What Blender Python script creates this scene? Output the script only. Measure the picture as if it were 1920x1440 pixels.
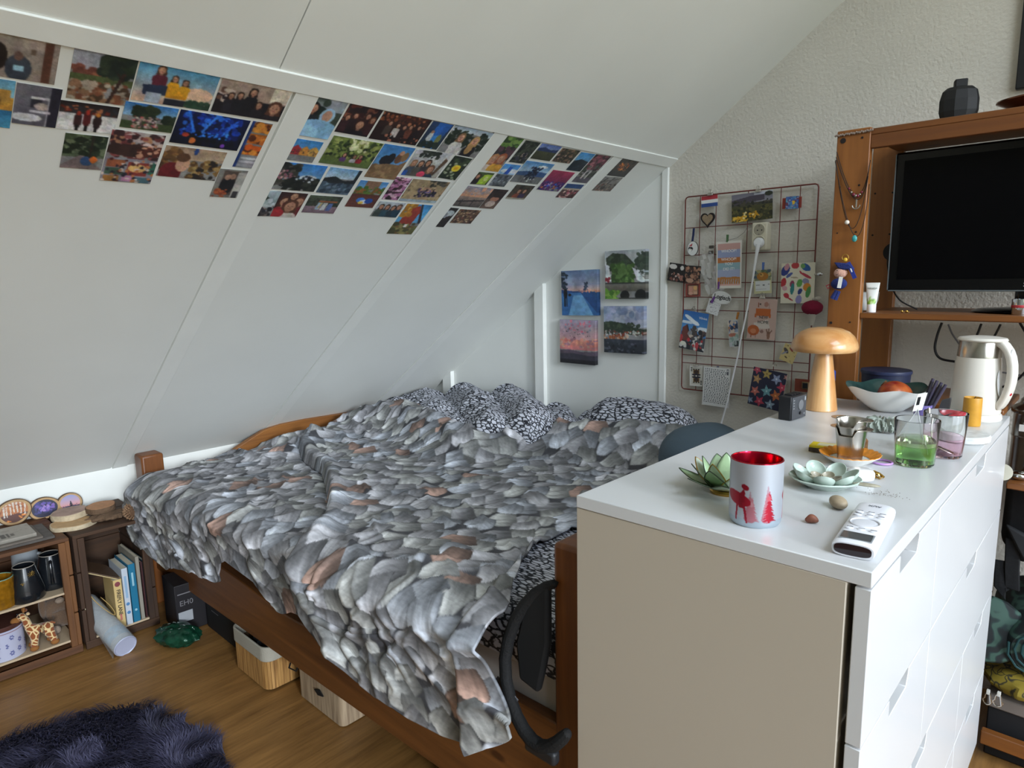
import bpy, bmesh, math, random
import numpy as np
from mathutils import Vector, Matrix

random.seed(7)
for _o in list(bpy.data.objects):
    bpy.data.objects.remove(_o)
SC = bpy.context.scene
COL = SC.collection
PI = math.pi

# ------------------------------------------------------------------ camera
FPX = 1251.64                                   # focal length in pixels of a 1920 px wide frame
YAW, PITCH, ROLL = -0.75331146, -0.16088798, -0.01970742
CAM = Vector((0.21314, -0.88599, 1.36893))
_f = Vector((math.sin(YAW)*math.cos(PITCH), math.cos(YAW)*math.cos(PITCH), math.sin(PITCH)))
_r0 = Vector((math.cos(YAW), -math.sin(YAW), 0)); _u0 = _r0.cross(_f)
CR = math.cos(ROLL)*_r0 + math.sin(ROLL)*_u0
CU = -math.sin(ROLL)*_r0 + math.cos(ROLL)*_u0
cd = bpy.data.cameras.new('camera'); cam = bpy.data.objects.new('camera', cd); COL.objects.link(cam)
cd.sensor_width = 36; cd.sensor_fit = 'HORIZONTAL'; cd.lens = FPX/1920*36; cd.clip_start = .02
cam.matrix_world = Matrix(((CR.x, CU.x, -_f.x, CAM.x), (CR.y, CU.y, -_f.y, CAM.y), (CR.z, CU.z, -_f.z, CAM.z), (0, 0, 0, 1)))
SC.camera = cam

# ------------------------------------------------------------------ light
vs = SC.view_settings
vs.view_transform = 'Standard'; vs.look = 'None'; vs.gamma = 1; vs.use_curve_mapping = False
vs.exposure = -0.12
W_ = bpy.data.worlds.new('overcast sky'); SC.world = W_; W_.use_nodes = True
_nt = W_.node_tree; _bg = _nt.nodes['Background']
_tc = _nt.nodes.new('ShaderNodeTexCoord'); _sx = _nt.nodes.new('ShaderNodeSeparateXYZ'); _nt.links.new(_tc.outputs['Generated'], _sx.inputs[0])
_rp = _nt.nodes.new('ShaderNodeValToRGB')                       # overcast sky: three times as bright overhead as at the horizon, dull green land below it
_mr = _nt.nodes.new('ShaderNodeMapRange'); _mr.inputs['From Min'].default_value = -1; _mr.inputs['From Max'].default_value = 1
_nt.links.new(_sx.outputs['Z'], _mr.inputs['Value']); _nt.links.new(_mr.outputs[0], _rp.inputs['Fac'])
_e = _rp.color_ramp.elements
_e[0].position = 0; _e[0].color = (.08, .09, .06, 1)
_e[1].position = 1; _e[1].color = (.80, .92, 1.08, 1)
for _p, _c in ((.495, (.11, .125, .085, 1)), (.505, (.30, .33, .36, 1)), (.75, (.55, .63, .73, 1))):
    _x = _e.new(_p); _x.color = _c
_nt.links.new(_rp.outputs['Color'], _bg.inputs[0]); _bg.inputs[1].default_value = SKY_STRENGTH = 15.0
WIN = (2.90, -2.25, 1.35, .70, 2.62)                              # dormer window: wall x, y from, y to, sill, head
RIDGE = (1.5, 1.8015+.7063*(1.5+1.2245))
SKYL = (1.56, 2.70, -1.35, .50)                                 # unseen roof window added in the right slope for light from above: x from, x to, y from, y to
def portal(size_x, size_y, loc, ry):
    la = bpy.data.lights.new('window portal', 'AREA'); la.shape = 'RECTANGLE'; la.size = size_x; la.size_y = size_y
    la.cycles.is_portal = True
    lo = bpy.data.objects.new('window portal', la); COL.objects.link(lo); lo.location = loc; lo.rotation_euler = (0, ry, 0)
portal(WIN[4]-WIN[3], WIN[2]-WIN[1], (WIN[0]+.005, (WIN[1]+WIN[2])/2, (WIN[3]+WIN[4])/2), PI/2)
_xc = (SKYL[0]+SKYL[1])/2
portal((SKYL[1]-SKYL[0])*1.2243, SKYL[3]-SKYL[2], (_xc, (SKYL[2]+SKYL[3])/2, RIDGE[1]-.7063*(_xc-RIDGE[0])+.004), math.atan(.7063))

su = bpy.data.lights.new('hazy low sun', 'SUN'); su.energy = 2.2; su.angle = .15; su.color = (.90, .96, 1)   # bright haze low over the roofs, straight in through the dormer
so = bpy.data.objects.new('hazy low sun', su); COL.objects.link(so)
so.rotation_euler = Vector((-math.cos(.23)*math.cos(.27), math.cos(.23)*math.sin(.27), -math.sin(.23))).to_track_quat('-Z', 'Y').to_euler()

# ------------------------------------------------------------------ picking points of real planes
def ray(px, py):
    return (px-960)/FPX*CR - (py-720)/FPX*CU + _f
def onz(px, py, z):
    d = ray(px, py); return CAM + d*((z-CAM.z)/d.z)
def ony(px, py, y):
    d = ray(px, py); return CAM + d*((y-CAM.y)/d.y)
def onx(px, py, x):
    d = ray(px, py); return CAM + d*((x-CAM.x)/d.x)
YW = 1.62                                       # end wall
SM = .7063                                      # roof pitch (rise / run)
SL = math.sqrt(1+SM*SM)
S_UP = Vector((1, 0, SM))/SL; S_N = Vector((SM, 0, -1))/SL; S_O = Vector((-1.2245, 0, 1.8015))
def onslope(px, py, off=0.0):
    d = ray(px, py); o = S_O + S_N*off
    return CAM + d*((o-CAM).dot(S_N)/d.dot(S_N))
def slope_z(x): return S_O.z + SM*(x-S_O.x)

# ------------------------------------------------------------------ colour, materials
def lin1(c): return c/12.92 if c <= .04045 else ((c+.055)/1.055)**2.4
def hexc(h):
    h = h.lstrip('#')
    if len(h) == 3: h = ''.join(c*2 for c in h)
    return tuple(int(h[i:i+2], 16)/255 for i in (0, 2, 4))
def L(h): return tuple(lin1(c) for c in hexc(h))
MATS = {}
def _new(name):
    m = bpy.data.materials.new(name); m.use_nodes = True
    nt = m.node_tree; return m, nt, nt.nodes['Principled BSDF']
def mat(name, h, rough=.5, metal=0, var=.06, vs_=9, bump=0, bs=60, coat=0, trans=0, ior=1.45, sheen=0, spec=.5, alpha=1, emit=0):
    if name in MATS: return MATS[name]
    m, nt, b = _new(name); N = nt.nodes; K = nt.links
    c = L(h)
    b.inputs['Roughness'].default_value = rough; b.inputs['Metallic'].default_value = metal
    b.inputs['Coat Weight'].default_value = coat; b.inputs['Transmission Weight'].default_value = trans
    b.inputs['IOR'].default_value = ior; b.inputs['Sheen Weight'].default_value = sheen
    b.inputs['Specular IOR Level'].default_value = spec; b.inputs['Alpha'].default_value = alpha
    tc = N.new('ShaderNodeTexCoord')
    nz = N.new('ShaderNodeTexNoise'); nz.inputs['Scale'].default_value = vs_; nz.inputs['Detail'].default_value = 4
    K.new(tc.outputs['Object'], nz.inputs['Vector'])
    rp = N.new('ShaderNodeValToRGB'); rp.color_ramp.elements[0].position = .3; rp.color_ramp.elements[1].position = .7
    rp.color_ramp.elements[0].color = (*[x*(1-var) for x in c], 1); rp.color_ramp.elements[1].color = (*[min(1, x*(1+var)) for x in c], 1)
    K.new(nz.outputs['Fac'], rp.inputs['Fac']); K.new(rp.outputs['Color'], b.inputs['Base Color'])
    if emit:
        b.inputs['Emission Color'].default_value = (*c, 1); b.inputs['Emission Strength'].default_value = emit
    if bump:
        n2 = N.new('ShaderNodeTexNoise'); n2.inputs['Scale'].default_value = bs; n2.inputs['Detail'].default_value = 5
        K.new(tc.outputs['Object'], n2.inputs['Vector'])
        bp = N.new('ShaderNodeBump'); bp.inputs['Strength'].default_value = bump; bp.inputs['Distance'].default_value = .004
        K.new(n2.outputs['Fac'], bp.inputs['Height']); K.new(bp.outputs['Normal'], b.inputs['Normal'])
    MATS[name] = m; return m
def wood(name, d, l, axis=0, sc=1.0, rough=.5, coat=0, knots=0.0, contrast=(.3, .72)):
    if name in MATS: return MATS[name]
    m, nt, b = _new(name); N = nt.nodes; K = nt.links
    b.inputs['Roughness'].default_value = rough; b.inputs['Coat Weight'].default_value = coat
    tc = N.new('ShaderNodeTexCoord'); mp = N.new('ShaderNodeMapping')
    s = [26*sc]*3; s[axis] = 1.6*sc; mp.inputs['Scale'].default_value = s
    K.new(tc.outputs['Object'], mp.inputs['Vector'])
    nz = N.new('ShaderNodeTexNoise'); nz.inputs['Scale'].default_value = 1; nz.inputs['Detail'].default_value = 7
    nz.inputs['Roughness'].default_value = .62; nz.inputs['Distortion'].default_value = .7
    K.new(mp.outputs[0], nz.inputs['Vector'])
    rp = N.new('ShaderNodeValToRGB'); e = rp.color_ramp.elements
    e[0].position, e[1].position = contrast; e[0].color = (*L(d), 1); e[1].color = (*L(l), 1)
    K.new(nz.outputs['Fac'], rp.inputs['Fac'])
    out = rp.outputs['Color']
    if knots:
        mp2 = N.new('ShaderNodeMapping'); s2 = [9*sc]*3; s2[axis] = 4*sc; mp2.inputs['Scale'].default_value = s2
        K.new(tc.outputs['Object'], mp2.inputs['Vector'])
        vo = N.new('ShaderNodeTexVoronoi'); vo.inputs['Scale'].default_value = 1
        K.new(mp2.outputs[0], vo.inputs['Vector'])
        r2 = N.new('ShaderNodeValToRGB'); r2.color_ramp.elements[0].position = .05; r2.color_ramp.elements[1].position = .05+.13*knots
        r2.color_ramp.elements[0].color = (.22, .13, .09, 1); r2.color_ramp.elements[1].color = (1, 1, 1, 1)
        K.new(vo.outputs['Distance'], r2.inputs['Fac'])
        mx = N.new('ShaderNodeMix'); mx.data_type = 'RGBA'; mx.blend_type = 'MULTIPLY'; mx.inputs['Factor'].default_value = .85
        K.new(out, mx.inputs['A']); K.new(r2.outputs['Color'], mx.inputs['B']); out = mx.outputs['Result']
    K.new(out, b.inputs['Base Color'])
    bp = N.new('ShaderNodeBump'); bp.inputs['Strength'].default_value = .15; bp.inputs['Distance'].default_value = .002
    K.new(nz.outputs['Fac'], bp.inputs['Height']); K.new(bp.outputs['Normal'], b.inputs['Normal'])
    MATS[name] = m; return m
def glass(name, h, rough=0.0, ior=1.45):
    if name in MATS: return MATS[name]
    m = mat(name, h, rough, trans=1, ior=ior, var=.01); return m
def printmat(name, rough=.45, streak=0.0, bump=0.0, coat=0.0, metal=0.0):
    if name in MATS: return MATS[name]
    m, nt, b = _new(name); N = nt.nodes; K = nt.links
    b.inputs['Roughness'].default_value = rough; b.inputs['Coat Weight'].default_value = coat; b.inputs['Metallic'].default_value = metal
    at = N.new('ShaderNodeAttribute'); at.attribute_name = 'Col'
    out = at.outputs['Color']
    tc = N.new('ShaderNodeTexCoord')
    if streak:
        nz = N.new('ShaderNodeTexNoise'); nz.inputs['Scale'].default_value = 120; nz.inputs['Detail'].default_value = 5
        mp = N.new('ShaderNodeMapping'); mp.inputs['Scale'].default_value = (.35, 1, 1); mp.inputs['Rotation'].default_value = (0, 0, .5)
        K.new(tc.outputs['Object'], mp.inputs['Vector']); K.new(mp.outputs[0], nz.inputs['Vector'])
        rp = N.new('ShaderNodeValToRGB'); rp.color_ramp.elements[0].position = .3; rp.color_ramp.elements[1].position = .7
        rp.color_ramp.elements[0].color = (*[1-streak]*3, 1); rp.color_ramp.elements[1].color = (*[1+streak]*3, 1)
        K.new(nz.outputs['Fac'], rp.inputs['Fac'])
        mx = N.new('ShaderNodeMix'); mx.data_type = 'RGBA'; mx.blend_type = 'MULTIPLY'; mx.inputs['Factor'].default_value = 1
        K.new(out, mx.inputs['A']); K.new(rp.outputs['Color'], mx.inputs['B']); out = mx.outputs['Result']
    K.new(out, b.inputs['Base Color'])
    if bump:
        n2 = N.new('ShaderNodeTexNoise'); n2.inputs['Scale'].default_value = 700; K.new(tc.outputs['Object'], n2.inputs['Vector'])
        bp = N.new('ShaderNodeBump'); bp.inputs['Strength'].default_value = bump; bp.inputs['Distance'].default_value = .001
        K.new(n2.outputs['Fac'], bp.inputs['Height']); K.new(bp.outputs['Normal'], b.inputs['Normal'])
    MATS[name] = m; return m

# ------------------------------------------------------------------ mesh building
class G:
    """collects vertices and faces of ONE mesh"""
    def __init__(s): s.v = []; s.f = []; s.m = []
    def add(s, vv, ff, mi=0, M=None):
        k = len(s.v)
        s.v += [tuple(M @ Vector(p)) if M is not None else tuple(p) for p in vv]
        s.f += [tuple(k+i for i in f) for f in ff]; s.m += [mi]*len(ff); return s
    def box(s, a, b, mi=0, M=None):
        x0, y0, z0 = a; x1, y1, z1 = b
        vv = [(x0, y0, z0), (x1, y0, z0), (x1, y1, z0), (x0, y1, z0), (x0, y0, z1), (x1, y0, z1), (x1, y1, z1), (x0, y1, z1)]
        return s.add(vv, [(3, 2, 1, 0), (4, 5, 6, 7), (0, 1, 5, 4), (1, 2, 6, 5), (2, 3, 7, 6), (3, 0, 4, 7)], mi, M)
    def obox(s, c, ax, ay, az, mi=0):
        c, ax, ay, az = map(Vector, (c, ax, ay, az))
        vv = [c+sx*ax+sy*ay+sz*az for sz in (-1, 1) for sx, sy in ((-1, -1), (1, -1), (1, 1), (-1, 1))]
        return s.add(vv, [(3, 2, 1, 0), (4, 5, 6, 7), (0, 1, 5, 4), (1, 2, 6, 5), (2, 3, 7, 6), (3, 0, 4, 7)], mi)
    def lathe(s, prof, n=32, mi=0, M=None, sx=1, sy=1, fn=None, cap=True):
        vv = []; ff = []
        for i, (r, z) in enumerate(prof):
            for j in range(n):
                a = 2*PI*j/n; rr = r*(fn(a, i/(len(prof)-1)) if fn else 1)
                vv.append((rr*math.cos(a)*sx, rr*math.sin(a)*sy, z))
        for i in range(len(prof)-1):
            for j in range(n):
                k = (j+1) % n; ff.append((i*n+j, i*n+k, (i+1)*n+k, (i+1)*n+j))
        if cap:
            if prof[0][0] > 1e-6: ff.append(tuple(range(n-1, -1, -1)))
            if prof[-1][0] > 1e-6: ff.append(tuple(range((len(prof)-1)*n, len(prof)*n)))
        return s.add(vv, ff, mi, M)
    def tube(s, pts, r, n=8, mi=0, M=None, close=False):
        pts = [Vector(p) for p in pts]; N = len(pts); vv = []; ff = []
        rr = r if isinstance(r, (list, tuple)) else [r]*N
        up = None
        for i, p in enumerate(pts):
            if close: t = pts[(i+1) % N]-pts[i-1]
            else: t = pts[min(i+1, N-1)]-pts[max(i-1, 0)]
            t = t.normalized() if t.length > 1e-9 else Vector((0, 0, 1))
            if up is None: up = Vector((0, 0, 1)) if abs(t.z) < .9 else Vector((1, 0, 0))
            a = t.cross(up)
            a = a.normalized() if a.length > 1e-6 else t.orthogonal().normalized()
            up = a.cross(t).normalized()
            for j in range(n):
                q = 2*PI*j/n; vv.append(p+rr[i]*(math.cos(q)*a+math.sin(q)*up))
        for i in range(N if close else N-1):
            for j in range(n):
                k = (j+1) % n; i2 = (i+1) % N; ff.append((i*n+j, i*n+k, i2*n+k, i2*n+j))
        if not close: ff += [tuple(range(n-1, -1, -1)), tuple(range((N-1)*n, N*n))]
        return s.add(vv, ff, mi, M)
    def strip(s, pts, w, t, wdir, mi=0):
        """flat ribbon of width w along wdir and thickness t"""
        pts = [Vector(p) for p in pts]; N = len(pts); vv = []; ff = []
        for i, p in enumerate(pts):
            tt = (pts[min(i+1, N-1)]-pts[max(i-1, 0)]).normalized(); wd = Vector(wdir); wd = (wd-tt*wd.dot(tt)).normalized(); n = tt.cross(wd)
            for a, b in ((-1, -1), (1, -1), (1, 1), (-1, 1)): vv.append(p+wd*(a*w/2)+n*(b*t/2))
        for i in range(N-1):
            for j in range(4): k = (j+1) % 4; ff.append((i*4+j, i*4+k, i*4+4+k, i*4+4+j))
        ff += [(3, 2, 1, 0), ((N-1)*4, (N-1)*4+1, (N-1)*4+2, (N-1)*4+3)]
        return s.add(vv, ff, mi)
    def ball(s, c, r, n=20, k=12, mi=0, M=None, fn=None):
        r = (r, r, r) if not isinstance(r, (tuple, list)) else r; vv = [(0, 0, -1)]; ff = []
        for i in range(1, k):
            p = -PI/2+PI*i/k
            for j in range(n): a = 2*PI*j/n; vv.append((math.cos(p)*math.cos(a), math.cos(p)*math.sin(a), math.sin(p)))
        vv.append((0, 0, 1)); T = len(vv)-1
        for j in range(n):
            ff.append((0, 1+(j+1) % n, 1+j)); ff.append((T, T-n+j, T-n+(j+1) % n))
            for i in range(k-2): ff.append((1+i*n+j, 1+i*n+(j+1) % n, 1+(i+1)*n+(j+1) % n, 1+(i+1)*n+j))
        o = []
        for p in vv:
            q = fn(*p) if fn else 1
            o.append((c[0]+p[0]*r[0]*q, c[1]+p[1]*r[1]*q, c[2]+p[2]*r[2]*q))
        return s.add(o, ff, mi, M)
    def prism(s, poly, ex, mi=0, M=None):
        """closed polygon (list of 3-D points) pushed along ex"""
        ex = Vector(ex); n = len(poly); vv = [Vector(p) for p in poly]; vv += [p+ex for p in vv]
        ff = [tuple(range(n-1, -1, -1)), tuple(range(n, 2*n))]+[(i, (i+1) % n, n+(i+1) % n, n+i) for i in range(n)]
        return s.add(vv, ff, mi, M)
    def mesh(s, name, mats, smooth=True, ang=35):
        me = bpy.data.meshes.new(name); me.from_pydata([tuple(p) for p in s.v], [], s.f)
        for m in mats: me.materials.append(m)
        if len(mats) > 1: me.polygons.foreach_set('material_index', s.m)
        bm = bmesh.new(); bm.from_mesh(me); bmesh.ops.recalc_face_normals(bm, faces=bm.faces); bm.to_mesh(me); bm.free()
        if smooth:
            me.polygons.foreach_set('use_smooth', [True]*len(me.polygons)); me.set_sharp_from_angle(angle=math.radians(ang))
        me.update(); return me
WM = {}
def tag(o, label=None, cat=None, group=None, kind=None):
    if label: o['label'] = label
    if cat: o['category'] = cat
    if group: o['group'] = group
    if kind: o['kind'] = kind
    return o
def link(name, me, parent=None, loc=(0, 0, 0), M=None, **t):
    o = bpy.data.objects.new(name, me); COL.objects.link(o)
    m = M if M is not None else Matrix.Translation(loc)
    o.matrix_local = m if parent is None else m
    if parent is not None:
        o.parent = parent; o.matrix_parent_inverse = Matrix.Identity(4); o.matrix_local = m
    WM[o.name] = (WM[parent.name] if parent is not None else Matrix.Identity(4)) @ m
    return tag(o, **t)
def O(name, g, m, parent=None, loc=(0, 0, 0), world=False, bevel=0, seg=2, smooth=True, ang=35, sub=0, **t):
    """link the shape g as one mesh object; world=True: g is given in world coordinates"""
    mats = m if isinstance(m, (list, tuple)) else [m]
    if world:
        iv = WM[parent.name].inverted() if parent is not None else Matrix.Translation(-Vector(loc))
        g.v = [tuple(iv @ Vector(p)) for p in g.v]
        if parent is not None: loc = (0, 0, 0)
    o = link(name, g.mesh(name, mats, smooth, ang), parent, loc, **t)
    if bevel:
        b = o.modifiers.new('bevel', 'BEVEL'); b.width = bevel; b.segments = seg; b.limit_method = 'ANGLE'; b.angle_limit = math.radians(40)
    if sub:
        b = o.modifiers.new('sub', 'SUBSURF'); b.levels = sub; b.render_levels = sub
    return o
def thing(name, label, cat, loc=(0, 0, 0), rz=0, group=None, M=None):
    m = M if M is not None else Matrix.Translation(loc) @ Matrix.Rotation(rz, 4, 'Z')
    return link(name, None, None, M=m, label=label, cat=cat, group=group)
def struct(name, g, m, **k): return O(name, g, m, kind='structure', **k)
def copy_tree(o, loc, rz=0, label=None, group=None):
    def cp(a, par, d):
        c = a.copy(); COL.objects.link(c)
        if par is not None: c.parent = par
        WM[c.name] = WM.get(a.name, Matrix.Identity(4))
        if d < 2:
            for ch in [x for x in bpy.data.objects if x.parent == a and x != c]: cp(ch, c, d+1)
        return c
    r = cp(o, None, 0); r.matrix_local = Matrix.Translation(loc) @ Matrix.Rotation(rz, 4, 'Z'); WM[r.name] = r.matrix_local.copy()
    return tag(r, label=label, group=group)
def frame(c, right, up):
    r = Vector(right).normalized(); u = Vector(up); u = (u-r*u.dot(r)).normalized(); n = r.cross(u)
    return Matrix(((r.x, u.x, n.x, c[0]), (r.y, u.y, n.y, c[1]), (r.z, u.z, n.z, c[2]), (0, 0, 0, 1)))
def text(name, s, size, m, parent, F, ex=.0004, align='CENTER', world=True, sx=1.0, shear=0, bold=0):
    """lettering as flat raised mesh; F = frame (x right, y up, z out) in world coordinates"""
    cu = bpy.data.curves.new(name, 'FONT'); cu.body = s; cu.size = size; cu.align_x = align; cu.align_y = 'CENTER'
    cu.extrude = ex; cu.resolution_u = 3; cu.shear = shear; cu.offset = bold
    ob = bpy.data.objects.new(name, cu); me = bpy.data.meshes.new_from_object(ob); bpy.data.objects.remove(ob)
    me.name = name; me.materials.clear(); me.materials.append(m)
    me.transform(Matrix.Diagonal((sx, 1, 1, 1)))
    Mx = F
    if parent is not None and world: Mx = WM[parent.name].inverted() @ F
    return link(name, me, parent, M=Mx)

# ------------------------------------------------------------------ flat prints (photographs, cards): a colour grid painted by code
def H(h): return np.array(hexc(h))
class Art:
    def __init__(s, w, h, bg='888', seed=0):
        s.w, s.h = w, h; s.a = np.ones((h, w, 3))*H(bg); s.rs = np.random.RandomState(seed+1)
        s.Y, s.X = np.mgrid[0:h, 0:w]; s.X = (s.X+.5)/w; s.Y = (s.Y+.5)/h; s.asp = w/h
    def put(s, mk, c): s.a[mk] = c if isinstance(c, np.ndarray) else H(c)
    def g(s, y0, y1, c0, c1):
        t = np.clip((s.Y-y0)/(y1-y0), 0, 1)[..., None]; c = H(c0)*(1-t)+H(c1)*t; k = (s.Y >= y0) & (s.Y <= y1); s.a[k] = c[k]
    def r(s, x0, y0, x1, y1, c): s.put((s.X >= x0) & (s.X <= x1) & (s.Y >= y0) & (s.Y <= y1), c)
    def e(s, cx, cy, rx, ry, c, rot=0):
        dx = (s.X-cx)*s.asp; dy = s.Y-cy; ca, sa = math.cos(rot), math.sin(rot)
        s.put(((dx*ca+dy*sa)/rx)**2+((-dx*sa+dy*ca)/ry)**2 <= 1, c)
    def t(s, c, *p):
        q = [(p[i], p[i+1]) for i in range(0, len(p), 2)]; ins = np.zeros(s.X.shape, bool); n = len(q)
        for i in range(n):
            (x0, y0), (x1, y1) = q[i], q[(i+1) % n]
            if y0 == y1: continue
            ins ^= ((s.Y < y0) != (s.Y < y1)) & (s.X < (x1-x0)*(s.Y-y0)/(y1-y0)+x0)
        s.put(ins, c)
    def s_(s, x0, y0, x1, y1, n, rad, *cs):
        for i in range(int(n)):
            q = rad*s.rs.uniform(.5, 1.4)
            s.e(s.rs.uniform(x0, x1), s.rs.uniform(y0, y1), q, q*s.rs.uniform(.6, 1.2), cs[s.rs.randint(len(cs))])
    def P(s, x, y, k, shirt, hair, skin='b5856c'):
        s.e(x, y+2.6*k, 1.7*k, 1.5*k, shirt); s.r(x-1.5*k/s.asp, y+2.3*k, x+1.5*k/s.asp, min(1, y+6*k), shirt)
        s.e(x, y-.2*k, 1.05*k, 1.15*k, hair); s.t(hair, x-1.0*k/s.asp, y, x+1.0*k/s.asp, y, x+1.15*k/s.asp, y+1.3*k, x-1.15*k/s.asp, y+1.3*k); s.r(x-.35*k/s.asp, y+.8*k, x+.35*k/s.asp, y+1.4*k, '8a6250')
        s.e(x, y+.1*k, .75*k, .95*k, skin); s.e(x-.25*k/s.asp, y-.25*k, .42*k, .42*k, 'c4957a'); s.e(x-.28*k/s.asp, y, .13*k, .07*k, '54382e'); s.e(x+.28*k/s.asp, y, .13*k, .07*k, '54382e'); s.e(x+.05*k, y+.22*k, .08*k, .12*k, '9a6c58'); s.e(x, y+.5*k, .24*k, .08*k, '8a4a44')
    def n(s, amp):
        s.a *= 1+amp*(s.rs.rand(s.h, s.w, 1)-.5)*2
    def run(s, spec):
        for tok in spec.split(';'):
            tok = tok.strip()
            if not tok: continue
            k = tok[0]; a = [x.strip() for x in tok[1:].split(',')]
            def num(v):
                try: return float(v)
                except ValueError: return v
            sig = {'g': 2, 'r': 4, 'e': 4, 's': 6, 'P': 3, 'n': 1}
            if k == 't': s.t(a[0], *[float(v) for v in a[1:]])
            elif k == 'e': s.e(*[float(v) for v in a[:4]], a[4], float(a[5]) if len(a) > 5 else 0)
            else:
                nn = sig[k]; getattr(s, 's_' if k == 's' else k)(*[float(v) for v in a[:nn]], *a[nn:])
        return s
    def photo(s):
        """soften, mottle and grade like a small snapshot"""
        a = s.a
        for _ in range(1):
            p = np.pad(a, ((1, 1), (1, 1), (0, 0)), 'edge'); a = .40*a+.15*(p[:-2, 1:-1]+p[2:, 1:-1]+p[1:-1, :-2]+p[1:-1, 2:])
        sd = s.rs.randint(9999); Xs = s.X*s.asp
        k = .80+.36*vnoise(Xs*5+7, s.Y*5+3, sd)*.6+.4*vnoise(Xs*16, s.Y*16, sd+1)*.4
        c = 1+.05*(np.stack([vnoise(Xs*9+i*31, s.Y*9, sd+5+i) for i in range(3)], -1)-.5)
        s.a = a*k[..., None]*c*(1+.10*(s.rs.rand(s.h, s.w, 1)-.5)); return s
    def lin(s):
        c = np.clip(s.a, 0, 1); return np.where(c <= .04045, c/12.92, ((c+.055)/1.055)**2.4)
def print_mesh(name, art, w, h, th, m, edge=None, bend=None):
    """front face = colour grid w x h in the local xy plane at z=th, thin sides and back"""
    c = art.lin(); nh, nw = c.shape[:2]
    xs = (np.arange(nw)/(nw-1)-.5)*w; ys = (.5-np.arange(nh)/(nh-1))*h
    X, Y = np.meshgrid(xs, ys); Z = np.full(X.shape, th)
    if bend is not None: Z = Z+bend(X/w, Y/h)
    v = np.stack([X, Y, Z], -1).reshape(-1, 3)
    bord = [(0, j) for j in range(nw)]+[(i, nw-1) for i in range(1, nh)]+[(nh-1, j) for j in range(nw-2, -1, -1)]+[(i, 0) for i in range(nh-2, 0, -1)]
    bi = [i*nw+j for i, j in bord]; k = len(v); nb = len(bi)
    vb = v[bi].copy(); vb[:, 2] -= th
    I, J = np.mgrid[0:nh-1, 0:nw-1]; q = (I*nw+J).ravel()
    ff = np.stack([q, q+nw, q+nw+1, q+1], 1).tolist()
    side = [(bi[i], bi[(i+1) % nb], k+(i+1) % nb, k+i) for i in range(nb)]
    ff += side; ff.append(tuple(range(k, k+nb)))
    me = bpy.data.meshes.new(name); me.from_pydata(np.vstack([v, vb]).tolist(), [], ff)
    at = me.color_attributes.new('Col', 'FLOAT_COLOR', 'POINT')
    cc = np.ones((k+nb, 4)); cc[:k, :3] = c.reshape(-1, 3); cc[k:, :3] = c.reshape(-1, 3)[bi] if edge is None else L(edge)
    at.data.foreach_set('color', cc.ravel()); me.materials.append(m); me.update(); return me
def rect_fit(P, r0, u0):
    """best rectangle through four points TL TR BR BL of a plane with axes r0, u0"""
    a = np.array([[p.dot(r0), p.dot(u0)] for p in P]); c3 = (P[0]+P[1]+P[2]+P[3])/4
    r = ((a[1]-a[0])+(a[2]-a[3]))/2; u = ((a[0]-a[3])+(a[1]-a[2]))/2
    w = float(np.hypot(*r)); an = math.atan2(r[1], r[0]); h = float(abs(-math.sin(an)*u[0]+math.cos(an)*u[1]))
    rr = r0*math.cos(an)+u0*math.sin(an); uu = -r0*math.sin(an)+u0*math.cos(an)
    return c3, rr, uu, w, h
def vnoise(x, y, seed=0):
    """smooth value noise in 0..1"""
    rs = np.random.RandomState(seed); T = rs.rand(256, 256)
    xi = np.floor(x).astype(int); yi = np.floor(y).astype(int); fx = x-xi; fy = y-yi
    fx = fx*fx*fx*(fx*(fx*6-15)+10); fy = fy*fy*fy*(fy*(fy*6-15)+10)
    g = lambda a, b: T[a % 256, b % 256]
    return (g(xi, yi)*(1-fx)+g(xi+1, yi)*fx)*(1-fy)+(g(xi, yi+1)*(1-fx)+g(xi+1, yi+1)*fx)*fy
def sstep(t): t = np.clip(t, 0, 1); return t*t*(3-2*t)
def grid_obj(name, P, m, parent=None, col=None, keep=None, thick=0, **t):
    """surface from an array of points (rows, cols, 3)"""
    nr, nc = P.shape[:2]; me = bpy.data.meshes.new(name)
    I, J = np.mgrid[0:nr-1, 0:nc-1]; q = (I*nc+J).ravel(); F = np.stack([q, q+1, q+nc+1, q+nc], 1)
    if keep is not None: F = F[keep.ravel()]
    nf = len(F); me.vertices.add(nr*nc); me.vertices.foreach_set('co', P.reshape(-1).astype(np.float32))
    me.loops.add(nf*4); me.loops.foreach_set('vertex_index', F.ravel().astype(np.int32))
    me.polygons.add(nf); me.polygons.foreach_set('loop_start', np.arange(0, nf*4, 4, dtype=np.int32))
    me.update(calc_edges=True)
    me.polygons.foreach_set('use_smooth', np.ones(nf, bool))
    if col is not None:
        at = me.color_attributes.new('Col', 'FLOAT_COLOR', 'POINT'); cc = np.ones((nr*nc, 4), np.float32); cc[:, :3] = col.reshape(-1, 3)
        at.data.foreach_set('color', cc.ravel())
    me.materials.append(m); me.validate(); me.update()
    o = link(name, me, parent, **t)
    if thick:
        b = o.modifiers.new('cloth', 'SOLIDIFY'); b.thickness = thick; b.offset = -1
    return o

# ================================================================== THE ROOM
PAINT = mat('white wall paint', 'e6e7e2', .55, bump=.25, bs=22, var=.025, vs_=3)
PANEL = mat('painted roof board', 'e8eae6', .42, bump=.12, bs=16, var=.02, vs_=3)
PLAST = mat('rough plaster', 'cdc8bd', .8, bump=.7, bs=95, var=.04, vs_=5)
TRIMW = mat('white gloss trim', 'eceeea', .35, bump=.12, bs=30, var=.02)
Y0R, XL, XR = -2.7, -2.95, WIN[0]
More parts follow.
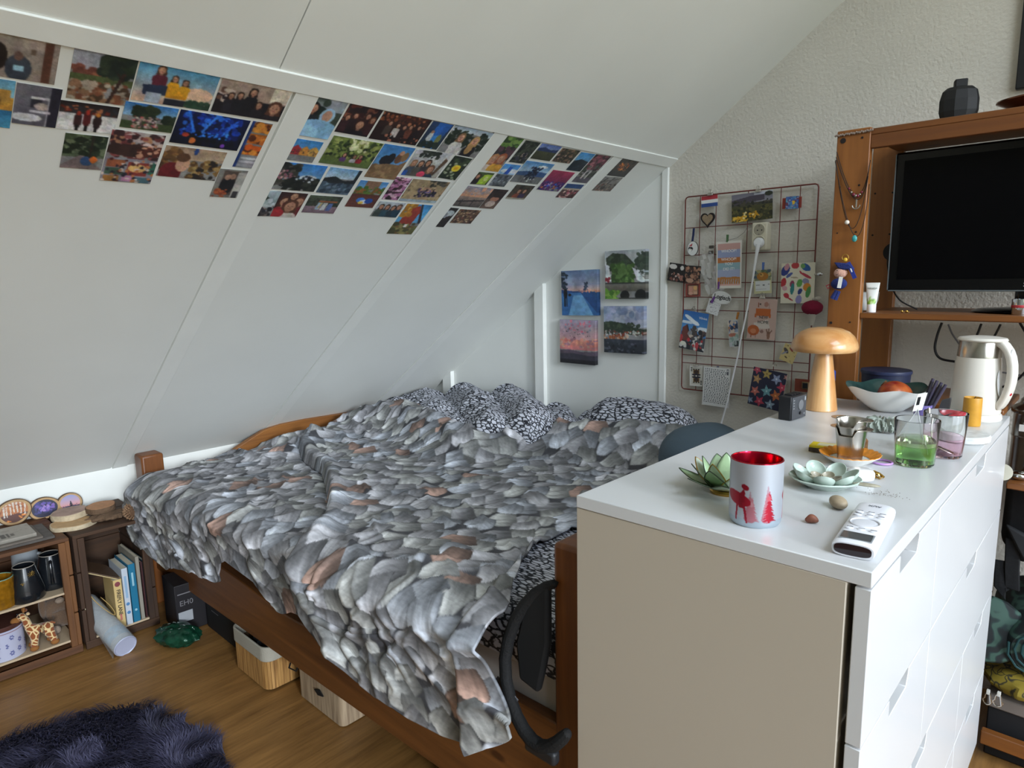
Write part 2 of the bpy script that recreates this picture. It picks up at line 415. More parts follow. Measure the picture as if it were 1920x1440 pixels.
# floor: brown wood-look vinyl
def floor_mat():
    m, nt, b = _new('oak vinyl floor'); N = nt.nodes; K = nt.links
    tc = N.new('ShaderNodeTexCoord'); mp = N.new('ShaderNodeMapping'); mp.inputs['Scale'].default_value = (16, 1.4, 1)
    mp.inputs['Rotation'].default_value = (0, 0, .05)
    K.new(tc.outputs['Object'], mp.inputs['Vector'])
    n1 = N.new('ShaderNodeTexNoise'); n1.inputs['Scale'].default_value = 1.5; n1.inputs['Detail'].default_value = 8; n1.inputs['Roughness'].default_value = .7
    K.new(mp.outputs[0], n1.inputs['Vector'])
    n2 = N.new('ShaderNodeTexNoise'); n2.inputs['Scale'].default_value = 7; n2.inputs['Detail'].default_value = 6
    mp2 = N.new('ShaderNodeMapping'); mp2.inputs['Scale'].default_value = (14, 1, 1); K.new(tc.outputs['Object'], mp2.inputs['Vector']); K.new(mp2.outputs[0], n2.inputs['Vector'])
    ad = N.new('ShaderNodeMath'); ad.operation = 'MULTIPLY_ADD'; ad.inputs[1].default_value = .45; K.new(n2.outputs['Fac'], ad.inputs[0]); K.new(n1.outputs['Fac'], ad.inputs[2])
    rp = N.new('ShaderNodeValToRGB'); e = rp.color_ramp.elements
    e[0].position = .45; e[0].color = (*L('6b4a26'), 1); e[1].position = 1.0; e[1].color = (*L('a57a45'), 1)
    K.new(ad.outputs[0], rp.inputs['Fac']); K.new(rp.outputs['Color'], b.inputs['Base Color']); b.inputs['Roughness'].default_value = .42
    bp = N.new('ShaderNodeBump'); bp.inputs['Strength'].default_value = .15; bp.inputs['Distance'].default_value = .002
    K.new(ad.outputs[0], bp.inputs['Height']); K.new(bp.outputs['Normal'], b.inputs['Normal']); return m
struct('floor', G().box((XL-.1, Y0R, -.08), (XR, YW+.05, 0)), floor_mat())
# gable wall behind the bed and the television
XRIDGE, ZRIDGE = RIDGE
zr = ZRIDGE-SM*(XR-XRIDGE)
wb = G().prism([(XL-.15, YW, -.05), (XR+.1, YW, -.05), (XR+.1, YW, zr), (XRIDGE, YW, ZRIDGE+.05), (XL-.15, YW, slope_z(XL-.15)+.05)], (0, .1, 0))
WB = struct('wall_back', wb, PLAST)
# smooth boards on its low part, under the slope, with vertical battens
bx = [ony(838, 745, YW).x, ony(854, 745, YW).x, ony(1010, 700, YW).x, ony(1027, 700, YW).x, ony(1240, 560, YW).x, ony(1252, 560, YW).x]
for a, b in ((XL, bx[0]+.01), (bx[1]-.01, bx[2]+.01), (bx[3]-.01, bx[4]+.004)):
    O('panel', G().prism([(a, YW-.006, 0), (b, YW-.006, 0), (b, YW-.006, slope_z(b)), (a, YW-.006, slope_z(a))], (0, .008, 0)), PANEL, WB, world=True)
for i, (a, b) in enumerate(((bx[0], bx[1]), (bx[2], bx[3]), (bx[4], bx[5]))):
    d = .03 if i < 2 else .014
    struct('trim_%d' % (i+1), G().prism([(a, YW-d, 0), (b, YW-d, 0), (b, YW-d, slope_z(b)+.01), (a, YW-d, slope_z(a)+.01)], (0, d, 0)), TRIMW, bevel=.003)
# the slope: knee board, boards between flush battens, purlin, boards above the purlin
struct('baseboard_left', G().box((XL-.03, Y0R, 0), (-2.944, YW, .589)), TRIMW, bevel=.004)
def slab(x0, x1, y0, y1, off, th):
    """board lying on the slope between two x and two y; its face stands `off` below the roof plane"""
    a = Vector((x0, 0, slope_z(x0)))+S_N*off; b = Vector((x1, 0, slope_z(x1)))+S_N*off
    return [Vector((a.x, y0, a.z)), Vector((b.x, y0, b.z)), Vector((b.x, y1, b.z)), Vector((a.x, y1, a.z))], -S_N*th
PX0, PX1 = -1.237, -1.198                       # purlin edges
WL = struct('wall_left', G().prism(*slab(-3.05, PX1, Y0R, YW+.05, -.006, .06)), PANEL)
by = [onslope(555, 172).y, onslope(927, 248).y, onslope(1150, 293).y]
print('batten y', [round(v, 3) for v in by])
bw = .058; ys_ = [Y0R, by[0]-.645-.0, by[0], by[1], by[2], YW]
for i in range(5):
    a = ys_[i]+(bw if i else 0); b = ys_[i+1]
    O('panel', G().prism(*slab(-2.97, PX0+.01, a-.002, b-(.0055 if i < 4 else -.002), 0, .012)), PANEL, WL, world=True)
for i, y in enumerate(ys_[1:5]):
    struct('trim_%d' % (i+4), G().prism(*slab(-2.955, PX0+.005, y, y+bw, .003, .02)), TRIMW, bevel=.001)
struct('trim_8', G().prism(*slab(PX0, PX1, Y0R, YW, .005, .03)), TRIMW, bevel=.0015, seg=3)
SEAM = onslope(535, 105).y; print('seam', SEAM, onslope(580, 8).y)
CE = struct('ceiling', G().prism(*slab(PX1-.02, XRIDGE, Y0R, YW+.05, -.008, .06)), PANEL)
for a, b in ((Y0R, SEAM-.0015), (SEAM+.0015, YW)):
    O('panel', G().prism(*slab(PX1-.004, XRIDGE, a, b, 0, .012)), PANEL, CE, world=True)
# the side of the room behind the camera and the dormer window the light comes from
rz_ = lambda x: ZRIDGE-SM*(x-XRIDGE)
rs_ = G()
for xa, xb, ya, yb in ((XRIDGE, SKYL[0], Y0R, YW+.05), (SKYL[1], XR+.1, Y0R, YW+.05), (SKYL[0], SKYL[1], Y0R, SKYL[2]), (SKYL[0], SKYL[1], SKYL[3], YW+.05)):
    rs_.prism([(xa, ya, rz_(xa)), (xb, ya, rz_(xb)), (xb, yb, rz_(xb)), (xa, yb, rz_(xa))], (0, 0, .06))
struct('ceiling', rs_, PANEL)
g = G()
for xa, xb, ya, yb in ((SKYL[0], SKYL[0]+.05, SKYL[2], SKYL[3]), (SKYL[1]-.05, SKYL[1], SKYL[2], SKYL[3]), (SKYL[0], SKYL[1], SKYL[2], SKYL[2]+.05), (SKYL[0], SKYL[1], SKYL[3]-.05, SKYL[3])):
    g.prism([(xa, ya, rz_(xa)+.02), (xb, ya, rz_(xb)+.02), (xb, yb, rz_(xb)+.02), (xa, yb, rz_(xa)+.02)], (0, 0, .05))
struct('added_window_2', g, TRIMW)
struct('wall_front', G().prism([(XL-.15, Y0R, 0), (XR+.1, Y0R, 0), (XR+.1, Y0R, zr), (XRIDGE, Y0R, ZRIDGE+.05), (XL-.15, Y0R, slope_z(XL)+.05)], (0, -.1, 0)), mat('low bounce grey green wall paint', '8d8f84', .7))  # unseen wall, toned down to cut bounce light on the dresser's short side
wy0, wy1, wz0, wz1 = WIN[1:]
wr = G().box((XR, Y0R, 0), (XR+.1, wy0, zr)).box((XR, wy1, 0), (XR+.1, YW, zr)).box((XR, wy0, 0), (XR+.1, wy1, wz0)).box((XR, wy0, wz1), (XR+.1, wy1, zr))
struct('wall_right', wr, PAINT)
wf = G().box((XR+.02, wy0, wz0), (XR+.08, wy1, wz0+.05)).box((XR+.02, wy0, wz1-.05), (XR+.08, wy1, wz1)).box((XR+.02, wy0, wz0), (XR+.08, wy0+.05, wz1)).box((XR+.02, wy1-.05, wz0), (XR+.08, wy1, wz1)).box((XR+.03, .35, wz0), (XR+.07, .40, wz1))
struct('window_1', wf, TRIMW, bevel=.004)

# ================================================================== PHOTOGRAPHS ON THE SLOPE
PRINT = printmat('photo print', .38)
Z1 = lambda *q: [(x/3.4286, y/3.4286) for x, y in q]
Z2 = lambda *q: [(440+x/3.692, 150+y/3.692) for x, y in q]
Z3 = lambda *q: [(780+x/4.174, 220+y/4.174) for x, y in q]
# quad (TL TR BR BL), label, what is printed
PH = [
 (Z1((-70, 172), (408, 268), (335, 540), (-112, 470)), 'dim indoor photo print with two sitters and a brown door, top left corner', 'g0,1,a79a90,8d8078;r.78,.1,.9,1,5b3a2e;e.15,.55,.16,.3,231d1c;e.1,.35,.08,.1,1c1615;r.6,.3,.68,.42,6d5a4c;e.45,.75,.2,.3,39404c;e.44,.48,.07,.1,6a5148;r.38,.68,.52,.8,9cc4d8;n.08'),
 (Z1((-190, 478), (110, 515), (52, 825), (-245, 780)), 'photo print of a yellow house by blue water, cut by the left edge', 'g0,.35,5f9cc0,8ebfd2;r0,.35,1,.62,c59440;r.5,.2,.9,.45,b98b46;r.6,.4,.7,.55,5a3c22;g.62,1,2f6b93,4f9ac2;n.1'),
 (Z1((115, 525), (405, 572), (350, 818), (66, 783)), 'grey photo print of a white shelf rack', 'g0,1,71707a,5d5b66;r.75,0,1,1,2a2a38;r.35,.28,.75,.34,d6d6dc;r.35,.34,.6,.55,34343f;r.35,.6,.8,.66,c8c8d0;e.3,.8,.25,.1,d5d5dc;e.6,.5,.12,.09,b9a9a6;r.72,.3,.76,1,bfc0cc;n.08'),
 (Z1((487, 298), (890, 372), (820, 682), (415, 622)), 'photo print of an umbrella pine over red ruins', 'g0,.4,8f93a3,a8a9b2;s0,.35,.75,.5,40,.06,7a4a3c,8a5644,6b3d33;r0,.48,1,.62,4f5a36;s0,.6,1,.98,90,.06,7a4a34,8d6a50,4d3a2a,a89a88;s.5,.05,1,.4,60,.09,1f2a22,26331f,2e3a2a;t3a2620,.8,.35,.86,.35,.68,1,.62,1;t2f211c,.85,.5,.72,.35,.7,.36,.84,.56;n.1'),
 (Z1((905, 385), (1420, 485), (1335, 710), (835, 635)), 'photo print of a tall and two yellow-coated people before a blue sky', 'g0,1,4f9fd0,e2b79a;e.8,.62,.3,.18,e9c2a4;s.65,.8,1,1,50,.05,2f4a36,26402f;P.28,.14,.09,5a2230,4a3020;t27324a,.1,.55,.4,.5,.42,.75,.12,.8;r.16,.72,.34,1,a9b3c4;P.46,.3,.07,d99a1c,3a2a20;P.6,.36,.07,dc9f20,3a2a20;r.4,.72,.66,.8,c98a18;r.4,.82,.66,1,23252e;n.05'),
 (Z1((1435, 500), (1893, 585), (1770, 778), (1350, 708)), 'photo print of six friends in black before a pale wall', 'g0,1,b8a294,8a7265;r.75,0,1,.45,e4d6c4;r0,.5,1,1,1d181c;s0,.3,.3,.6,20,.07,6a4a3c,c8b8ae,2c2024;P.2,.45,.08,26222a,2a1a14;P.32,.4,.08,1c1a1e,2a1a14;P.48,.25,.1,1a171a,2a1a12;P.62,.6,.09,211c20,3a241a;P.86,.62,.17,2a2225,5a3626;n.06'),
 (Z1((395, 640), (780, 690), (720, 860), (357, 820)), 'photo print of three skaters on white ice', 'g0,.4,201c1e,3a3030;s0,.1,1,.4,50,.04,6a2a20,a8684a,2c3038;g.4,1,d8d6d8,eceaec;e.33,.62,.1,.28,3a2024;e.48,.55,.1,.28,5a1f22;e.66,.6,.1,.28,2c1d20;e.33,.38,.05,.08,b04030;e.48,.32,.05,.09,c0392b;e.66,.38,.05,.08,c77c30;r.3,.8,.36,1,1a1618;r.46,.78,.5,1,1a1618;r.63,.8,.68,1,1a1618;n.06'),
 (Z1((822, 652), (1160, 695), (1090, 855), (752, 805)), 'photo print of a crowd on grass under a deep blue sky', 'g0,.5,2f6fb5,8fb4d0;s.2,.15,.6,.6,50,.09,1f2a1c,27331f,333f24;s.75,.4,1,.75,30,.07,25301f,1d2718;r0,.7,1,1,3c4a2a;s.2,.5,.7,.95,90,.04,a88c80,d0c4bc,3a3038,6a4a54,b85a58;n.08'),
 (Z1((1168, 698), (1620, 775), (1512, 965), (1080, 908)), 'dark photo print of glowing blue stage lights', 'g0,1,0d1a4a,070b22;s.1,0,.9,.7,130,.06,1640b8,0f2d8c,2a6de0,0a1a58;t2f7af0,.1,0,.14,0,.3,.6,.26,.62;t3c86f2,.5,0,.54,0,.4,.6,.36,.6;t2a62d8,.8,.1,.84,.1,.7,.6,.66,.6;s0,.6,1,1,40,.06,05070f,0a0d1c;e.18,.7,.08,.06,c4452c;e.3,.85,.07,.1,e07a3c;e.75,.9,.05,.07,8a4ad0;s.4,.5,.8,.7,20,.03,4aa0ff,2d80f0;n.1'),
 (Z1((1640, 778), (1760, 795), (1610, 1082), (1480, 1065)), 'narrow photo booth strip of three orange frames', 'g0,1,7d7f84,8a8c92;r.18,.02,1,.22,b86a1c;r.18,.26,1,.46,b5641a;r.18,.5,1,.7,b8621e;s.25,.06,.95,.2,14,.05,ea9a3a,5a2a10,d8782a;s.25,.3,.95,.44,14,.05,ea9a3a,5a2a10,d8782a;s.25,.54,.95,.68,14,.05,ea9a3a,5a2a10,d8601a;r0,0,.14,1,1f3a78;e.6,.78,.13,.03,c4c6cc;e.6,.86,.13,.03,b5b7be;e.6,.94,.13,.03,a4a6ae'),
 (Z1((430, 850), (705, 880), (640, 1090), (372, 1070)), 'photo print of a cyclist on a forest road', 'g0,.65,3a4a34,5a6650;s0,0,1,.6,80,.08,2a3828,47563c,6d7a5e,1f2a1e;t7c6c6c,.4,.6,.52,.6,1,1,-.1,1;e.6,.75,.12,.14,33507a;e.75,.7,.07,.1,d06a2a;r.62,0,.68,.65,2a241e;n.1'),
 (Z1((740, 828), (1080, 868), (950, 1178), (620, 1150)), 'tall collage print of a round party scene over small album pictures', 'g0,.2,b9aeb0,a59698;s0,.05,1,.5,110,.05,6a3434,8a4a4a,d0bcb8,3a2426,a87a5c;e.5,.36,.4,.12,3a2622;s.55,.28,1,.45,20,.04,d09a80,5a2a22;r0,.52,1,1,8d8a96;r.05,.55,.4,.7,9a5a3c;r.45,.58,.85,.85,8a3a34;e.65,.7,.12,.08,d8b070;r.05,.72,.4,.85,3f5a4a;r.88,.55,1,.8,2f6a58;r.05,.88,.35,1,a8743c;r.4,.86,.6,.98,c88ab0;r.62,.88,.95,1,4a6a78;s0,.55,1,1,60,.025,d8c8c0,5a2a28,c07a4a,2c2a34'),
 (Z1((1080, 930), (1470, 980), (1370, 1160), (990, 1125)), 'photo print of a smiling diner leaning over a loaded table', 'g0,.4,a88f78,c0a890;s0,.1,.35,.8,30,.1,6a4a2c,8a6438,4a3420;s.5,.4,1,1,60,.07,5a4228,2a2420,8a6a3a,b59a62;e.2,.85,.25,.35,6a1c20;e.36,.55,.16,.24,c99a80;e.33,.33,.16,.14,5a3c28;e.5,.1,.05,.12,2a4a8a;n.08'),
 (Z1((1430, 1082), (1605, 1095), (1510, 1270), (1333, 1258)), 'mirror photo print of people in black in a grey hall', 'g0,1,8d8c88,7a7772;r.2,.05,.75,.9,5a4c44;r.7,.1,1,1,b2b0ac;e.45,.55,.17,.34,1a181b;e.38,.28,.07,.1,b08a74;e.55,.25,.07,.1,b08a74;s.1,.7,.5,1,20,.05,a85a34,8a4228;r.75,.75,.95,1,38363a'),
 (Z2((520, 102), (782, 152), (645, 412), (385, 365)), 'tall photo print of a selfie in a pale blue rain hood', 'g0,1,3c4a42,4a5348;g0,.25,38403c,a9b2ba;r.5,0,1,.3,9ba4b0;s0,.1,.5,.6,40,.08,2a3a2c,1f2c24,3a463a;P.25,.28,.11,23262c,1c1816;e.66,.42,.16,.2,a8cdea;e.66,.42,.1,.14,c79a84;e.55,.85,.5,.32,8fc0e8;e.3,.9,.3,.2,9ccaec;n.05'),
 (Z2((802, 160), (1028, 208), (912, 393), (688, 353)), 'dark party photo print with a victory sign', 'g0,1,2a1c1c,1c1214;s0,0,1,.6,40,.07,5a2a20,3a1a18,7a4a38;P.15,.45,.08,3a1f22,3a2218;P.35,.35,.08,2a1a1c,4a2a1a;P.7,.3,.09,2a1214,3a2016;P.88,.4,.09,3a1c1c,6a3a22;P.6,.62,.15,1a1418,3a2018;n.12'),
 (Z2((1035, 212), (1365, 275), (1250, 452), (928, 400)), 'dark photo print of a crowded dance floor', 'g0,1,3a2018,241412;s0,0,1,.35,70,.045,8a4a2c,c07a54,4a2418,5a3020;P.25,.35,.07,4a3c34,3a2218;P.42,.4,.07,c8c0ba,2a1a14;P.56,.42,.07,2a1a1c,3a2016;P.68,.38,.07,6a3a2c,4a2a1a;P.85,.35,.07,241618,2a1812;s.3,.7,1,1,30,.05,1c1012,c07a60,140c0e;n.12'),
 (Z2((1372, 280), (1515, 308), (1395, 480), (1258, 455)), 'small photo print of two hikers before a blue slope', 'g0,1,27406e,23323c;t2a62b8,.35,0,.95,0,.75,.95,.2,.95;t3f8fe0,.45,.5,.8,.45,.75,1,.3,1;e.3,.6,.09,.22,d0d6dc;e.3,.38,.06,.06,a87a64;e.72,.62,.09,.2,7a8250;s0,.75,1,1,30,.07,1a241f,26332a'),
 (Z2((1525, 315), (1800, 362), (1672, 548), (1400, 482)), 'photo print of two women before a dark hedge', 'g0,.2,9fb4cc,d0dae4;s0,.12,1,.7,130,.07,263226,1c271d,323d2e;P.32,.38,.13,e4e2e0,8a6a48,d8a58c;P.68,.42,.14,1f1c20,c09a62,d8a088;e.66,.72,.12,.2,b08a58;r.2,.75,.5,1,e0dcd8;n.04'),
 (Z2((362, 390), (615, 430), (535, 570), (290, 538)), 'photo print of gabled wooden harbour houses', 'g0,.6,3a86d0,6aa6dc;tdcdcd4,.03,.75,.03,.4,.15,.22,.27,.4,.27,.75;ta83038,.27,.75,.27,.42,.38,.26,.5,.42,.5,.75;tc98a3c,.5,.75,.5,.42,.62,.28,.73,.42,.73,.75;td0a050,.73,.75,.73,.4,.86,.26,1,.42,1,.75;r0,.72,1,1,7c7e80;s.05,.45,1,.68,50,.02,3a2a24,5a4a3c;n.06'),
 (Z2((690, 378), (1035, 440), (915, 610), (575, 568)), 'photo print of friends in a green garden with white trumpet flowers', 'g0,1,6a7a3c,5a6a34;s0,0,1,.7,160,.07,3a4a24,7a8a44,26331a,98a25c;s.35,0,.75,.4,24,.06,e4e4b8,d0d8a0;P.4,.6,.06,5a3a6a,2a1c18;P.6,.62,.06,c0bcc4,3a2418;P.72,.6,.06,8a1f2c,2a1a14;r0,.85,1,1,556636;n.1'),
 (Z2((1045, 440), (1252, 470), (1105, 690), (888, 665)), 'photo print of climbers on a brown rock under blue sky', 'g0,.65,3c80c8,6ea4d8;e.3,.45,.12,.14,1a1a20;e.45,.4,.1,.17,1c1c22;e.7,.35,.1,.16,6a4a34;e.7,.2,.06,.07,b5856a;e.85,.3,.08,.14,8a6a4a;t8a6c4c,0,.62,.4,.55,.8,.55,1,.4,1,1,0,1;s0,.6,.9,1,40,.07,7a5c40,9a7c58,84684a'),
 (Z2((1265, 475), (1505, 510), (1395, 675), (1148, 655)), 'photo print of five friends smiling under an umbrella pine', 'g0,1,c9ccd4,a8a49c;s.2,0,.7,.25,40,.06,262c26,3a3f34;t5a4634,.9,.2,1,.3,.85,.9,.78,.9;P.15,.5,.1,4a5260,8a6a4c;P.34,.5,.1,5a5650,3a2a20;P.52,.45,.1,3a3438,2a1c16;P.68,.68,.13,2c3a4c,6a4a34;e.5,.9,.14,.12,e0486a;r0,.8,.12,1,2a5ab0;n.05'),
 (Z2((270, 555), (640, 592), (550, 772), (178, 742)), 'photo print of a crowd on a dark cliff against blue sky', 'g0,.7,2f78c8,8ab4dc;e.75,.5,.25,.1,cfdbe6;s0,.05,.5,.8,150,.08,2c2e28,3f4036,55504a,1f211e;s.1,.3,.5,.6,50,.03,b06a78,8a5a6a,c8a0a0;s.4,.55,1,1,100,.08,23261f,33362c,181a17;e.05,.85,.18,.2,8a8662;s.55,.45,.85,.65,24,.035,1a1c24,c0c8d4,2a3040'),
 (Z2((665, 600), (890, 628), (775, 795), (560, 775)), 'photo print of a fjord with dark hills', 'g0,.4,7ab0e0,c6dcee;t23282c,0,.42,.3,.32,.6,.46,1,.4,1,.62,0,.62;g.58,1,3a4a5c,5a6c80;s0,.6,1,1,40,.08,46586a,2c3a4a,6a7e92;r.88,0,1,.55,222a30;n.08'),
 (Z2((1530, 520), (1650, 545), (1518, 690), (1400, 672)), 'small photo print of a yellow daffodil in dark leaves', 'g0,1,2a3326,1c241a;s0,0,1,1,60,.08,1a2218,3a4a30,26321f;s.1,.3,.9,1,16,.05,8a967a,a8b09a;e.55,.5,.17,.15,e8d23c;e.55,.5,.08,.07,e0a81c'),
 (Z2((165, 760), (325, 765), (240, 940), (72, 935)), 'small photo print of a misty hillside crowd', 'g0,.5,aebfcc,7f8f8e;s0,.2,.6,.7,50,.08,2f4030,44553f,26342a;s.1,.55,1,1,80,.05,2a2a30,4a4244,1a1a20,8a7a74;s.4,.4,.9,.6,16,.07,9fb0b4,c2ced2'),
 (Z2((330, 772), (515, 785), (412, 950), (232, 940)), 'photo print of five grinning faces pressed together', 'g0,1,3a2220,2a1a1c;P.3,.38,.16,8a2228,4a281c;P.55,.15,.13,5a2428,3a2018;P.82,.35,.16,6a2226,5a3222;P.58,.55,.2,d0c8c0,5a3826;e.2,.85,.2,.18,a02a30;n.06'),
 (Z2((525, 795), (748, 805), (685, 925), (460, 910)), 'photo print of striped boots on a stone bench', 'g0,.6,4a5444,3a4238;s0,0,1,.6,60,.06,2a3228,566050,3a3a30;g.6,1,8a7480,7a6470;r.35,.3,.9,.38,a06040;t9fb4cc,.35,.4,.5,.4,.45,.8,.33,.8;tc9cdd0,.52,.4,.65,.4,.62,.82,.48,.82;t5a70a8,.68,.42,.82,.42,.8,.84,.66,.84;te0c060,.44,.4,.48,.4,.44,.7,.4,.7'),
 (Z2((882, 690), (1075, 708), (945, 882), (750, 870)), 'photo print of flags on red soil before a wooden house', 'g0,.3,4a8ad0,7ab0e0;r.25,0,.75,.3,8a6a54;s0,.25,1,.5,50,.06,4a6a2c,5f7d34,8a5a2c;g.5,1,5a3028,6a3a30;e.4,.72,.12,.1,3a74c8;e.55,.78,.14,.08,c8d4e4;e.7,.74,.12,.1,1f4aa0;e.45,.82,.08,.05,d0b048;n.1'),
 (Z2((1120, 668), (1230, 680), (1125, 830), (1015, 822)), 'narrow photo print of pink blossom', 'g0,1,5a3844,3a2430;s0,0,1,1,110,.07,c890b4,a86a94,e0b8d0,4a2a38,2a1a20'),
 (Z2((1240, 682), (1495, 705), (1385, 850), (1130, 832)), 'photo print of a dozen people on a tan boulder', 'g0,1,a08c6c,b29a76;s0,0,1,1,50,.04,8a765a,b8a482,6f5f48;s.5,0,.9,.25,16,.07,3a3a30,55524a;s.3,.4,.8,.75,50,.05,1c1a24,4a3a5a,2a2430,6a5a88;s.3,.35,.8,.5,22,.025,c89a84,a87a64;r0,.88,1,1,9fb0bc'),
 (Z2((1012, 835), (1195, 850), (1105, 948), (928, 938)), 'small photo print of four people in dark jackets', 'g0,.5,b9c2cc,a8b0b8;P.2,.35,.13,3f4a44,3a2a20;P.42,.35,.13,2a4a5a,3a241c;P.65,.38,.13,24343f,2a1c18;P.85,.3,.14,1f3c50,4a3022;n.06'),
 (Z2((1205, 855), (1385, 865), (1210, 1068), (1042, 1060)), 'tall photo print of a red house with a dark roof', 'g0,.6,3a92d8,6ab4e4;t9a3a2c,.15,.7,.2,.15,.55,.05,.7,.25,.66,.75;t2f2a30,.55,.0,.62,.0,1,.6,.9,.62;s0,0,.35,.4,30,.06,c08a2c,a87424,d8a840;r0,.7,1,1,6a6a3c;s0,.65,.8,1,50,.06,4a4a2c,7a5a34,8a8450;r.45,.65,.55,.75,dcdcd8;n.06'),
 (Z3((695, 138), (855, 170), (630, 422), (480, 405)), 'tall photo print of two women under palm leaves', 'g0,.5,6a8a4a,4a5a34;s0,0,1,.35,50,.08,5f8a3c,86a85a,37502a;s0,.3,1,.6,50,.07,3a3438,5a3f4a,2a2a24;P.35,.66,.12,e0d0c4,c08a5a;P.68,.62,.12,e0a83c,a85a3a;n.05'),
 (Z3((862, 175), (980, 198), (835, 358), (722, 345)), 'dark photo print of walkers among ferns', 'g0,1,3c4238,2a2e2a;s0,0,1,1,100,.07,22281f,454c3c,161a16,5a5e54;s.2,.5,.8,.9,20,.06,1a1c28,3a3a4a,8a7a74'),
 (Z3((988, 200), (1140, 230), (1045, 340), (892, 320)), 'photo print of a green plain below blue mountains', 'g0,.35,5a74c0,8a9ccc;t2a3a66,0,.3,.3,.2,.6,.32,1,.25,1,.5,0,.5;g.45,1,4a4c34,3a3c2a;n.12'),
 (Z3((1148, 235), (1290, 262), (1195, 358), (1060, 342)), 'small photo print of a dense leafy crowd', 'g0,1,4a4034,3a3028;s0,0,1,1,120,.06,2c2a22,6a5a44,8a6a54,1c1a16,4a4a34,a8887a'),
 (Z3((1295, 268), (1408, 288), (1275, 420), (1170, 408)), 'photo print of dark blue hills under a bright sky', 'g0,.45,3a8ad0,6fb0e0;t1c2a38,0,.5,.4,.35,1,.45,1,1,0,1;s0,.5,1,1,40,.07,16202c,24323f,1a2630'),
 (Z3((1415, 290), (1540, 305), (1320, 515), (1210, 500)), 'tall photo print of a blossom lined street', 'g0,.5,6a3a44,50303a;s0,0,1,.5,90,.06,8a4a58,6a3440,a86a74,3a2228;s0,.4,1,.8,40,.05,3a3f34,2a2c2a,55584f;g.8,1,5a5560,6a6470;r.3,.55,.4,.85,d0ccc8;r.55,.55,.62,.85,c4c0bc'),
 (Z3((705, 360), (825, 375), (685, 540), (555, 530)), 'photo print of a blue tower on a rainy square', 'g0,.45,3f8ee0,9cc4ea;e.6,.3,.4,.1,dfe8f0;t2a5cc0,.35,.45,.42,.1,.62,.12,.6,.45;g.48,1,5a626a,4a5056;s0,.5,1,1,40,.06,3a4046,6a727a,8a9298'),
 (Z3((478, 420), (615, 435), (545, 525), (390, 515)), 'small photo print of a woman beside a lime green tent', 'g0,1,4a5a34,34402a;ta8c83c,.4,.95,.55,.2,1,.15,.9,.95;e.75,.5,.14,.2,ccd888;P.28,.35,.17,1f1a1c,2a1a14;n.05'),
 (Z3((868, 335), (1090, 368), (945, 522), (730, 500)), 'photo print of hikers lined up before blue ranges', 'g0,.5,4a8ac8,b8cce0;e.7,.2,.25,.06,e8eef4;t3a5a8a,0,.5,.5,.4,1,.45,1,.7,0,.7;g.65,1,6a6c6e,7a7c7c;s.35,.25,.7,.75,60,.045,1a2440,23304c,14182a,3a3a50;s.35,.75,.8,.95,14,.03,dcdfe2,2a2c30'),
 (Z3((1078, 408), (1250, 432), (1105, 578), (935, 562)), 'photo print of a concert crowd under a crimson glow', 'g0,.6,b03a5c,7a2a54;s0,.55,1,1,90,.06,3a2a78,241a4a,5a2a6a,8a3a7a;s.1,.6,.9,.9,20,.035,3a6ad8,c8a8d8,d07a3a;n.08'),
 (Z3((1185, 515), (1315, 525), (1222, 630), (1088, 622)), 'small photo print of a rosy faced group by a lake', 'g0,.4,2a4478,3a5a8a;r0,.3,1,.42,b5a894;g.4,1,6a5450,5a3a3c;s.1,.4,.9,1,50,.06,c88a84,8a3f48,e0c0b8,3a2a2c,d4788a'),
 (Z3((375, 530), (615, 555), (485, 705), (242, 685)), 'photo print of a sunset behind a fence', 'g0,.5,8a90a0,d89a74;g.5,1,a08a80,4a4644;s0,.05,1,.4,30,.07,b8a09a,9a94a0,e0a888;t2c2a2c,0,.75,1,.6,1,.66,0,.82;r.3,.65,.33,1,2a282a;r.65,.6,.68,1,2a282a;n.05'),
 (Z3((612, 558), (730, 565), (600, 715), (490, 705)), 'narrow dim photo print of a dozing face', 'g0,1,3a2c2a,6a544a;s0,0,1,.5,30,.1,241a1a,3a2a26;e.55,.5,.2,.13,b07a64;e.5,.75,.22,.16,c8b4aa;e.6,.3,.25,.12,2a1c18'),
 (Z3((785, 520), (930, 535), (845, 640), (700, 632)), 'small photo print of two people on a brown bench', 'g0,1,4a4238,5a4a3c;s0,0,1,.6,40,.08,34382c,55503f,2a2a24;P.4,.45,.13,8a4a34,4a2a1c;P.68,.42,.13,3a3050,3a221a;r0,.9,1,1,a8a090'),
 (Z3((235, 700), (338, 710), (212, 858), (100, 850)), 'narrow black photo print with a pale shirt', 'g0,1,1a1818,241e1c;e.6,.3,.22,.16,b8c0c8;e.35,.45,.15,.2,8a9098;s0,.5,1,1,20,.1,1a1414,2a201c'),
 (Z3((350, 715), (512, 725), (425, 830), (258, 822)), 'small photo print of a crowded dinner table', 'g0,1,6a4f3c,4a3428;s0,0,1,1,110,.06,a88a6a,3a241c,c8b090,7a3a30,241814,8a6a4a'),
 (Z3((1598, 312), (1752, 338), (1628, 464), (1470, 450)), 'photo print of an orange glow in a dark wood', 'g0,1,4a4038,2c2a2a;s0,0,1,.7,60,.08,3a342c,5a4a3c,241f1c;s.3,.25,.75,.65,26,.05,c0602a,8a3c20,e08a44'),
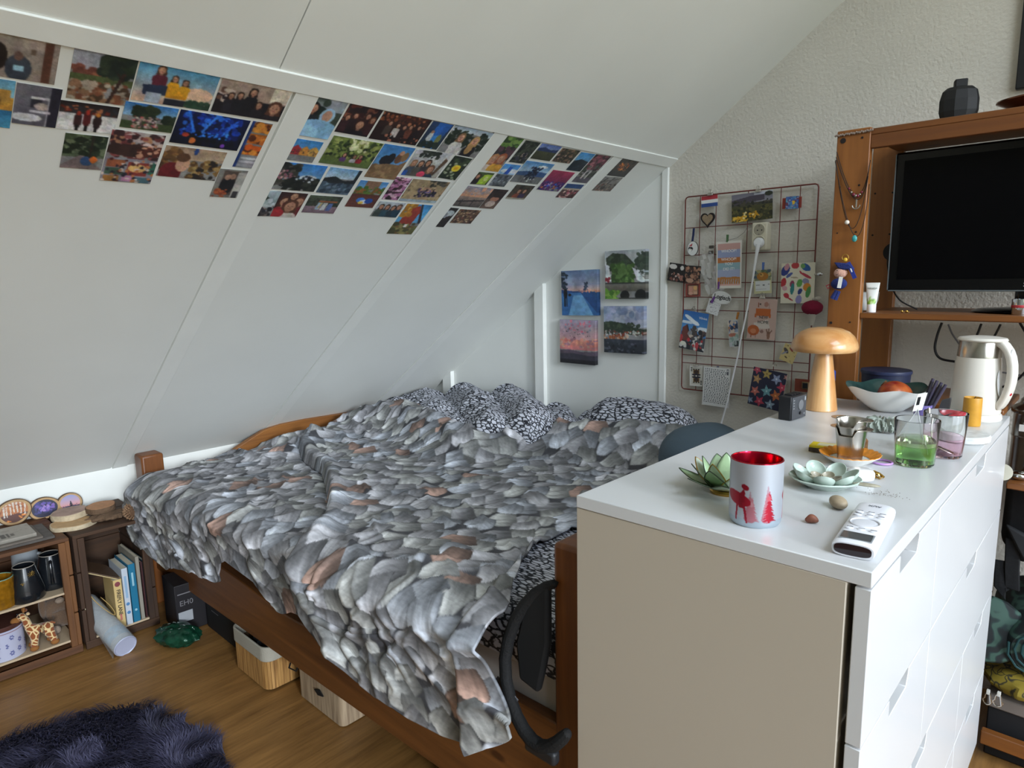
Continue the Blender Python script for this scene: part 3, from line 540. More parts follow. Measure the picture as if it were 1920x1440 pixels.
 (Z3((1462, 458), (1618, 470), (1520, 578), (1355, 570)), 'small photo print of a market hall with iron ribs', 'g0,1,8a8884,6a5f58;t3a3634,.3,.1,.36,.1,.1,.8,.04,.8;t3a3634,.6,.05,.66,.05,.45,.9,.4,.9;t4a4440,.0,.4,.9,.1,.9,.15,0,.46;s0,.5,1,1,50,.05,7a4a3c,3a2c2a,a88a7a'),
]
for i, (q, lab, spec) in enumerate(PH):
    c, r, u, w, h = rect_fit([onslope(*p) for p in q], Vector((0, 1, 0)), S_UP)
    nx = max(24, int(w/.0019)); ny = max(18, int(h/.0019))
    art = Art(nx, ny, '888', i).run(spec).photo()
    # prints are stuck flat; the odd one lies over its neighbour
    F = frame(c+S_N*(.0006+.0004*(i % 3)), r, u)
    link('photo_print', print_mesh('photo_print', art, w, h, .0007, PRINT, edge='eee'), M=F, label=lab, cat='photo', group='photo prints on the sloping wall')

# ================================================================== BED
BEDW = wood('orange stained bed pine', '4e2c12', '7c4d24', 0, .8, .42, knots=.35)
BEDP = wood('orange stained bed post', '582f14', '834f24', 2, .8, .42, knots=.3)
BEDY = wood('orange stained headboard pine', '6a3f1c', '9e6831', 1, .8, .42, knots=.3)
bed = thing('bed', 'orange pine bed frame with scalloped boards under the rumpled grey duvet', 'bed', (-1.66, .8, 0))
for (x0, y0, zt) in ((-2.845, .02, .656), (-.568, .052, .862), (-2.70, 1.48, .70), (-.60, 1.5, .80)):
    O('post', G().box((x0, y0, 0), (x0+.088, y0+.088, zt)), BEDP, bed, world=True, bevel=.009)
def scallop(t):                                 # wavy upper edge of the boards: 0..1
    return .5-.5*math.cos(2*PI*t)
# foot rail: bottom edge straight, upper edge with a long wave
n = 40; xa, xb = -2.76, -.56
top = [(xa+(xb-xa)*i/n, .36+.115*(sstep((i/n-.68)/.2)+sstep((.30-i/n)/.2))-.03*math.exp(-((i/n-.5)/.12)**2)) for i in range(n+1)]
yr = lambda x: .034+.020*(x+2.76)/2.2
poly = [(x, z) for x, z in top]+[(x, .158+.022*(x+2.76)/2.2) for x in (xb, -1.6, xa)]
O('foot_rail', G().prism([Vector((x, yr(x), z)) for x, z in poly], (0, .032, 0)), BEDW, bed, world=True, bevel=.004)
# headboard along the slope
hp = [(.10, .552), (.22, .556), (.33, .567), (.42, .590), (.50, .625), (.58, .658), (.66, .672), (.8, .676), (.98, .670), (1.14, .664), (1.3, .652), (1.48, .65)]
O('headboard', G().prism([Vector((-2.802, y, z)) for y, z in hp]+[Vector((-2.802, 1.48, .30)), Vector((-2.802, .10, .30))], (-.03, 0, 0)), BEDY, bed, world=True, bevel=.004)
O('side_rail', G().box((-.54, .13, .2), (-.51, 1.5, .46)), BEDY, bed, world=True, bevel=.004)
O('back_rail', G().box((-2.7, 1.53, .2), (-.6, 1.56, .46)), BEDW, bed, world=True, bevel=.004)
g = G()
for i in range(12): g.box((-2.72+i*.18, .09, .34), (-2.64+i*.18, 1.52, .36))
O('slat', g, BEDY, bed, world=True, kind='stuff')
mt = G().prism([(-2.76, .085, .36), (-.565, .085, .36), (-.565, .085, .655), (-1.2, .085, .645), (-2.0, .085, .59), (-2.76, .085, .555)], (0, 1.43, 0))
O('mattress', mt, mat('mattress ticking', 'b9b2aa', .8, bump=.2, bs=120), None, (-1.66, .8, .36), world=True, bevel=.035, seg=4, label='pale mattress showing below the patterned sheet next to the right bed post', cat='mattress')

# ---- black and white brushstroke pattern
def bw_mat():
    m, nt, b = _new('black and white brush pattern'); N = nt.nodes; K = nt.links
    tc = N.new('ShaderNodeTexCoord'); mp = N.new('ShaderNodeMapping'); mp.inputs['Scale'].default_value = (66, 190, 130); mp.inputs['Rotation'].default_value = (.2, .3, .5)
    K.new(tc.outputs['Object'], mp.inputs['Vector'])
    nz = N.new('ShaderNodeTexNoise'); nz.inputs['Scale'].default_value = .9; nz.inputs['Detail'].default_value = 2; K.new(mp.outputs[0], nz.inputs['Vector'])
    vo = N.new('ShaderNodeTexVoronoi'); vo.feature = 'DISTANCE_TO_EDGE'; vo.inputs['Scale'].default_value = 1.0
    mxv = N.new('ShaderNodeMix'); mxv.data_type = 'VECTOR'; mxv.inputs['Factor'].default_value = .5
    K.new(mp.outputs[0], mxv.inputs['A']); K.new(nz.outputs['Color'], mxv.inputs['B']); K.new(mxv.outputs['Result'], vo.inputs['Vector'])
    rp = N.new('ShaderNodeValToRGB'); e = rp.color_ramp.elements
    e[0].position = .07; e[0].color = (*L('1c1e27'), 1); e[1].position = .17; e[1].color = (*L('c4c7d2'), 1)
    K.new(vo.outputs['Distance'], rp.inputs['Fac']); K.new(rp.outputs['Color'], b.inputs['Base Color'])
    b.inputs['Roughness'].default_value = .85; return m
BW = bw_mat()
# sheet over the mattress
nr, nc = 120, 180
X, Y = np.meshgrid(np.linspace(-2.79, -.545, nc), np.linspace(.065, 1.54, nr))
Z = .657+.006*vnoise(X*6, Y*6, 3)+.004*vnoise(X*22, Y*16, 4)
ed = np.minimum(np.minimum(Y-.065, 1.54-Y), np.minimum(X+2.79, -.545-X))
Z -= .10*np.clip(1-ed/.035, 0, 1)**2
Z = Z-np.interp(X, [-2.8, -2.0, -1.2, -.5], [.100, .068, .012, 0])
grid_obj('bed_sheet', np.stack([X, Y, Z], -1), BW, thick=.004, label='black and white patterned sheet spread over the mattress beside the right bed post', cat='sheet')

# ---- the grey duvet
STONE = printmat('grey leaf print cotton', .82, streak=.16, bump=.12)
def duvet_print(x0, x1, q0, q1, res):
    """overlapping grey and blush petals, row over row"""
    w = int((x1-x0)/res); h = int((q1-q0)/res); rs = np.random.RandomState(23)
    a = np.ones((h, w, 3))*np.array([.27, .27, .29])
    st = vnoise(*np.meshgrid(np.arange(w)*.05, np.arange(h)*.05), 21)
    pitch, row = .076, .062; k = 0
    rows = int((q1-q0)/row)+3
    for j in range(rows):
        qc = q1-j*row+.02; off = (j % 2)*.5
        cols = [i for i in range(int((x1-x0)/pitch)+3)]; rs.shuffle(cols)
        for i in cols:
            cx = x0+(i+off-.5+rs.uniform(-.25, .25))*pitch; cy = qc+rs.uniform(-.3, .3)*row
            ln = .050*rs.uniform(.85, 1.2); wd = .041*rs.uniform(.85, 1.15); an = (.5 if i % 2 else -.62)+rs.normal(0, .22)
            r_ = rs.rand()
            if r_ < .055: base = np.array([.70, .58, .53])*rs.uniform(.8, 1.1)
            elif r_ < .3: base = np.array([.74, .76, .80])*rs.uniform(.8, 1.1)
            elif r_ < .6: base = np.array([.69, .695, .69])*rs.uniform(.88, 1.08)
            else: base = np.array([.68, .68, .70])*rs.uniform(.85, 1.15)
            R = ln*1.5; ia, ib = int((cx-R-x0)/res), int((cx+R-x0)/res)+1; ja, jb = int((q1-cy-R)/res), int((q1-cy+R)/res)+1
            ia, ja = max(ia, 0), max(ja, 0); ib, jb = min(ib, w), min(jb, h)
            if ia >= ib or ja >= jb: continue
            jj, ii = np.mgrid[ja:jb, ia:ib]
            dx = x0+(ii+.5)*res-cx; dy = (q1-(jj+.5)*res)-cy
            ca, sa = math.cos(an), math.sin(an)
            u = (dx*ca+dy*sa)/wd; v = -(-dx*sa+dy*ca)/ln           # v: -1 root .. 1 tip
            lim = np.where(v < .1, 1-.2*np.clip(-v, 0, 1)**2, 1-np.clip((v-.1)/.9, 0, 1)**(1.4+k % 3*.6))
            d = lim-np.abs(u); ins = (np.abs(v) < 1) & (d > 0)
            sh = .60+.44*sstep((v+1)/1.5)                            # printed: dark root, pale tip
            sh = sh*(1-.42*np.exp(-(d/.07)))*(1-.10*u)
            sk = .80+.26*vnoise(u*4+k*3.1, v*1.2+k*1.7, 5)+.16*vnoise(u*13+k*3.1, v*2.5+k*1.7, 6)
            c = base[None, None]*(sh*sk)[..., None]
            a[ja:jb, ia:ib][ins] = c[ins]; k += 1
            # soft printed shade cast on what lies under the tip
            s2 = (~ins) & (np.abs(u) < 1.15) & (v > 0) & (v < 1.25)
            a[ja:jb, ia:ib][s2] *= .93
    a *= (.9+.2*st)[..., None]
    return np.clip(a, 0, 1)
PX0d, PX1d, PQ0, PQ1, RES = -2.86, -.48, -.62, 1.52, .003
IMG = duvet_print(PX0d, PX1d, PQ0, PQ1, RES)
NU, NV, NH = 700, 360, 150
bp_x = [-2.80, -2.62, -2.49, -2.27, -2.02, -1.775, -1.66, -1.60, -1.54, -1.33, -1.21, -1.0, -.6]
bp_y = [1.12, 1.10, 1.12, 1.13, 1.05, .97, 1.0, 1.12, 1.26, 1.31, 1.355, 1.40, 1.34]
bp_z = [.665, .69, .725, .745, .735, .725, .715, .72, .745, .785, .79, .78, .76]
hem_x = [-2.69, -2.55, -2.38, -2.10, -1.98, -1.90, -1.86, -1.80, -1.63, -1.50, -1.42, -1.36, -1.32, -1.24, -1.12, -1.01, -.89, -.78, -.71, -.69, -.58]
hem_z = [.285, .275, .265, .325, .345, .37, .435, .455, .445, .39, .425, .43, .41, .37, .35, .34, .345, .36, .38, .345, .455]
Uu = np.linspace(0, 1, NU)
def XL0(y): return np.interp(y, [-.02, .02, .10, .2, 1.4], [-2.63, -2.65, -2.70, -2.765, -2.785])
def XR0(y): return np.interp(y, [-.02, .03, .12, .30, .38, .50, .58, .70, 1.4], [-.665, -.67, -.74, -.86, -.89, -.885, -.80, -.63, -.58])
base = lambda x: .588+.047*(x+2.75)-.045*np.exp(-((x+2.82)/.16)**2)
# top part
vv = np.linspace(0, 1, NV)[:, None]
xg = -2.78+(2.2)*Uu[None]
ybk = np.interp(xg, bp_x, bp_y); yt = ybk*(1-vv)+0.0*vv
xt = XL0(yt)+(XR0(yt)-XL0(yt))*Uu[None]
ybk = np.interp(xt, bp_x, bp_y); yt = ybk*(1-vv)
zbk = np.interp(xt, bp_x, bp_z)
zt = base(xt)+(zbk-base(xt))*sstep((yt-(ybk-.30))/.30)
zt -= .05*np.clip(1-vv/.035, 0, 1)**2
# hanging part: a rounded edge, then down to the hem
ww = np.linspace(0, 1, NH+1)[1:, None]
xr_ = XL0(0)+(XR0(0)-XL0(0))*Uu[None]
xh_ = -2.69+(2.11)*Uu[None]
hz = np.interp(xh_, hem_x, hem_z)
RR = .05; arc = RR*PI/2; zr_ = base(xr_); dropl = (zr_-RR)-hz; tot = arc+dropl
s = ww*tot; th_ = np.clip(s/RR, 0, PI/2)
yh = -RR*np.sin(th_)-.0*ww; zh = np.where(s < arc, zr_-RR+RR*np.cos(th_), zr_-RR-(s-arc))
fl = sstep(s/tot)
xh = xr_*(1-fl)+xh_*fl
qh = -s
Xa = np.vstack([xt, xh]); Ya = np.vstack([yt, yh]); Za = np.vstack([zt, zh]); Qa = np.vstack([yt, qh*np.ones_like(xh)])
hangw = np.vstack([np.zeros_like(xt), fl*np.ones_like(xh)])
# creases: a few directions of sharp noise plus big soft swells
def ridge(x, y, sd): return 1-np.abs(2*vnoise(x, y, sd)-1)
wx = Xa+.06*vnoise(Xa*3, Qa*3, 31); wq = Qa+.06*vnoise(Xa*3, Qa*3, 32)
d1 = ridge(wx*3.2+wq*2.2, wq*6.5-wx*1.2, 41)**3*.010
d2 = ridge(wx*7-wq*5, wq*9+wx*5, 42)**4*.011
d3 = (vnoise(Xa*2.2, Qa*2.4, 43)-.5)*.034
d4 = ridge(wx*12+wq*5, wq*11-wx*4, 44)**3*.0016
D = d1+d2+d3+d4
# left quarter and headboard side is bunched, the back edge gathered
bun = np.exp(-((Xa+2.62)/.22)**2-((Qa-.72)/.34)**2)
D += bun*(.065*ridge(wx*9, wq*8, 45)**2+.012)
gat = np.exp(-((np.vstack([ybk, np.zeros_like(xh)+9])-Ya)/.16)**2)*(hangw == 0)
D += gat*(.030*ridge(wx*4-wq*3, wq*7+wx*5, 46)**2)
# the doubled flap: a long step running from the headboard to the hem
FX = np.array([-2.52, -2.454, -2.30, -2.134, -1.98, -1.856, -1.70, -1.547, -1.44, -1.37, -1.30, -1.20, -1.12]); FQ = np.array([.66, .565, .505, .453, .40, .336, .25, .156, .06, -.04, -.14, -.28, -.42])
sd = np.full(Xa.shape, 9.0); sg = np.ones(Xa.shape)
for i in range(len(FX)-1):
    ax, aq, bx_, bq = FX[i], FQ[i], FX[i+1], FQ[i+1]; ll = math.hypot(bx_-ax, bq-aq)
    tx, tq = (bx_-ax)/ll, (bq-aq)/ll; t_ = np.clip((Xa-ax)*tx+(Qa-aq)*tq, 0, ll)
    dx, dq = Xa-ax-tx*t_, Qa-aq-tq*t_; dd = np.hypot(dx, dq); s_ = np.sign(-tq*dx+tx*dq)
    up_ = dd < sd; sd = np.where(up_, dd, sd); sg = np.where(up_, s_, sg)
SD = sd*sg
D += np.where(SD > 0, .042*sstep(SD/.016)*np.exp(-SD/.22)+.012*np.exp(-((SD-.03)/.025)**2), -.010*np.exp(-(SD/.02)**2))
# a second, upright fold near the right hand hem and the seam flap above it
SX = np.interp(Qa, [-.5, -.30, 0, .25, .40], [-.705, -.715, -.735, -.83, -.92]); S2 = Xa-SX
D += np.where(S2 > 0, .022*sstep(S2/.014)*np.exp(-S2/.10), -.006*np.exp(-(S2/.02)**2))*sstep((.42-Qa)/.1)
S3 = Qa-np.interp(Xa, [-1.25, -1.05, -.85], [-.10, .04, .20]); m3 = sstep((Xa+1.3)/.1)*sstep((-.78-Xa)/.06)
D += m3*np.where(S3 < 0, .012*sstep(-S3/.012)*np.exp(S3/.08), 0)
# a scatter of fine pressed creases
_rs = np.random.RandomState(4)
for _k in range(34):
    ax, aq = _rs.uniform(-2.7, -.8), _rs.uniform(-.3, 1.0); an = _rs.choice([.25, -.35, 1.2, 1.75, .6])+_rs.normal(0, .15); ll = _rs.uniform(.15, .5)
    tx, tq = math.cos(an), math.sin(an); t_ = (Xa-ax)*tx+(Qa-aq)*tq; n_ = -(Xa-ax)*tq+(Qa-aq)*tx+.015*np.sin(t_*14+_k)
    D += _rs.uniform(.003, .007)*np.exp(-(n_/.007)**2)*sstep(t_/.06)*sstep((ll-t_)/.06)-.0025*np.exp(-((n_-.016)/.010)**2)*sstep(t_/.06)*sstep((ll-t_)/.06)
# pleats of the hanging part
pl = (vnoise(Xa*4.5+Qa*1.2, Qa*.8, 51)-.5)*.045+(ridge(Xa*8+Qa*1.5, Qa*.9, 52)**3)*.012
NY = hangw*np.clip(1.0, 0, 1)
tilt = np.vstack([np.zeros_like(xt), np.sin(th_)])                # 0 on top, 1 on the hanging part
Za = Za+D*(1-tilt); Ya = Ya-(D+.006)*tilt-pl*hangw
Za = Za+hangw*1.2*(-.02-Ya)                                      # the hem follows its drape: where it swings out it also rises
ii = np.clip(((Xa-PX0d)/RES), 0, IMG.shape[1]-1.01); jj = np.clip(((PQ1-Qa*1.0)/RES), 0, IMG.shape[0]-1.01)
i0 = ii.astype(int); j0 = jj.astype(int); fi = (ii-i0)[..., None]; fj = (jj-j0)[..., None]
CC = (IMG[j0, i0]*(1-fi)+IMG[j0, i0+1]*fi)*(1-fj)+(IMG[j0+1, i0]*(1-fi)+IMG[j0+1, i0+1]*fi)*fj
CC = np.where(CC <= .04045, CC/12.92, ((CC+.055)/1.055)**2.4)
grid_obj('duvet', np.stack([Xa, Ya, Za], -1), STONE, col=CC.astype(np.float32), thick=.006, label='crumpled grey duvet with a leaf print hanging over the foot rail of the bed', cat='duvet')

# ---- the heap of black and white bedding against the wall, and the pillow to its right
def heap(name, x0, x1, y0, y1, ridges, nx, ny, amp, sd, **t):
    X, Y = np.meshgrid(np.linspace(x0, x1, nx), np.linspace(y0, y1, ny)); Z = np.full(X.shape, .60)
    for (ax, ay, bx_, by_, h, r) in ridges:
        l2 = (bx_-ax)**2+(by_-ay)**2; t_ = np.clip(((X-ax)*(bx_-ax)+(Y-ay)*(by_-ay))/l2, 0, 1)
        d = np.hypot(X-ax-(bx_-ax)*t_, Y-ay-(by_-ay)*t_)/r
        hh = h-.03*np.abs(t_-.4)
        Z = np.maximum(Z, .60+(hh-.60)*np.sqrt(np.clip(1-d**2, 0, 1)))
    Z = Z+amp*(ridge(X*9+Y*5, Y*8-X*3, sd)**2-.4)*np.clip((Z-.6)/.08, 0, 1)
    K = Z > .606; kf = K[:-1, :-1] | K[1:, :-1] | K[:-1, 1:] | K[1:, 1:]
    # undercut so that the edges curl in
    return grid_obj(name, np.stack([X, Y, Z], -1), BW, keep=kf, thick=.01, **t)
heap('patterned_blanket', -2.80, -1.45, .88, 1.59,
     [(-2.62, 1.42, -2.05, 1.10, .77, .17), (-2.34, 1.48, -1.76, 1.10, .822, .15), (-2.06, 1.50, -1.62, 1.18, .848, .15), (-2.1, 1.08, -1.78, 1.02, .745, .13), (-1.72, 1.46, -1.54, 1.30, .79, .11), (-2.7, 1.3, -2.5, 1.2, .73, .1)],
     260, 150, .022, 61, label='black and white patterned blanket heaped against the wall behind the duvet', cat='blanket')
heap('pillow', -1.54, -.98, 1.24, 1.60, [(-1.38, 1.44, -1.12, 1.46, .858, .16), (-1.48, 1.42, -1.44, 1.42, .80, .1)], 120, 90, .010, 62,
     label='black and white patterned pillow right of the heaped blanket, under the canvases', cat='pillow')
# blue-grey round cushion and the small strap on the post
g = G().ball((0, 0, 0), (.15, .15, .115), 32, 16, fn=lambda x, y, z: 1+.02*math.sin(5*x+3*y))
O('cushion', g, mat('slate blue fabric', '4a5a66', .8, bump=.3, bs=300), None, (-.76, 1.06, .775), label='round slate blue cushion on the bed behind the dresser', cat='cushion')
BLK = mat('black webbing', '070708', .8, bump=.4, bs=200)
bag = thing('strap_bag', 'black strap and pouch hung over the right bed post', 'bag', (-.56, .02, .6))
pts = [(-.545, .045, .79), (-.60, .038, .76), (-.645, .02, .69), (-.665, .005, .60), (-.635, -.01, .53), (-.585, -.02, .485), (-.54, -.022, .475), (-.505, -.02, .50), (-.475, -.012, .545)]
O('strap', G().tube(pts, [.010, .013, .014, .014, .014, .015, .016, .015, .012], 10), BLK, bag, world=True, sub=1)
g = G().prism([(-.565, .03, .78), (-.62, .026, .73), (-.642, .02, .64), (-.63, .015, .565), (-.585, .02, .55), (-.575, .025, .60), (-.565, .03, .66)], (0, .018, 0))
O('pouch', g, mat('black nylon', '050506', .85), bag, world=True, bevel=.006)
O('buckle', G().box((-.575, -.033, .462), (-.50, -.012, .49)), mat('dull grey strap end', '1c1d20', .5), bag, world=True, bevel=.006)
O('care_label', G().obox((-.645, -.005, .545), (.028, 0, -.014), (0, .001, 0), (.004, 0, .006)), mat('grey label', '55565c', .7), bag, world=True)

# ================================================================== DRESSER
LAC = mat('white lacquer', 'c9cacb', .32, var=.008, vs_=2, coat=.15)
LACG = mat('white lacquer shaded side foil', 'b5ab9c', .5, var=.01, vs_=2)  # same white as the top, with the side's shade mixed into the colour
DT = .99
dr = thing('dresser', 'white dresser with eight cut-out drawer fronts, crowded top, right of the bed', 'dresser', (-.235, .6, 0))
O('dresser_top', G().box((-.47, 0, DT-.022), (0, 1.2, DT)), LAC, dr, world=True, bevel=.0015)
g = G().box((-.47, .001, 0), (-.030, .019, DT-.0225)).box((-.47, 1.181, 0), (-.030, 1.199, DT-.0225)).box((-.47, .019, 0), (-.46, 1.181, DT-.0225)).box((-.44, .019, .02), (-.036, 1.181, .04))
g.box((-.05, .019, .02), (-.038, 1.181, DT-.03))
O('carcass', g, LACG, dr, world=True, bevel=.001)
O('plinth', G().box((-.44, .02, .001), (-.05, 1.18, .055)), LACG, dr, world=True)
rows = [.966, .7395, .513, .2865, .06]
def drawer(y0, y1, z0, z1):
    yc = (y0+y1)/2; e = .0015; a, b, d = .056, .046, .030
    poly = [(y0+e, z0+e), (y1-e, z0+e), (y1-e, z1-e), (yc+a, z1-e), (yc+a, z1-.010), (yc+b, z1-d), (yc-a, z1-d), (yc-a, z1-e), (y0+e, z1-e)]
    o = O('drawer', G().prism([Vector((-.020, y, z)) for y, z in poly], (.020, 0, 0)), LAC, dr, world=True, bevel=.0012)
for r in range(4):
    spl = .4 if r < 2 else .8
    for a, b in ((0, spl), (spl, 1.2)): drawer(a, b, rows[r+1], rows[r])

# ================================================================== THINGS ON THE DRESSER TOP
Z0 = DT+.0004
STEEL = mat('stainless steel', 'b9b4ac', .22, metal=1, var=.12, vs_=30)
STEELS = mat('stained steel', 'b0947c', .33, metal=1, var=.3, vs_=40)
CHROME = mat('chrome', 'cfd2d4', .08, metal=1, var=.03)
GOLD = mat('brushed gold', 'b8934a', .3, metal=1, var=.15, vs_=50)
PLW = mat('white plastic', 'e4e5e6', .35, var=.01)
PLB = mat('black plastic', '14151a', .35, var=.05)
WHC = mat('white glaze', 'e6e6e2', .22, var=.015, coat=.3)

# mushroom lamp
LW = wood('pale lacquered lamp wood', 'bf854c', 'e2b883', 2, .55, .3, coat=.35, contrast=(.36, .66))
LWS = wood('pale lacquered shade wood', 'b98048', 'deb27c', 0, .5, .28, coat=.4, contrast=(.36, .66))
lp = thing('mushroom_lamp', 'light wooden mushroom lamp at the far left of the dresser top', 'lamp', (-.397, 1.0, Z0))
O('stem', G().lathe([(.0, 0), (.040, 0), (.0415, .003), (.0405, .008), (.034, .06), (.027, .115), (.0215, .155), (.0195, .172), (0, .172)], 40), LW, lp)
O('lamp_shade', G().lathe([(.0, .161), (.060, .160), (.078, .1615), (.083, .167), (.084, .174), (.081, .187), (.073, .202), (.060, .214), (.042, .222), (.02, .2255), (0, .226)], 48), LWS, lp)
O('switch', G().lathe([(0, 0), (.007, 0), (.007, .006), (0, .006)], 16, M=Matrix.Translation((-.034, -.016, .032)) @ Matrix.Rotation(-PI/2, 4, 'Y') @ Matrix.Rotation(.4, 4, 'X')), CHROME, lp)
# little black radio-like box
bxm = thing('cassette_player', 'small black and grey box leaning by the lamp base at the dresser edge', 'box', (-.418, .835, Z0), -.10)
O('case', G().box((-.018, -.030, 0), (.016, .048, .062)), mat('matt black case', '1b1c20', .5), bxm, bevel=.003)
O('front_plate', G().box((.016, -.028, .002), (.019, .046, .060)), mat('dark grey case front', '4c4e52', .45, metal=.3), bxm, bevel=.001)
O('tuning_dial', G().lathe([(0, 0), (.013, 0), (.013, .002), (0, .002)], 24, M=Matrix.Translation((.019, .014, .037)) @ Matrix.Rotation(PI/2, 4, 'Y')), mat('grey dial', '77797c', .4, metal=.3), bxm)
O('push_button', G().lathe([(0, 0), (.004, 0), (.004, .003), (0, .003)], 12, M=Matrix.Translation((.019, .012, .016)) @ Matrix.Rotation(PI/2, 4, 'Y')), PLB, bxm)
g = G()
for k in range(4): g.box((-.012, -.012+k*.014, .062), (.008, -.002+k*.014, .065))
O('top_keys', g, PLB, bxm, bevel=.0008)
g = G()
for k in range(4): g.box((.019, -.024, .030+k*.007), (.0194, -.018, .032+k*.007))
g.box((.019, .036, .046), (.0194, .042, .056)); g.box((.019, .034, .010), (.0194, .038, .014))
O('scale_marks', g, mat('pale print', '8f9194', .6), bxm)

# large wavy bowl with the pomegranate
def wavy(n, amp): return lambda a, t: 1+amp*math.cos(n*a+.5)*t
bw_ = thing('fruit_bowl', 'wide white bowl with a wavy rim and dark green inside, behind the infuser', 'bowl', M=Matrix.Translation((-.258, 1.095, Z0)) @ Matrix.Diagonal((.86, .86, .95, 1)))
def bowl_shell(prof, n, wav, rise):
    g = G(); vv = []; ff = []
    for i, (r, z) in enumerate(prof):
        for j in range(n):
            a = 2*PI*j/n; w = 1+wav*math.cos(6*a+.4)*(r/.118)**2; zz = z+rise*math.cos(6*a+.4)*(r/.118)**3
            vv.append((r*w*math.cos(a), r*w*math.sin(a), zz))
    for i in range(len(prof)-1):
        for j in range(n): k = (j+1) % n; ff.append((i*n+j, i*n+k, (i+1)*n+k, (i+1)*n+j))
    return g.add(vv, ff)
po = [(.001, 0), (.040, 0), (.047, .004), (.068, .018), (.090, .036), (.108, .055), (.118, .068), (.1195, .0695)]
pi_ = [(.1195, .0695), (.116, .0675), (.104, .056), (.086, .039), (.064, .023), (.042, .010), (.001, .008)]
O('bowl_outside', bowl_shell(po, 72, .030, .0042), WHC, bw_)
O('bowl_inside', bowl_shell(pi_, 72, .030, .0042), mat('green glaze', '2e4a47', .22, var=.35, vs_=14, coat=.3), bw_)
def fruit_mat():
    m, nt, b = _new('pomegranate skin'); N = nt.nodes; K = nt.links
    tc = N.new('ShaderNodeTexCoord'); nz = N.new('ShaderNodeTexNoise'); nz.inputs['Scale'].default_value = 26; nz.inputs['Detail'].default_value = 5
    K.new(tc.outputs['Object'], nz.inputs['Vector']); rp = N.new('ShaderNodeValToRGB'); e = rp.color_ramp.elements
    e[0].position = .36; e[0].color = (*L('7a1c1c'), 1); e[1].position = .68; e[1].color = (*L('b8622c'), 1)
    K.new(nz.outputs['Fac'], rp.inputs['Fac']); K.new(rp.outputs['Color'], b.inputs['Base Color']); b.inputs['Roughness'].default_value = .3; return m
pg = thing('pomegranate', 'orange and red pomegranate lying in the wavy bowl', 'fruit', M=Matrix.Translation((-.240, 1.088, Z0+.046)) @ Matrix.Diagonal((.88, .88, .9, 1)))
FR = fruit_mat()
O('skin', G().ball((0, 0, 0), (.047, .047, .040), 32, 18, fn=lambda x, y, z: 1+.03*math.cos(5*math.atan2(y, x))*(1-z*z)), FR, pg)
O('crown', G().lathe([(.005, -.002), (.009, .004), (.011, .010), (.008, .009), (.004, .002)], 12, M=Matrix.Translation((-.030, .022, .022)) @ Matrix.Rotation(-.9, 4, 'Y')), mat('dry crown', '6a4424', .8), pg)
# dark tub behind the bowl and blue lidded jar behind the lamp: stand on the far end
tb = thing('dark_tub', 'low navy tub behind the fruit bowl against the rack', 'tub', (-.33, 1.36, .9925))
O('tub_wall', G().lathe([(.001, 0), (.060, 0), (.064, .01), (.066, .05), (.067, .062), (.062, .062), (.06, .012), (.001, .01)], 32), mat('navy plastic', '232a45', .5), tb)
O('tub_lid', G().lathe([(.001, .062), (.069, .062), (.070, .066), (.069, .072), (.001, .073)], 32), mat('navy lid', '2c3453', .45), tb)
tj = thing('lidded_jar', 'small jar with a bright blue lid right behind the lamp stem', 'jar', (-.440, 1.170, Z0))
O('jar_body', G().lathe([(.001, 0), (.020, 0), (.022, .01), (.022, .052), (.018, .058), (.001, .058)], 24), mat('frosted jar', 'b7a58c', .45), tj)
O('jar_lid', G().lathe([(.001, .056), (.0235, .056), (.0235, .082), (.021, .086), (.001, .086)], 24), mat('bright blue lid', '2a4fae', .4), tj)
# kettle
kt = thing('electric_kettle', 'white electric kettle with steel band at the far right of the dresser', 'kettle', M=Matrix.Translation((-.066, 1.118, Z0)) @ Matrix.Rotation(-.30, 4, 'Z') @ Matrix.Diagonal((.83, .83, 1, 1)))
KB = mat('white kettle plastic', 'd6d2c9', .3, var=.01)
O('power_base', G().lathe([(.001, 0), (.070, 0), (.072, .004), (.070, .014), (.064, .018), (.001, .018)], 40), KB, kt)
O('kettle_body', G().lathe([(.001, .018), (.066, .018), (.0675, .022), (.063, .08), (.058, .14), (.0555, .158), (.001, .158)], 48), KB, kt)
O('steel_band', G().lathe([(.0562, .157), (.0562, .160), (.0525, .197), (.0520, .198), (.045, .198)], 48), STEEL, kt)
O('kettle_lid', G().lathe([(.0, .198), (.056, .197), (.0575, .200), (.054, .2045), (.035, .2075), (.0, .208)], 48, sx=1.12, M=Matrix.Translation((.006, 0, 0))), KB, kt)
g = G(); hp_ = [(.040, 0, .199), (.068, 0, .190), (.088, 0, .162), (.094, 0, .122), (.089, 0, .082), (.076, 0, .050), (.062, 0, .034)]
g.strip(hp_, .036, .020, (0, 1, 0))
O('kettle_handle', g, KB, kt, bevel=.007, seg=3, sub=1)
O('rocker_switch', G().ball((.0895, -.004, .168), (.006, .011, .013), 16, 10), PLW, kt)
O('pilot_lamp', G().ball((.0905, -.002, .072), (.006, .008, .005), 14, 8), mat('red lamp lens', 'b41a2a', .2), kt)
O('window_strip', G().lathe([(.0, -.001), (.012, -.001), (.013, .001), (.0, .002)], 20, sy=2.6, M=Matrix.Translation((.064, -.006, .095)) @ Matrix.Rotation(PI/2-.11, 4, 'Y') @ Matrix.Rotation(PI/2, 4, 'Z')), mat('white water gauge', 'eef0f2', .25), kt)
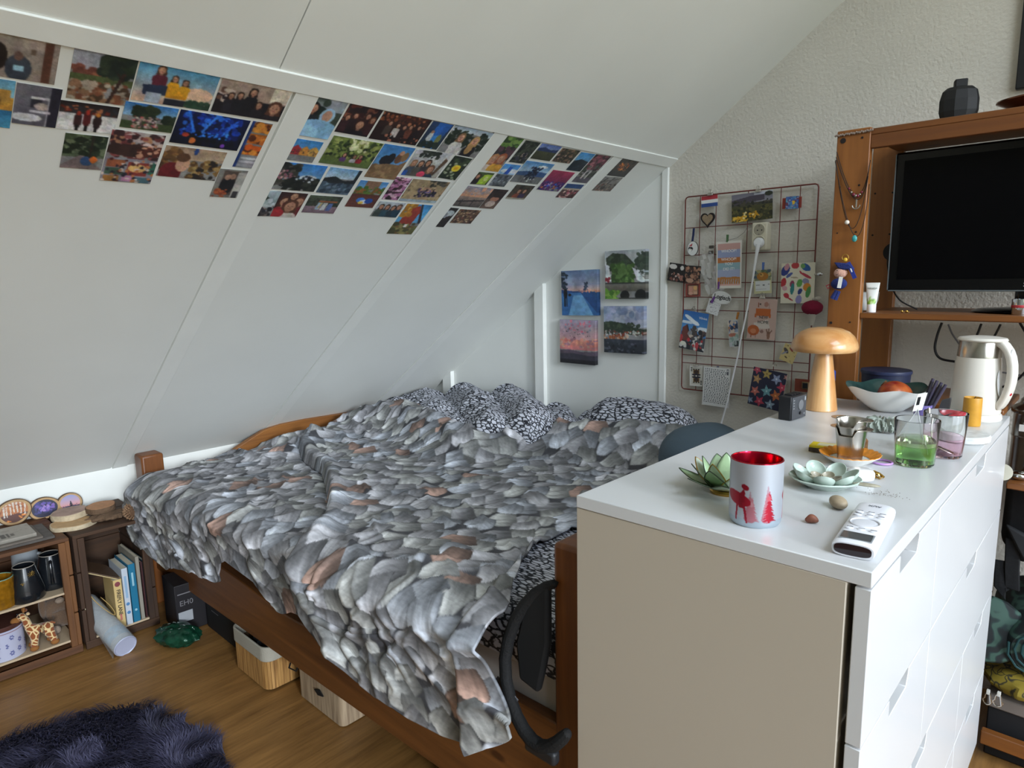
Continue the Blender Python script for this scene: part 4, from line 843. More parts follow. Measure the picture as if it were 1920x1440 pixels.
# yellow pillar candle
yc = thing('pillar_candle', 'short mustard yellow pillar candle in front of the kettle', 'candle', (-.056, 1.020, Z0))
O('wax', G().lathe([(.001, 0), (.0190, 0), (.0197, .003), (.0193, .052), (.0193, .066), (.0185, .0685), (.0165, .067), (.0155, .058), (.001, .056)], 28), mat('mustard wax', 'c58f2e', .45, var=.08, vs_=60), yc)
O('wick', G().tube([(0, 0, .054), (.001, .001, .064), (.005, .002, .071)], .0009, 6), PLB, yc)
# stone slab with a red tea light dish
sl = thing('stone_coaster', 'round grey marble coaster under the tea light near the kettle', 'coaster', (-.046, .845, Z0))
O('slab', G().lathe([(.001, 0), (.050, 0), (.0535, .003), (.0535, .013), (.051, .016), (.001, .016)], 48), mat('mottled marble', 'c9cbca', .4, var=.2, vs_=60), sl)
tl = thing('tea_light_dish', 'red and white tea light in a metal cup on the marble coaster', 'tea light', (-.062, .850, Z0+.0165))
O('metal_cup', G().lathe([(.001, 0), (.021, 0), (.022, .002), (.022, .017), (.0205, .0172), (.0205, .012), (.001, .012)], 32), mat('brushed aluminium', 'c3c6ca', .3, metal=1), tl)
O('red_wax', G().ball((.002, .0, .0155), (.0215, .020, .005), 24, 10, fn=lambda x, y, z: 1+.12*math.sin(4*math.atan2(y, x))), mat('red wax', 'c23340', .35, var=.2, vs_=80), tl)
t2 = thing('tea_light', 'small silver tea light cup behind the red tea light', 'tea light', (-.085, .905, Z0))
O('metal_cup', G().lathe([(.001, 0), (.018, 0), (.019, .002), (.019, .024), (.0178, .0242), (.0178, .018), (.001, .018)], 28), MATS['brushed aluminium'], t2)
O('red_wax', G().lathe([(.001, .018), (.0175, .018), (.016, .021), (.001, .022)], 24), MATS['red wax'], t2)
# two double tone tumblers
def tumbler(name, lab, loc, tint, liq, lv):
    t = thing(name, lab, 'glass', loc)
    A = glass(name.split('_')[0]+' tumbler clear glass', 'f4f6f6'); Bm = glass(name.split('_')[0]+' tumbler tinted glass', tint)
    g = G().lathe([(.001, 0), (.031, 0), (.0335, .003), (.0365, .040), (.0345, .040), (.0315, .006), (.001, .005)], 48); O('tinted_base', g, Bm, t)
    g = G().lathe([(.0366, .0402), (.0392, .089), (.0387, .090), (.0378, .089), (.0348, .0402)], 48, cap=False)
    g.add([], []); O('clear_wall', g, A, t)
    return t
gg = tumbler('green_tumbler', 'tumbler with a green base holding pale tea, nearest the dresser front edge', (-.078, .568, Z0), 'c2eabc', None, .05)
O('tea', G().lathe([(.001, .0055), (.0310, .0065), (.0342, .0395), (.0350, .048), (.001, .048)], 48), glass('pale green tea', 'eef2cc', 0, 1.33), gg)
pk = tumbler('pink_tumbler', 'tumbler with a pink base and a spoon, behind the green tumbler', (-.050, .672, Z0), 'f8e2ee', None, 0)
sp = thing('teaspoon', 'steel teaspoon lying in the pink tumbler', 'spoon', (-.050, .672, Z0))
O('spoon_bowl', G().ball((.004, -.010, .0135), (.018, .010, .003), 20, 8, M=Matrix.Translation((-.002, 0, .003)) @ Matrix.Rotation(.35, 4, 'Y')), STEEL, sp)
O('spoon_handle', G().tube([(-.012, -.006, .020), (-.022, 0, .04), (-.029, .008, .066), (-.033, .015, .092)], [.0022, .0018, .002, .003], 8), STEEL, sp)
# tea bag sachet standing in the green glass
tbg = thing('tea_sachet', 'clear pyramid tea sachet with a paper tag standing in the green tumbler', 'tea bag', (-.085, .575, Z0+.045))
FILM = mat('clear film', 'e8ecee', .12, alpha=.28, var=.02)
vv = [(-.030, -.004, -.004), (.026, -.012, -.020), (.012, .018, -.012), (.004, .004, .062)]
O('film', G().add(vv, [(0, 1, 3), (1, 2, 3), (2, 0, 3)]), FILM, tbg, smooth=False)
O('film_edges', G().tube([vv[0], vv[3]], .0007, 5).tube([vv[1], vv[3]], .0007, 5).tube([vv[2], vv[3]], .0007, 5), mat('film weld', 'cdd2d4', .3, alpha=.8), tbg)
O('paper_tag', G().obox((.006, .006, .076), (.0075, .003, .002), (-.0002, .0005, 0), (.003, .002, .017)), mat('white paper', 'e9e9e4', .6), tbg)
O('tag_print', G().obox((.0035, .0052, .078), (.0025, .0010, .0006), (-.0002, .0006, 0), (.0010, .0008, .008)), PLB, tbg)
# incense sticks / pens in a violet holder
ph = thing('pen_holder', 'small violet holder behind the pink tumbler full of dark sticks', 'holder', (-.152, .985, Z0))
O('cup', G().lathe([(.001, 0), (.018, 0), (.019, .003), (.020, .045), (.0185, .045), (.0175, .006), (.001, .005)], 24), mat('violet ribbed glass', '8a7cc0', .25, trans=.4, var=.1), ph)
DARKST = mat('dark violet stick', '17131f', .5); DARKS2 = mat('grey violet stick', '3c374a', .45)
for k in range(4):
    st_ = thing('felt_pen', ('leftmost','second','third','rightmost')[k]+' dark violet pen leaning in the violet holder', 'pen', (-.152, .985, Z0+.008), group='pens in the violet holder')
    a = Vector((-.008+k*.005, -.002+.003*(k % 2), 0)); b = Vector((.014+k*.009, .008, .098-.004*k)); d = (b-a).normalized()
    O('barrel', G().tube([a, a+(b-a)*.97], .0042, 10), DARKST if k % 2 == 0 else DARKS2, st_)
    O('cap', G().tube([a+(b-a)*.97, b+d*.004], .0036, 10), DARKS2, st_)
bt = thing('coffee_bag_tip', 'dark folded foil corner behind the violet holder', 'packet', (-.125, 1.035, Z0))
O('foil', G().prism([(-.012, 0, 0), (.018, 0, 0), (.022, .004, .060), (.002, .002, .052)], (0, .006, 0)), mat('grey foil', '5b5a5c', .35, metal=.4), bt, bevel=.002)
# scrunchie
g = G(); n1, n2 = 96, 14; vv = []; ff = []
for i in range(n1):
    a = 2*PI*i/n1
    for j in range(n2):
        b = 2*PI*j/n2; rr = .0125*(1+.28*math.sin(17*a+2*math.sin(b))+.18*math.sin(29*a+b*2)+.12*math.sin(41*a-3*b))
        R = .027+.002*math.sin(5*a); vv.append(((R+rr*math.cos(b))*math.cos(a), (R+rr*math.cos(b))*math.sin(a)*.8, .0145+rr*.95*math.sin(b)))
for i in range(n1):
    for j in range(n2): ff.append((i*n2+j, ((i+1) % n1)*n2+j, ((i+1) % n1)*n2+(j+1) % n2, i*n2+(j+1) % n2))
g.add(vv, ff)
O('scrunchie', g, mat('sage satin', '8b948a', .5, sheen=.3, var=.1, vs_=80), None, (-.196, .826, Z0+.003), label='sage green scrunchie lying between the infuser and the green tumbler', cat='scrunchie')
# saucer, infuser pair
sa = thing('saucer', 'small white saucer with a scalloped orange rim under the steel infuser', 'saucer', (-.176, .500, Z0))
sc_ = lambda n, am: (lambda a, t: 1+am*math.cos(n*a)*t*t)
O('saucer_body', G().lathe([(.001, 0), (.028, 0), (.030, .002), (.044, .010), (.0545, .0185), (.0535, .0200), (.042, .0125), (.028, .0045), (.001, .0042)], 96, fn=sc_(24, .012)), WHC, sa)
g = G(); vv = []; ff = []; n = 96
for k, (r, z) in enumerate(((.036, .0095), (.045, .0150), (.0545, .0205), (.0552, .0203), (.0552, .0192))):
    for j in range(n):
        a = 2*PI*j/n; w = 1+.014*math.cos(24*a)*(k/3); vv.append((r*w*math.cos(a), r*w*math.sin(a), z+.0006+.0008*math.cos(24*a)*min(k, 2)/2))
for i in range(4):
    for j in range(n): k = (j+1) % n; ff.append((i*n+j, i*n+k, (i+1)*n+k, (i+1)*n+j))
O('orange_rim', g.add(vv, ff), mat('orange glaze', 'd8892a', .3, var=.2, vs_=120), sa)
def infuser(name, lab, loc, rb, rt, h, inner):
    t = thing(name, lab, 'tea infuser', loc)
    n = 48
    def rimz(a): return 0
    g = G(); vv = []; ff = []
    prof = [(rb, .0), (rb+(rt-rb)*.5, h*.5), (rt, h*.96), (rt+.001, h)]
    for i, (r, z) in enumerate(prof):
        for j in range(n):
            a = 2*PI*j/n
            # the wall dips on the side that faces front
            dip = .013*sstep((.70-abs((a-4.62+PI) % (2*PI)-PI))/.22)*(z/h)**4
            vv.append((r*math.cos(a), r*math.sin(a), z-dip))
    for i in range(3):
        for j in range(n): k = (j+1) % n; ff.append((i*n+j, i*n+k, (i+1)*n+k, (i+1)*n+j))
    vv.append((0, 0, 0)); c = len(vv)-1
    for j in range(n): ff.append((c, (j+1) % n, j))
    o = O('cup_wall', g.add(vv, ff), [STEEL], t); o.modifiers.new('sheet', 'SOLIDIFY').thickness = .0008
    # two flat ears at left and right
    g = G()
    for s0 in (PI-.15, -.05):
        pts = [(math.cos(s0-.75+1.5*k/12), math.sin(s0-.75+1.5*k/12)) for k in range(13)]
        inr = [(rt*x, rt*y, h) for x, y in pts]; ou = [((rt+.010*math.sin(PI*k/12)+.001)*x, (rt+.010*math.sin(PI*k/12)+.001)*y, h) for k, (x, y) in enumerate(pts)]
        g.prism(inr+ou[::-1], (0, 0, .001))
    O('ears', g, STEEL, t)
    return t
in1 = infuser('tea_infuser', 'taller steel tea infuser standing in the orange-rimmed saucer', (-.176, .500, Z0+.0048), .0215, .0285, .066, False)
O('tea_stain', G().lathe([(.0218, .001), (.0228, .010), (.0230, .0135)], 48, cap=False, fn=lambda a, t: 1+.004*math.sin(9*a)), STEELS, in1)
in2 = infuser('tea_infuser', 'upper steel tea infuser nested in the taller one on the saucer', (-.176, .500, Z0+.0048+.022), .0210, .0280, .062, True)
O('strainer_mesh', G().lathe([(.001, .0025), (.0200, .0035), (.026, .040), (.0255, .040), (.0195, .005), (.001, .004)], 40), mat('brown wet steel mesh', '7a5a3c', .4, metal=.8, var=.3, vs_=120), in2)
ck = thing('cork_stopper', 'round cork stopper lid on the table behind the steel infuser', 'lid', (-.195, .612, Z0))
O('cork', G().lathe([(.001, .0), (.020, .0), (.021, .004), (.021, .022), (.018, .026), (.001, .027)], 24), mat('cork', '9a6a44', .75, var=.2, vs_=120), ck)
O('neck', G().lathe([(.001, .026), (.012, .026), (.0135, .032), (.0135, .040), (.0115, .044), (.001, .045)], 24), MATS['cork'], ck)
# match box
mb = thing('match_box', 'yellow matchbox with a dark striking side behind the saucer', 'box', (-.240, .556, Z0), .12)
O('sleeve', G().box((-.028, -.019, .002), (.024, .019, .015)), mat('yellow card', 'd8c01c', .5), mb, bevel=.0008)
O('striker', G().box((-.0285, -.0196, .0015), (.0245, -.0188, .0105)), mat('brown striker', '4a4038', .9), mb)
O('tray', G().box((.0235, -.017, .003), (.027, .017, .014)), mat('grey card', '9a978e', .7), mb)
O('sleeve_print', G().box((-.014, -.012, .015), (.022, .013, .0153)), mat('pale label print', 'c8c4a0', .6), mb)
# bangle
O('bangle', G().tube([(.018*math.cos(a), .018*math.sin(a), .0023) for a in [2*PI*i/40 for i in range(40)]], .0021, 8, close=True), mat('lilac plastic', 'b58ac8', .3), None, (-.127, .537, Z0), label='thin lilac hair ring lying left of the green tumbler', cat='hair ring')
# green flower dish
fd = thing('flower_dish', 'pale green ceramic dish of many small petal cups, behind the candle holder', 'dish', (-.163, .318, Z0), .3)
CEL = mat('celadon glaze', 'a9b8ae', .28, var=.14, vs_=40, coat=.3); CELD = mat('celadon glaze brown crackle', '9c9684', .35, var=.3, vs_=60, coat=.2)
O('dish_base', G().lathe([(.001, 0), (.030, 0), (.033, .003), (.045, .009), (.058, .017), (.056, .019), (.043, .0125), (.030, .008), (.001, .007)], 72, fn=lambda a, t: 1+.06*abs(math.cos(4*a))*t), CEL, fd)
def cup(r, dep):
    return [(r*.15, 0), (r*.6, dep*.12), (r*.9, dep*.55), (r, dep), (r*.94, dep*1.02), (r*.8, dep*.6), (r*.5, dep*.28), (r*.05, dep*.2)]
for k in range(7):
    a = 2*PI*k/7+.2; M_ = Matrix.Translation((.043*math.cos(a), .043*math.sin(a), .013)) @ Matrix.Rotation(a, 4, 'Z') @ Matrix.Rotation(-.62, 4, 'Y')
    O('petal_cup', G().lathe(cup(.0205, .010), 28, M=M_, sx=1.0, sy=.86), CEL, fd)
for k in range(5):
    a = 2*PI*k/5; M_ = Matrix.Translation((.018*math.cos(a), .018*math.sin(a), .009)) @ Matrix.Rotation(a, 4, 'Z') @ Matrix.Rotation(-.35, 4, 'Y')
    O('petal_cup', G().lathe(cup(.0125, .008), 22, M=M_, sy=.9), CELD, fd)
O('leaf', G().ball((.066, -.012, .016), (.022, .007, .003), 18, 8, M=Matrix.Rotation(-.1, 4, 'Z')), CELD, fd)
# earbud case and gold clip
ec = thing('earbud_case', 'glossy white earbud case between the flower dish and the gold clip', 'case', (-.126, .392, Z0), .5)
O('shell', G().ball((0, 0, .0115), (.023, .017, .0115), 28, 16, fn=lambda x, y, z: (abs(x)**3.5+abs(y)**3.5+abs(z)**3.5+1e-9)**(-1/3.5) if True else 1), mat('glossy white shell', 'f0f2f4', .08, coat=1, var=.005), ec)
O('hinge_line', G().box((-.0236, -.0002, .0125), (.0236, .0172, .0130)), mat('seam grey', '9a9da0', .5), ec)
gc = thing('gold_clip', 'small crumpled gold hair clip right of the earbud case', 'hair clip', (-.108, .432, Z0))
O('jaw', G().tube([(-.016, .006, .004), (-.006, .004, .009), (.004, .0, .007), (.012, -.004, .003)], .0022, 8).tube([(-.014, .010, .002), (-.004, .006, .004), (.008, .002, .003)], .002, 8), GOLD, gc)
O('spring', G().tube([(.001+.004*math.cos(t*.9), -.002-.0012*t*.35+.003, .005+.004*math.sin(t*.9)) for t in range(28)], .0008, 6), GOLD, gc)
O('tail', G().tube([(.004, .0, .005), (.010, -.008, .004), (.008, -.015, .002), (.004, -.012, .002)], .0012, 6), GOLD, gc)
# pebble, nut, crumbs
O('pebble', G().ball((0, 0, .0095), (.0200, .0125, .0098), 26, 16, M=Matrix.Rotation(-.9, 4, 'Z'), fn=lambda x, y, z: 1+.06*x), mat('beige pebble', 'a09078', .55, var=.15, vs_=110), None, (-.110, .219, Z0), label='smooth beige pebble in front of the green flower dish', cat='pebble')
O('nut', G().ball((0, 0, .0062), (.0095, .0062, .0066), 18, 10, M=Matrix.Rotation(.5, 4, 'Z'), fn=lambda x, y, z: 1+.14*math.sin(3*x+2*z)-.1*x), mat('reddish nut shell', '7a4a38', .6, var=.25, vs_=150), None, (-.117, .124, Z0), label='small reddish brown nut lying between candle holder and remote', cat='nut')
g = G(); rs = np.random.RandomState(5)
for k in range(46): g.ball((rs.normal(0, .016), rs.normal(0, .012), .0005), (.0007, .0006, .0005), 5, 4)
O('crumbs', g, mat('brown crumbs', '6a5a48', .9), None, (-.072, .335, Z0), kind='stuff', label='scattered brown crumbs on the white top beyond the remote', cat='crumbs')
# remote control
d = Vector((-.055, .24, 0))-Vector((-.033, .03, 0)); rz = math.atan2(d.y, d.x)-PI/2
rc = thing('remote_control', 'white air conditioner remote lying at the near right corner', 'remote', (-.0435, .128, Z0), rz)
RW, RL, RH = .0265, .098, .021
def rr_sec(w, h, n=32, e=3.2):
    o = []
    for i in range(n):
        a = 2*PI*i/n; c, s_ = math.cos(a), math.sin(a)
        o.append((w*math.copysign(abs(c)**(2/e), c), h/2+h/2*math.copysign(abs(s_)**(2/e), s_)))
    return o
g = G(); vv = []; ff = []; secs = [(-RL, .96, .93), (-RL+.004, 1, 1), (-.02, 1, 1), (RL-.022, 1, .98), (RL-.010, .97, .95), (RL-.003, .86, .86), (RL, .66, .62)]
for y, kw, kh in secs:
    for x, z in rr_sec(RW*kw, RH*kh): vv.append((x, y, z+RH*(1-kh)/2*.2))
n = 32
for i in range(len(secs)-1):
    for j in range(n): k = (j+1) % n; ff.append((i*n+j, i*n+k, (i+1)*n+k, (i+1)*n+j))
ff += [tuple(range(n)), tuple(range((len(secs)-1)*n, len(secs)*n))]
O('remote_body', g.add(vv, ff), mat('white remote plastic', 'dfe0e6', .35, var=.01), rc, bevel=0)
g = G(); g.prism([(x, -RL+.0005, z) for x, z in [(p[0]*.86, .0105+(p[1]-.0105)*.72) for p in rr_sec(RW, RH)]], (0, -.002, 0))
O('infrared_window', g, mat('dark red infrared window', '1c1016', .12, coat=.5), rc)
O('display', G().box((-.019, -RL+.013, RH-.0006), (.019, -RL+.040, RH+.0006)), mat('grey lcd', '4e5254', .15, coat=.6), rc, bevel=.0008)
O('display_frame', G().box((-.0205, -RL+.0115, RH-.001), (.0205, -RL+.0415, RH+.0002)), mat('grey frame', '8a8d90', .4), rc, bevel=.001)
RBT = mat('white rubber key', 'd2d3d9', .5, var=.01)
for j, y in enumerate((-.043, .020, .034)):
    for x in (-.015, 0, .015): O('key', G().ball((x, y, RH), (.0058, .0036, .0016), 14, 8), RBT, rc)
O('ring_key', G().tube([(.019*math.cos(a), -.012+.019*math.sin(a), RH+.0002) for a in [2*PI*i/36 for i in range(36)]], .0012, 8, close=True), RBT, rc)
O('centre_key', G().ball((0, -.012, RH), (.016, .016, .0012), 24, 8), RBT, rc)
fr = WM[rc.name] @ Matrix.Translation((0, .070, RH+.0004)) @ Matrix.Rotation(PI, 4, 'Z')
text('logo', 'AUX', .0085, mat('grey print', '55575e', .6), rc, fr, ex=.0002)
g = G()
for j, y in enumerate((-.037, .026, .040)):
    for x in (-.015, 0, .015): g.box((x-.004, y, RH-.0002), (x+.004, y+.0008, RH+.0003))
O('key_print', g, MATS['grey print'], rc)
# lotus tea light holder
lt = thing('lotus_holder', 'pale green shell lotus holder with dark edged petals behind the candle holder', 'candle holder', (-.280, .180, Z0), .2)
O('brass_foot', G().lathe([(.001, 0), (.028, 0), (.0285, .004), (.026, .0075), (.001, .008)], 32), GOLD, lt)
CAP = mat('green capiz shell', 'a8c49a', .22, trans=.25, var=.10, vs_=60, coat=.4); CAPW = mat('pale capiz shell', 'd5e0cf', .18, trans=.25, var=.1, vs_=60, coat=.6)
EDG = mat('dark petal edge', '3f4a38', .4, metal=.4)
def petal(L_, W_, up, a, m, r0):
    n = 12; rows_ = []
    for i in range(n+1):
        t = i/n; w = W_*math.sin(PI*min(1, t*.92+.08))**.75*(1-.25*t)
        if i == n: w = .0002
        th0 = up*(.45+.55*t); x = r0+L_*(t*math.cos(up*.8)-.10*t*t*math.sin(up)); z = .008+L_*t*math.sin(th0)
        rows_.append([(x-.18*w*(1-q*q)*math.sin(up)*1.2, q*w, z+.10*w*q*q) for q in (-1, -.5, 0, .5, 1)])
    vv = [p for r in rows_ for p in r]; ff = [(i*5+j, i*5+j+1, i*5+6+j, i*5+5+j) for i in range(n) for j in range(4)]
    Mx = Matrix.Rotation(a, 4, 'Z')
    o = O('petal', G().add(vv, ff, 0, Mx), m, lt); so = o.modifiers.new('shell', 'SOLIDIFY'); so.thickness = .0009; so.offset = 0
    ed_ = [r[0] for r in rows_]+[r[4] for r in rows_[::-1]]
    O('petal_edge', G().tube([Mx @ Vector(p) for p in ed_], .0010, 6), EDG if m is CAP else GOLD, o)
for k in range(8): petal(.070, .023, .40, 2*PI*k/8+.15, CAP, .018)
for k in range(8): petal(.062, .023, .78, 2*PI*(k+.5)/8+.15, CAP if k % 3 else CAPW, .016)
for k in range(5): petal(.056, .020, 1.12, 2*PI*k/5+.6, CAP if k != 3 else CAPW, .014)
# frosted candle holder with red inside
ch = thing('candle_holder', 'frosted silver glass candle holder with red trees, largest on the front edge', 'candle holder', (-.187, .080, Z0))
HR, HH = .0385, .0985
def holder_art():
    a = Art(300, 130, 'b2b7c0', 3); a.g(.86, 1, 'a4b2be', 'b0bcc6')
    for cx, hgt, wd, cA, cB in ((.195, .40, .05, 'b4707c', 'bc8890'), (.30, .5, .052, 'a8142c', 'c05864'), (.47, .42, .045, 'b82a3c', 'c8646c'), (.64, .52, .055, 'a8142c', 'c05864'), (.82, .44, .05, 'b01830', 'c8646c')):
        y0 = .88-hgt
        for i in range(14):                                     # halo, then the tree in tiers
            y = y0+hgt*i/14; w = wd*(.12+.88*i/14)
            a.e(cx-.012, y, w*a.asp*.75, .06, 'a98a96' if i < 3 else 'ad6e7a')
        for i in range(11):
            y = y0+.04+(hgt-.06)*i/11; w = wd*(.10+.90*i/11); j = a.rs.uniform(-.004, .004)
            a.t(cA, cx+j, y-.02, cx+j+w, y+.055, cx+j+w*.3, y+.045, cx+j-w*.3, y+.05, cx+j-w, y+.06)
        a.e(cx-.004, y0+.14, .03, .04, cB); a.r(cx-.006, .86, cx+.006, .90, cA)
    for cx in (.13, .545):                                       # running deer: body, neck, legs
        a.e(cx-.035, .56, .22, .10, '98162a', .25); a.t('8a1024', cx-.02, .50, cx+.012, .40, cx+.022, .46, cx+.018, .70, cx-.02, .70)
        a.t('98142a', cx+.004, .62, cx+.018, .60, cx+.030, .74, cx+.040, .92, cx+.032, .93, cx+.016, .76); a.t('98142a', cx-.035, .55, cx-.02, .58, cx-.035, .90, cx-.045, .90); a.e(cx+.020, .37, .06, .04, '8a1024', .5)
    return a
HA = holder_art()
_p = np.pad(HA.a, ((1, 1), (1, 1), (0, 0)), 'edge'); HA.a = .5*HA.a+.125*(_p[:-2, 1:-1]+_p[2:, 1:-1]+_p[1:-1, :-2]+_p[1:-1, 2:])
hl = HA.lin(); nh_, nw_ = hl.shape[:2]; vv = []; cc = []
for i in range(nh_):
    z = HH*(1-i/(nh_-1)); rr = HR*(1-.10*math.exp(-z/.004)) if z < .02 else HR
    for j in range(nw_):
        a = 2*PI*(j/nw_)+3.77; vv.append((rr*math.cos(a), rr*math.sin(a), z)); cc.append((*hl[i, j], 1))
me = bpy.data.meshes.new('frosted_glass')
me.from_pydata(vv, [], [(i*nw_+j, (i+1)*nw_+j, (i+1)*nw_+(j+1) % nw_, i*nw_+(j+1) % nw_) for i in range(nh_-1) for j in range(nw_)]+[tuple((nh_-1)*nw_+j for j in range(nw_))])
me.color_attributes.new('Col', 'FLOAT_COLOR', 'POINT').data.foreach_set('color', np.array(cc).ravel()); me.materials.append(printmat('frosted silver glass print', .42, metal=.55))
me.polygons.foreach_set('use_smooth', [True]*len(me.polygons)); link('frosted_glass', me, ch)
O('red_lining', G().lathe([(HR, HH), (HR-.0006, HH+.0012), (HR-.0022, HH+.0012), (HR-.0028, HH-.001), (HR-.0032, .006), (.001, .005)], 64, cap=False), mat('red mirrored lining', 'b4122e', .16, metal=.85, var=.1, vs_=30), ch)

# ================================================================== PINE RACK WITH THE TELEVISION
PINEV = wood('amber pine upright', '70401a', '9a622c', 2, .7, .45, knots=.5, contrast=(.25, .8))
PINEH = wood('amber pine shelf', '5e3416', '84501f', 0, .7, .45, knots=.3, contrast=(.25, .8))
rk = thing('pine_rack', 'tall amber pine rack behind the dresser holding the television', 'rack', (.25, 1.41, 0))
x0, x1 = -.465, -.376
for x in (x0, .92):
    O('upright', G().box((x, 1.22, 0), (x+.089, 1.247, 1.758)), PINEV, rk, world=True, bevel=.003)
    O('upright', G().box((x, 1.572, 0), (x+.089, 1.600, 1.758)), PINEV, rk, world=True, bevel=.003)
O('shelf', G().box((x1-.02, 1.222, 1.735), (.925, 1.60, 1.753)), PINEH, rk, world=True, bevel=.003)
O('apron', G().box((x1, 1.222, 1.700), (.92, 1.242, 1.736)), PINEH, rk, world=True, bevel=.002)
for z in (1.226, .792):
    xa = x1 if z > 1 else .004
    O('shelf', G().box((xa, 1.222, z), (.925, 1.572, z+.017)), PINEH, rk, world=True, bevel=.003)
O('shelf', G().box((x1, 1.26, .975), (-.02, 1.572, .992)), PINEH, rk, world=True, bevel=.003)
O('low_board', G().box((.004, 1.215, .055), (.925, 1.24, .095)), PINEH, rk, world=True, bevel=.003)
PEG = mat('dark peg hole', '1d1512', .8)
g = G()
for (px, py, r) in ((1581, 264, .0075), (1617, 258, .003), (1611, 347, .0028), (1575, 351, .0022), (1570, 437, .002), (1605, 435, .0025), (1594, 604, .0022), (1558, 605, .004)):
    p = ony(px, py, 1.2198); g.lathe([(.0, 0), (r, 0), (r, .0012), (0, .0012)], 14, M=Matrix.Translation(p) @ Matrix.Rotation(PI/2, 4, 'X'))
O('peg_hole', g, PEG, rk, world=True, kind='stuff')
g = G()
for (px, py, r) in ((1641, 363, .003), (1674, 361, .003), (1636, 441, .003), (1668, 439, .003)):
    p = ony(px, py, 1.5716); g.lathe([(.0, 0), (r, 0), (r, .0012), (0, .0012)], 12, M=Matrix.Translation(p) @ Matrix.Rotation(PI/2, 4, 'X'))
O('peg_hole', g, PEG, rk, world=True, kind='stuff')

# television
tv = thing('television', 'black flat television standing on the pine rack shelf', 'television', (.035, 1.36, 1.2435))
TVB = mat('glossy black bezel', '09090b', .15, spec=.35); SCR = mat('dark screen', '040406', .3, spec=.12)
tx0, tx1, tz0, tz1 = -.330, .40, 1.302, 1.690
O('bezel', G().box((tx0, 1.302, tz0), (tx1, 1.322, tz1)), TVB, tv, world=True, bevel=.006, seg=3)
O('screen', G().box((tx0+.024, 1.3005, tz0+.034), (tx1-.024, 1.3025, tz1-.024)), SCR, tv, world=True)
O('back_shell', G().box((tx0+.03, 1.322, tz0+.02), (tx1-.03, 1.375, tz1-.03)), PLB, tv, world=True, bevel=.02)
O('lower_edge', G().box((tx0+.004, 1.301, tz0+.001), (tx1-.004, 1.303, tz0+.004)), mat('clear bezel edge', '5c6264', .2), tv, world=True)
O('side_edge', G().box((tx0+.0005, 1.301, tz0+.005), (tx0+.003, 1.303, tz1-.005)), MATS['clear bezel edge'], tv, world=True)
text('logo', 'SAMSUNG', .0165, mat('silver print', 'a9abad', .4), tv, frame((.036, 1.3015, tz0+.018), (1, 0, 0), (0, 0, 1)), sx=1.25)
O('neck', G().box((-.03, 1.325, 1.25), (.10, 1.365, 1.36)), TVB, tv, world=True, bevel=.01)
O('stand_foot', G().lathe([(.001, 0), (.155, 0), (.165, .004), (.15, .011), (.04, .018), (.001, .018)], 48, sy=.62, M=Matrix.Translation((.035, 1.375, 1.2432))), TVB, tv, world=True)
# things on the television shelf
ZS = 1.2435
tu = thing('cream_tube', 'white cream tube with green print standing on its cap before the television', 'tube', (*(ony(1633, 589, 1.258).xy), ZS), .12)
def tube_art():
    a = Art(60, 110, 'dfe2df', 2); a.s_(0, .74, 1, .98, 70, .05, '8ab84a', 'a8cc6a', '6a9a3a', 'c8dca8'); a.r(0, 0, 1, .06, 'd2d5d2')
    for k in range(7): a.r(.12, .36+.05*k, .12+.5*(.6+.4*math.sin(k*2.1)), .375+.05*k, '9aa29e')
    return a
vv = []; ff = []; N_, R_ = 20, 10; A_ = tube_art().lin(); cc = []
for i in range(R_+1):
    t = i/R_; z = .023+.062*t; hw = .0125*(1-t)+.0185*t; hd = .0115*(1-t)+.0012*t
    for j in range(N_):
        a = 2*PI*j/N_; vv.append((hw*math.cos(a), hd*math.sin(a), z))
        u = .5+.5*math.cos(a) if math.sin(a) <= 0 else .02; cc.append((*A_[min(109, int((1-t)*109)), int(u*59)], 1))
for i in range(R_):
    for j in range(N_): k = (j+1) % N_; ff.append((i*N_+j, i*N_+k, (i+1)*N_+k, (i+1)*N_+j))
ff += [tuple(range(N_-1, -1, -1)), tuple(range(R_*N_, (R_+1)*N_))]
me = bpy.data.meshes.new('tube_body'); me.from_pydata(vv, [], ff); me.color_attributes.new('Col', 'FLOAT_COLOR', 'POINT').data.foreach_set('color', np.array(cc).ravel())
me.materials.append(printmat('cream tube print', .35)); me.polygons.foreach_set('use_smooth', [True]*len(ff)); me.set_sharp_from_angle(angle=.7); link('tube_body', me, tu)
O('screw_cap', G().lathe([(.001, 0), (.0118, 0), (.0122, .002), (.0122, .022), (.0112, .0235), (.001, .0235)], 28), PLW, tu)
text('logo', 'WELEDA', .0062, mat('dark green print', '44524a', .6), tu, WM[tu.name] @ frame((0, -.0062, .0690), (1, 0, 0), (0, .12, 1)), ex=.0003, sx=1.05)
cp = thing('white_cup', 'rounded white cup beside the cream tube, behind the front upright', 'cup', (*(ony(1622, 586, 1.36).xy), ZS))
O('cup_body', G().lathe([(.001, 0), (.018, 0), (.024, .006), (.034, .03), (.036, .055), (.034, .055), (.031, .03), (.02, .009), (.001, .008)], 36), WHC, cp)
for k, px in enumerate((1691, 1700)):
    p = ony(px, 584, 1.262); e = thing('earring', 'tiny gold stud on the shelf edge, the %s of two' % ('left' if k == 0 else 'right'), 'earring', (p.x, p.y, ZS), 0, 'gold studs on the television shelf')
    O('bead', G().ball((0, 0, .004), .004, 12, 8), GOLD, e); O('post', G().tube([(0, 0, .003), (.006, .003, .002)], .0007, 6), GOLD, e)
cn = thing('steel_tumbler', 'small shiny steel tumbler under the television logo at the right frame edge', 'tumbler', (*(ony(1912, 585, 1.285).xy), ZS))
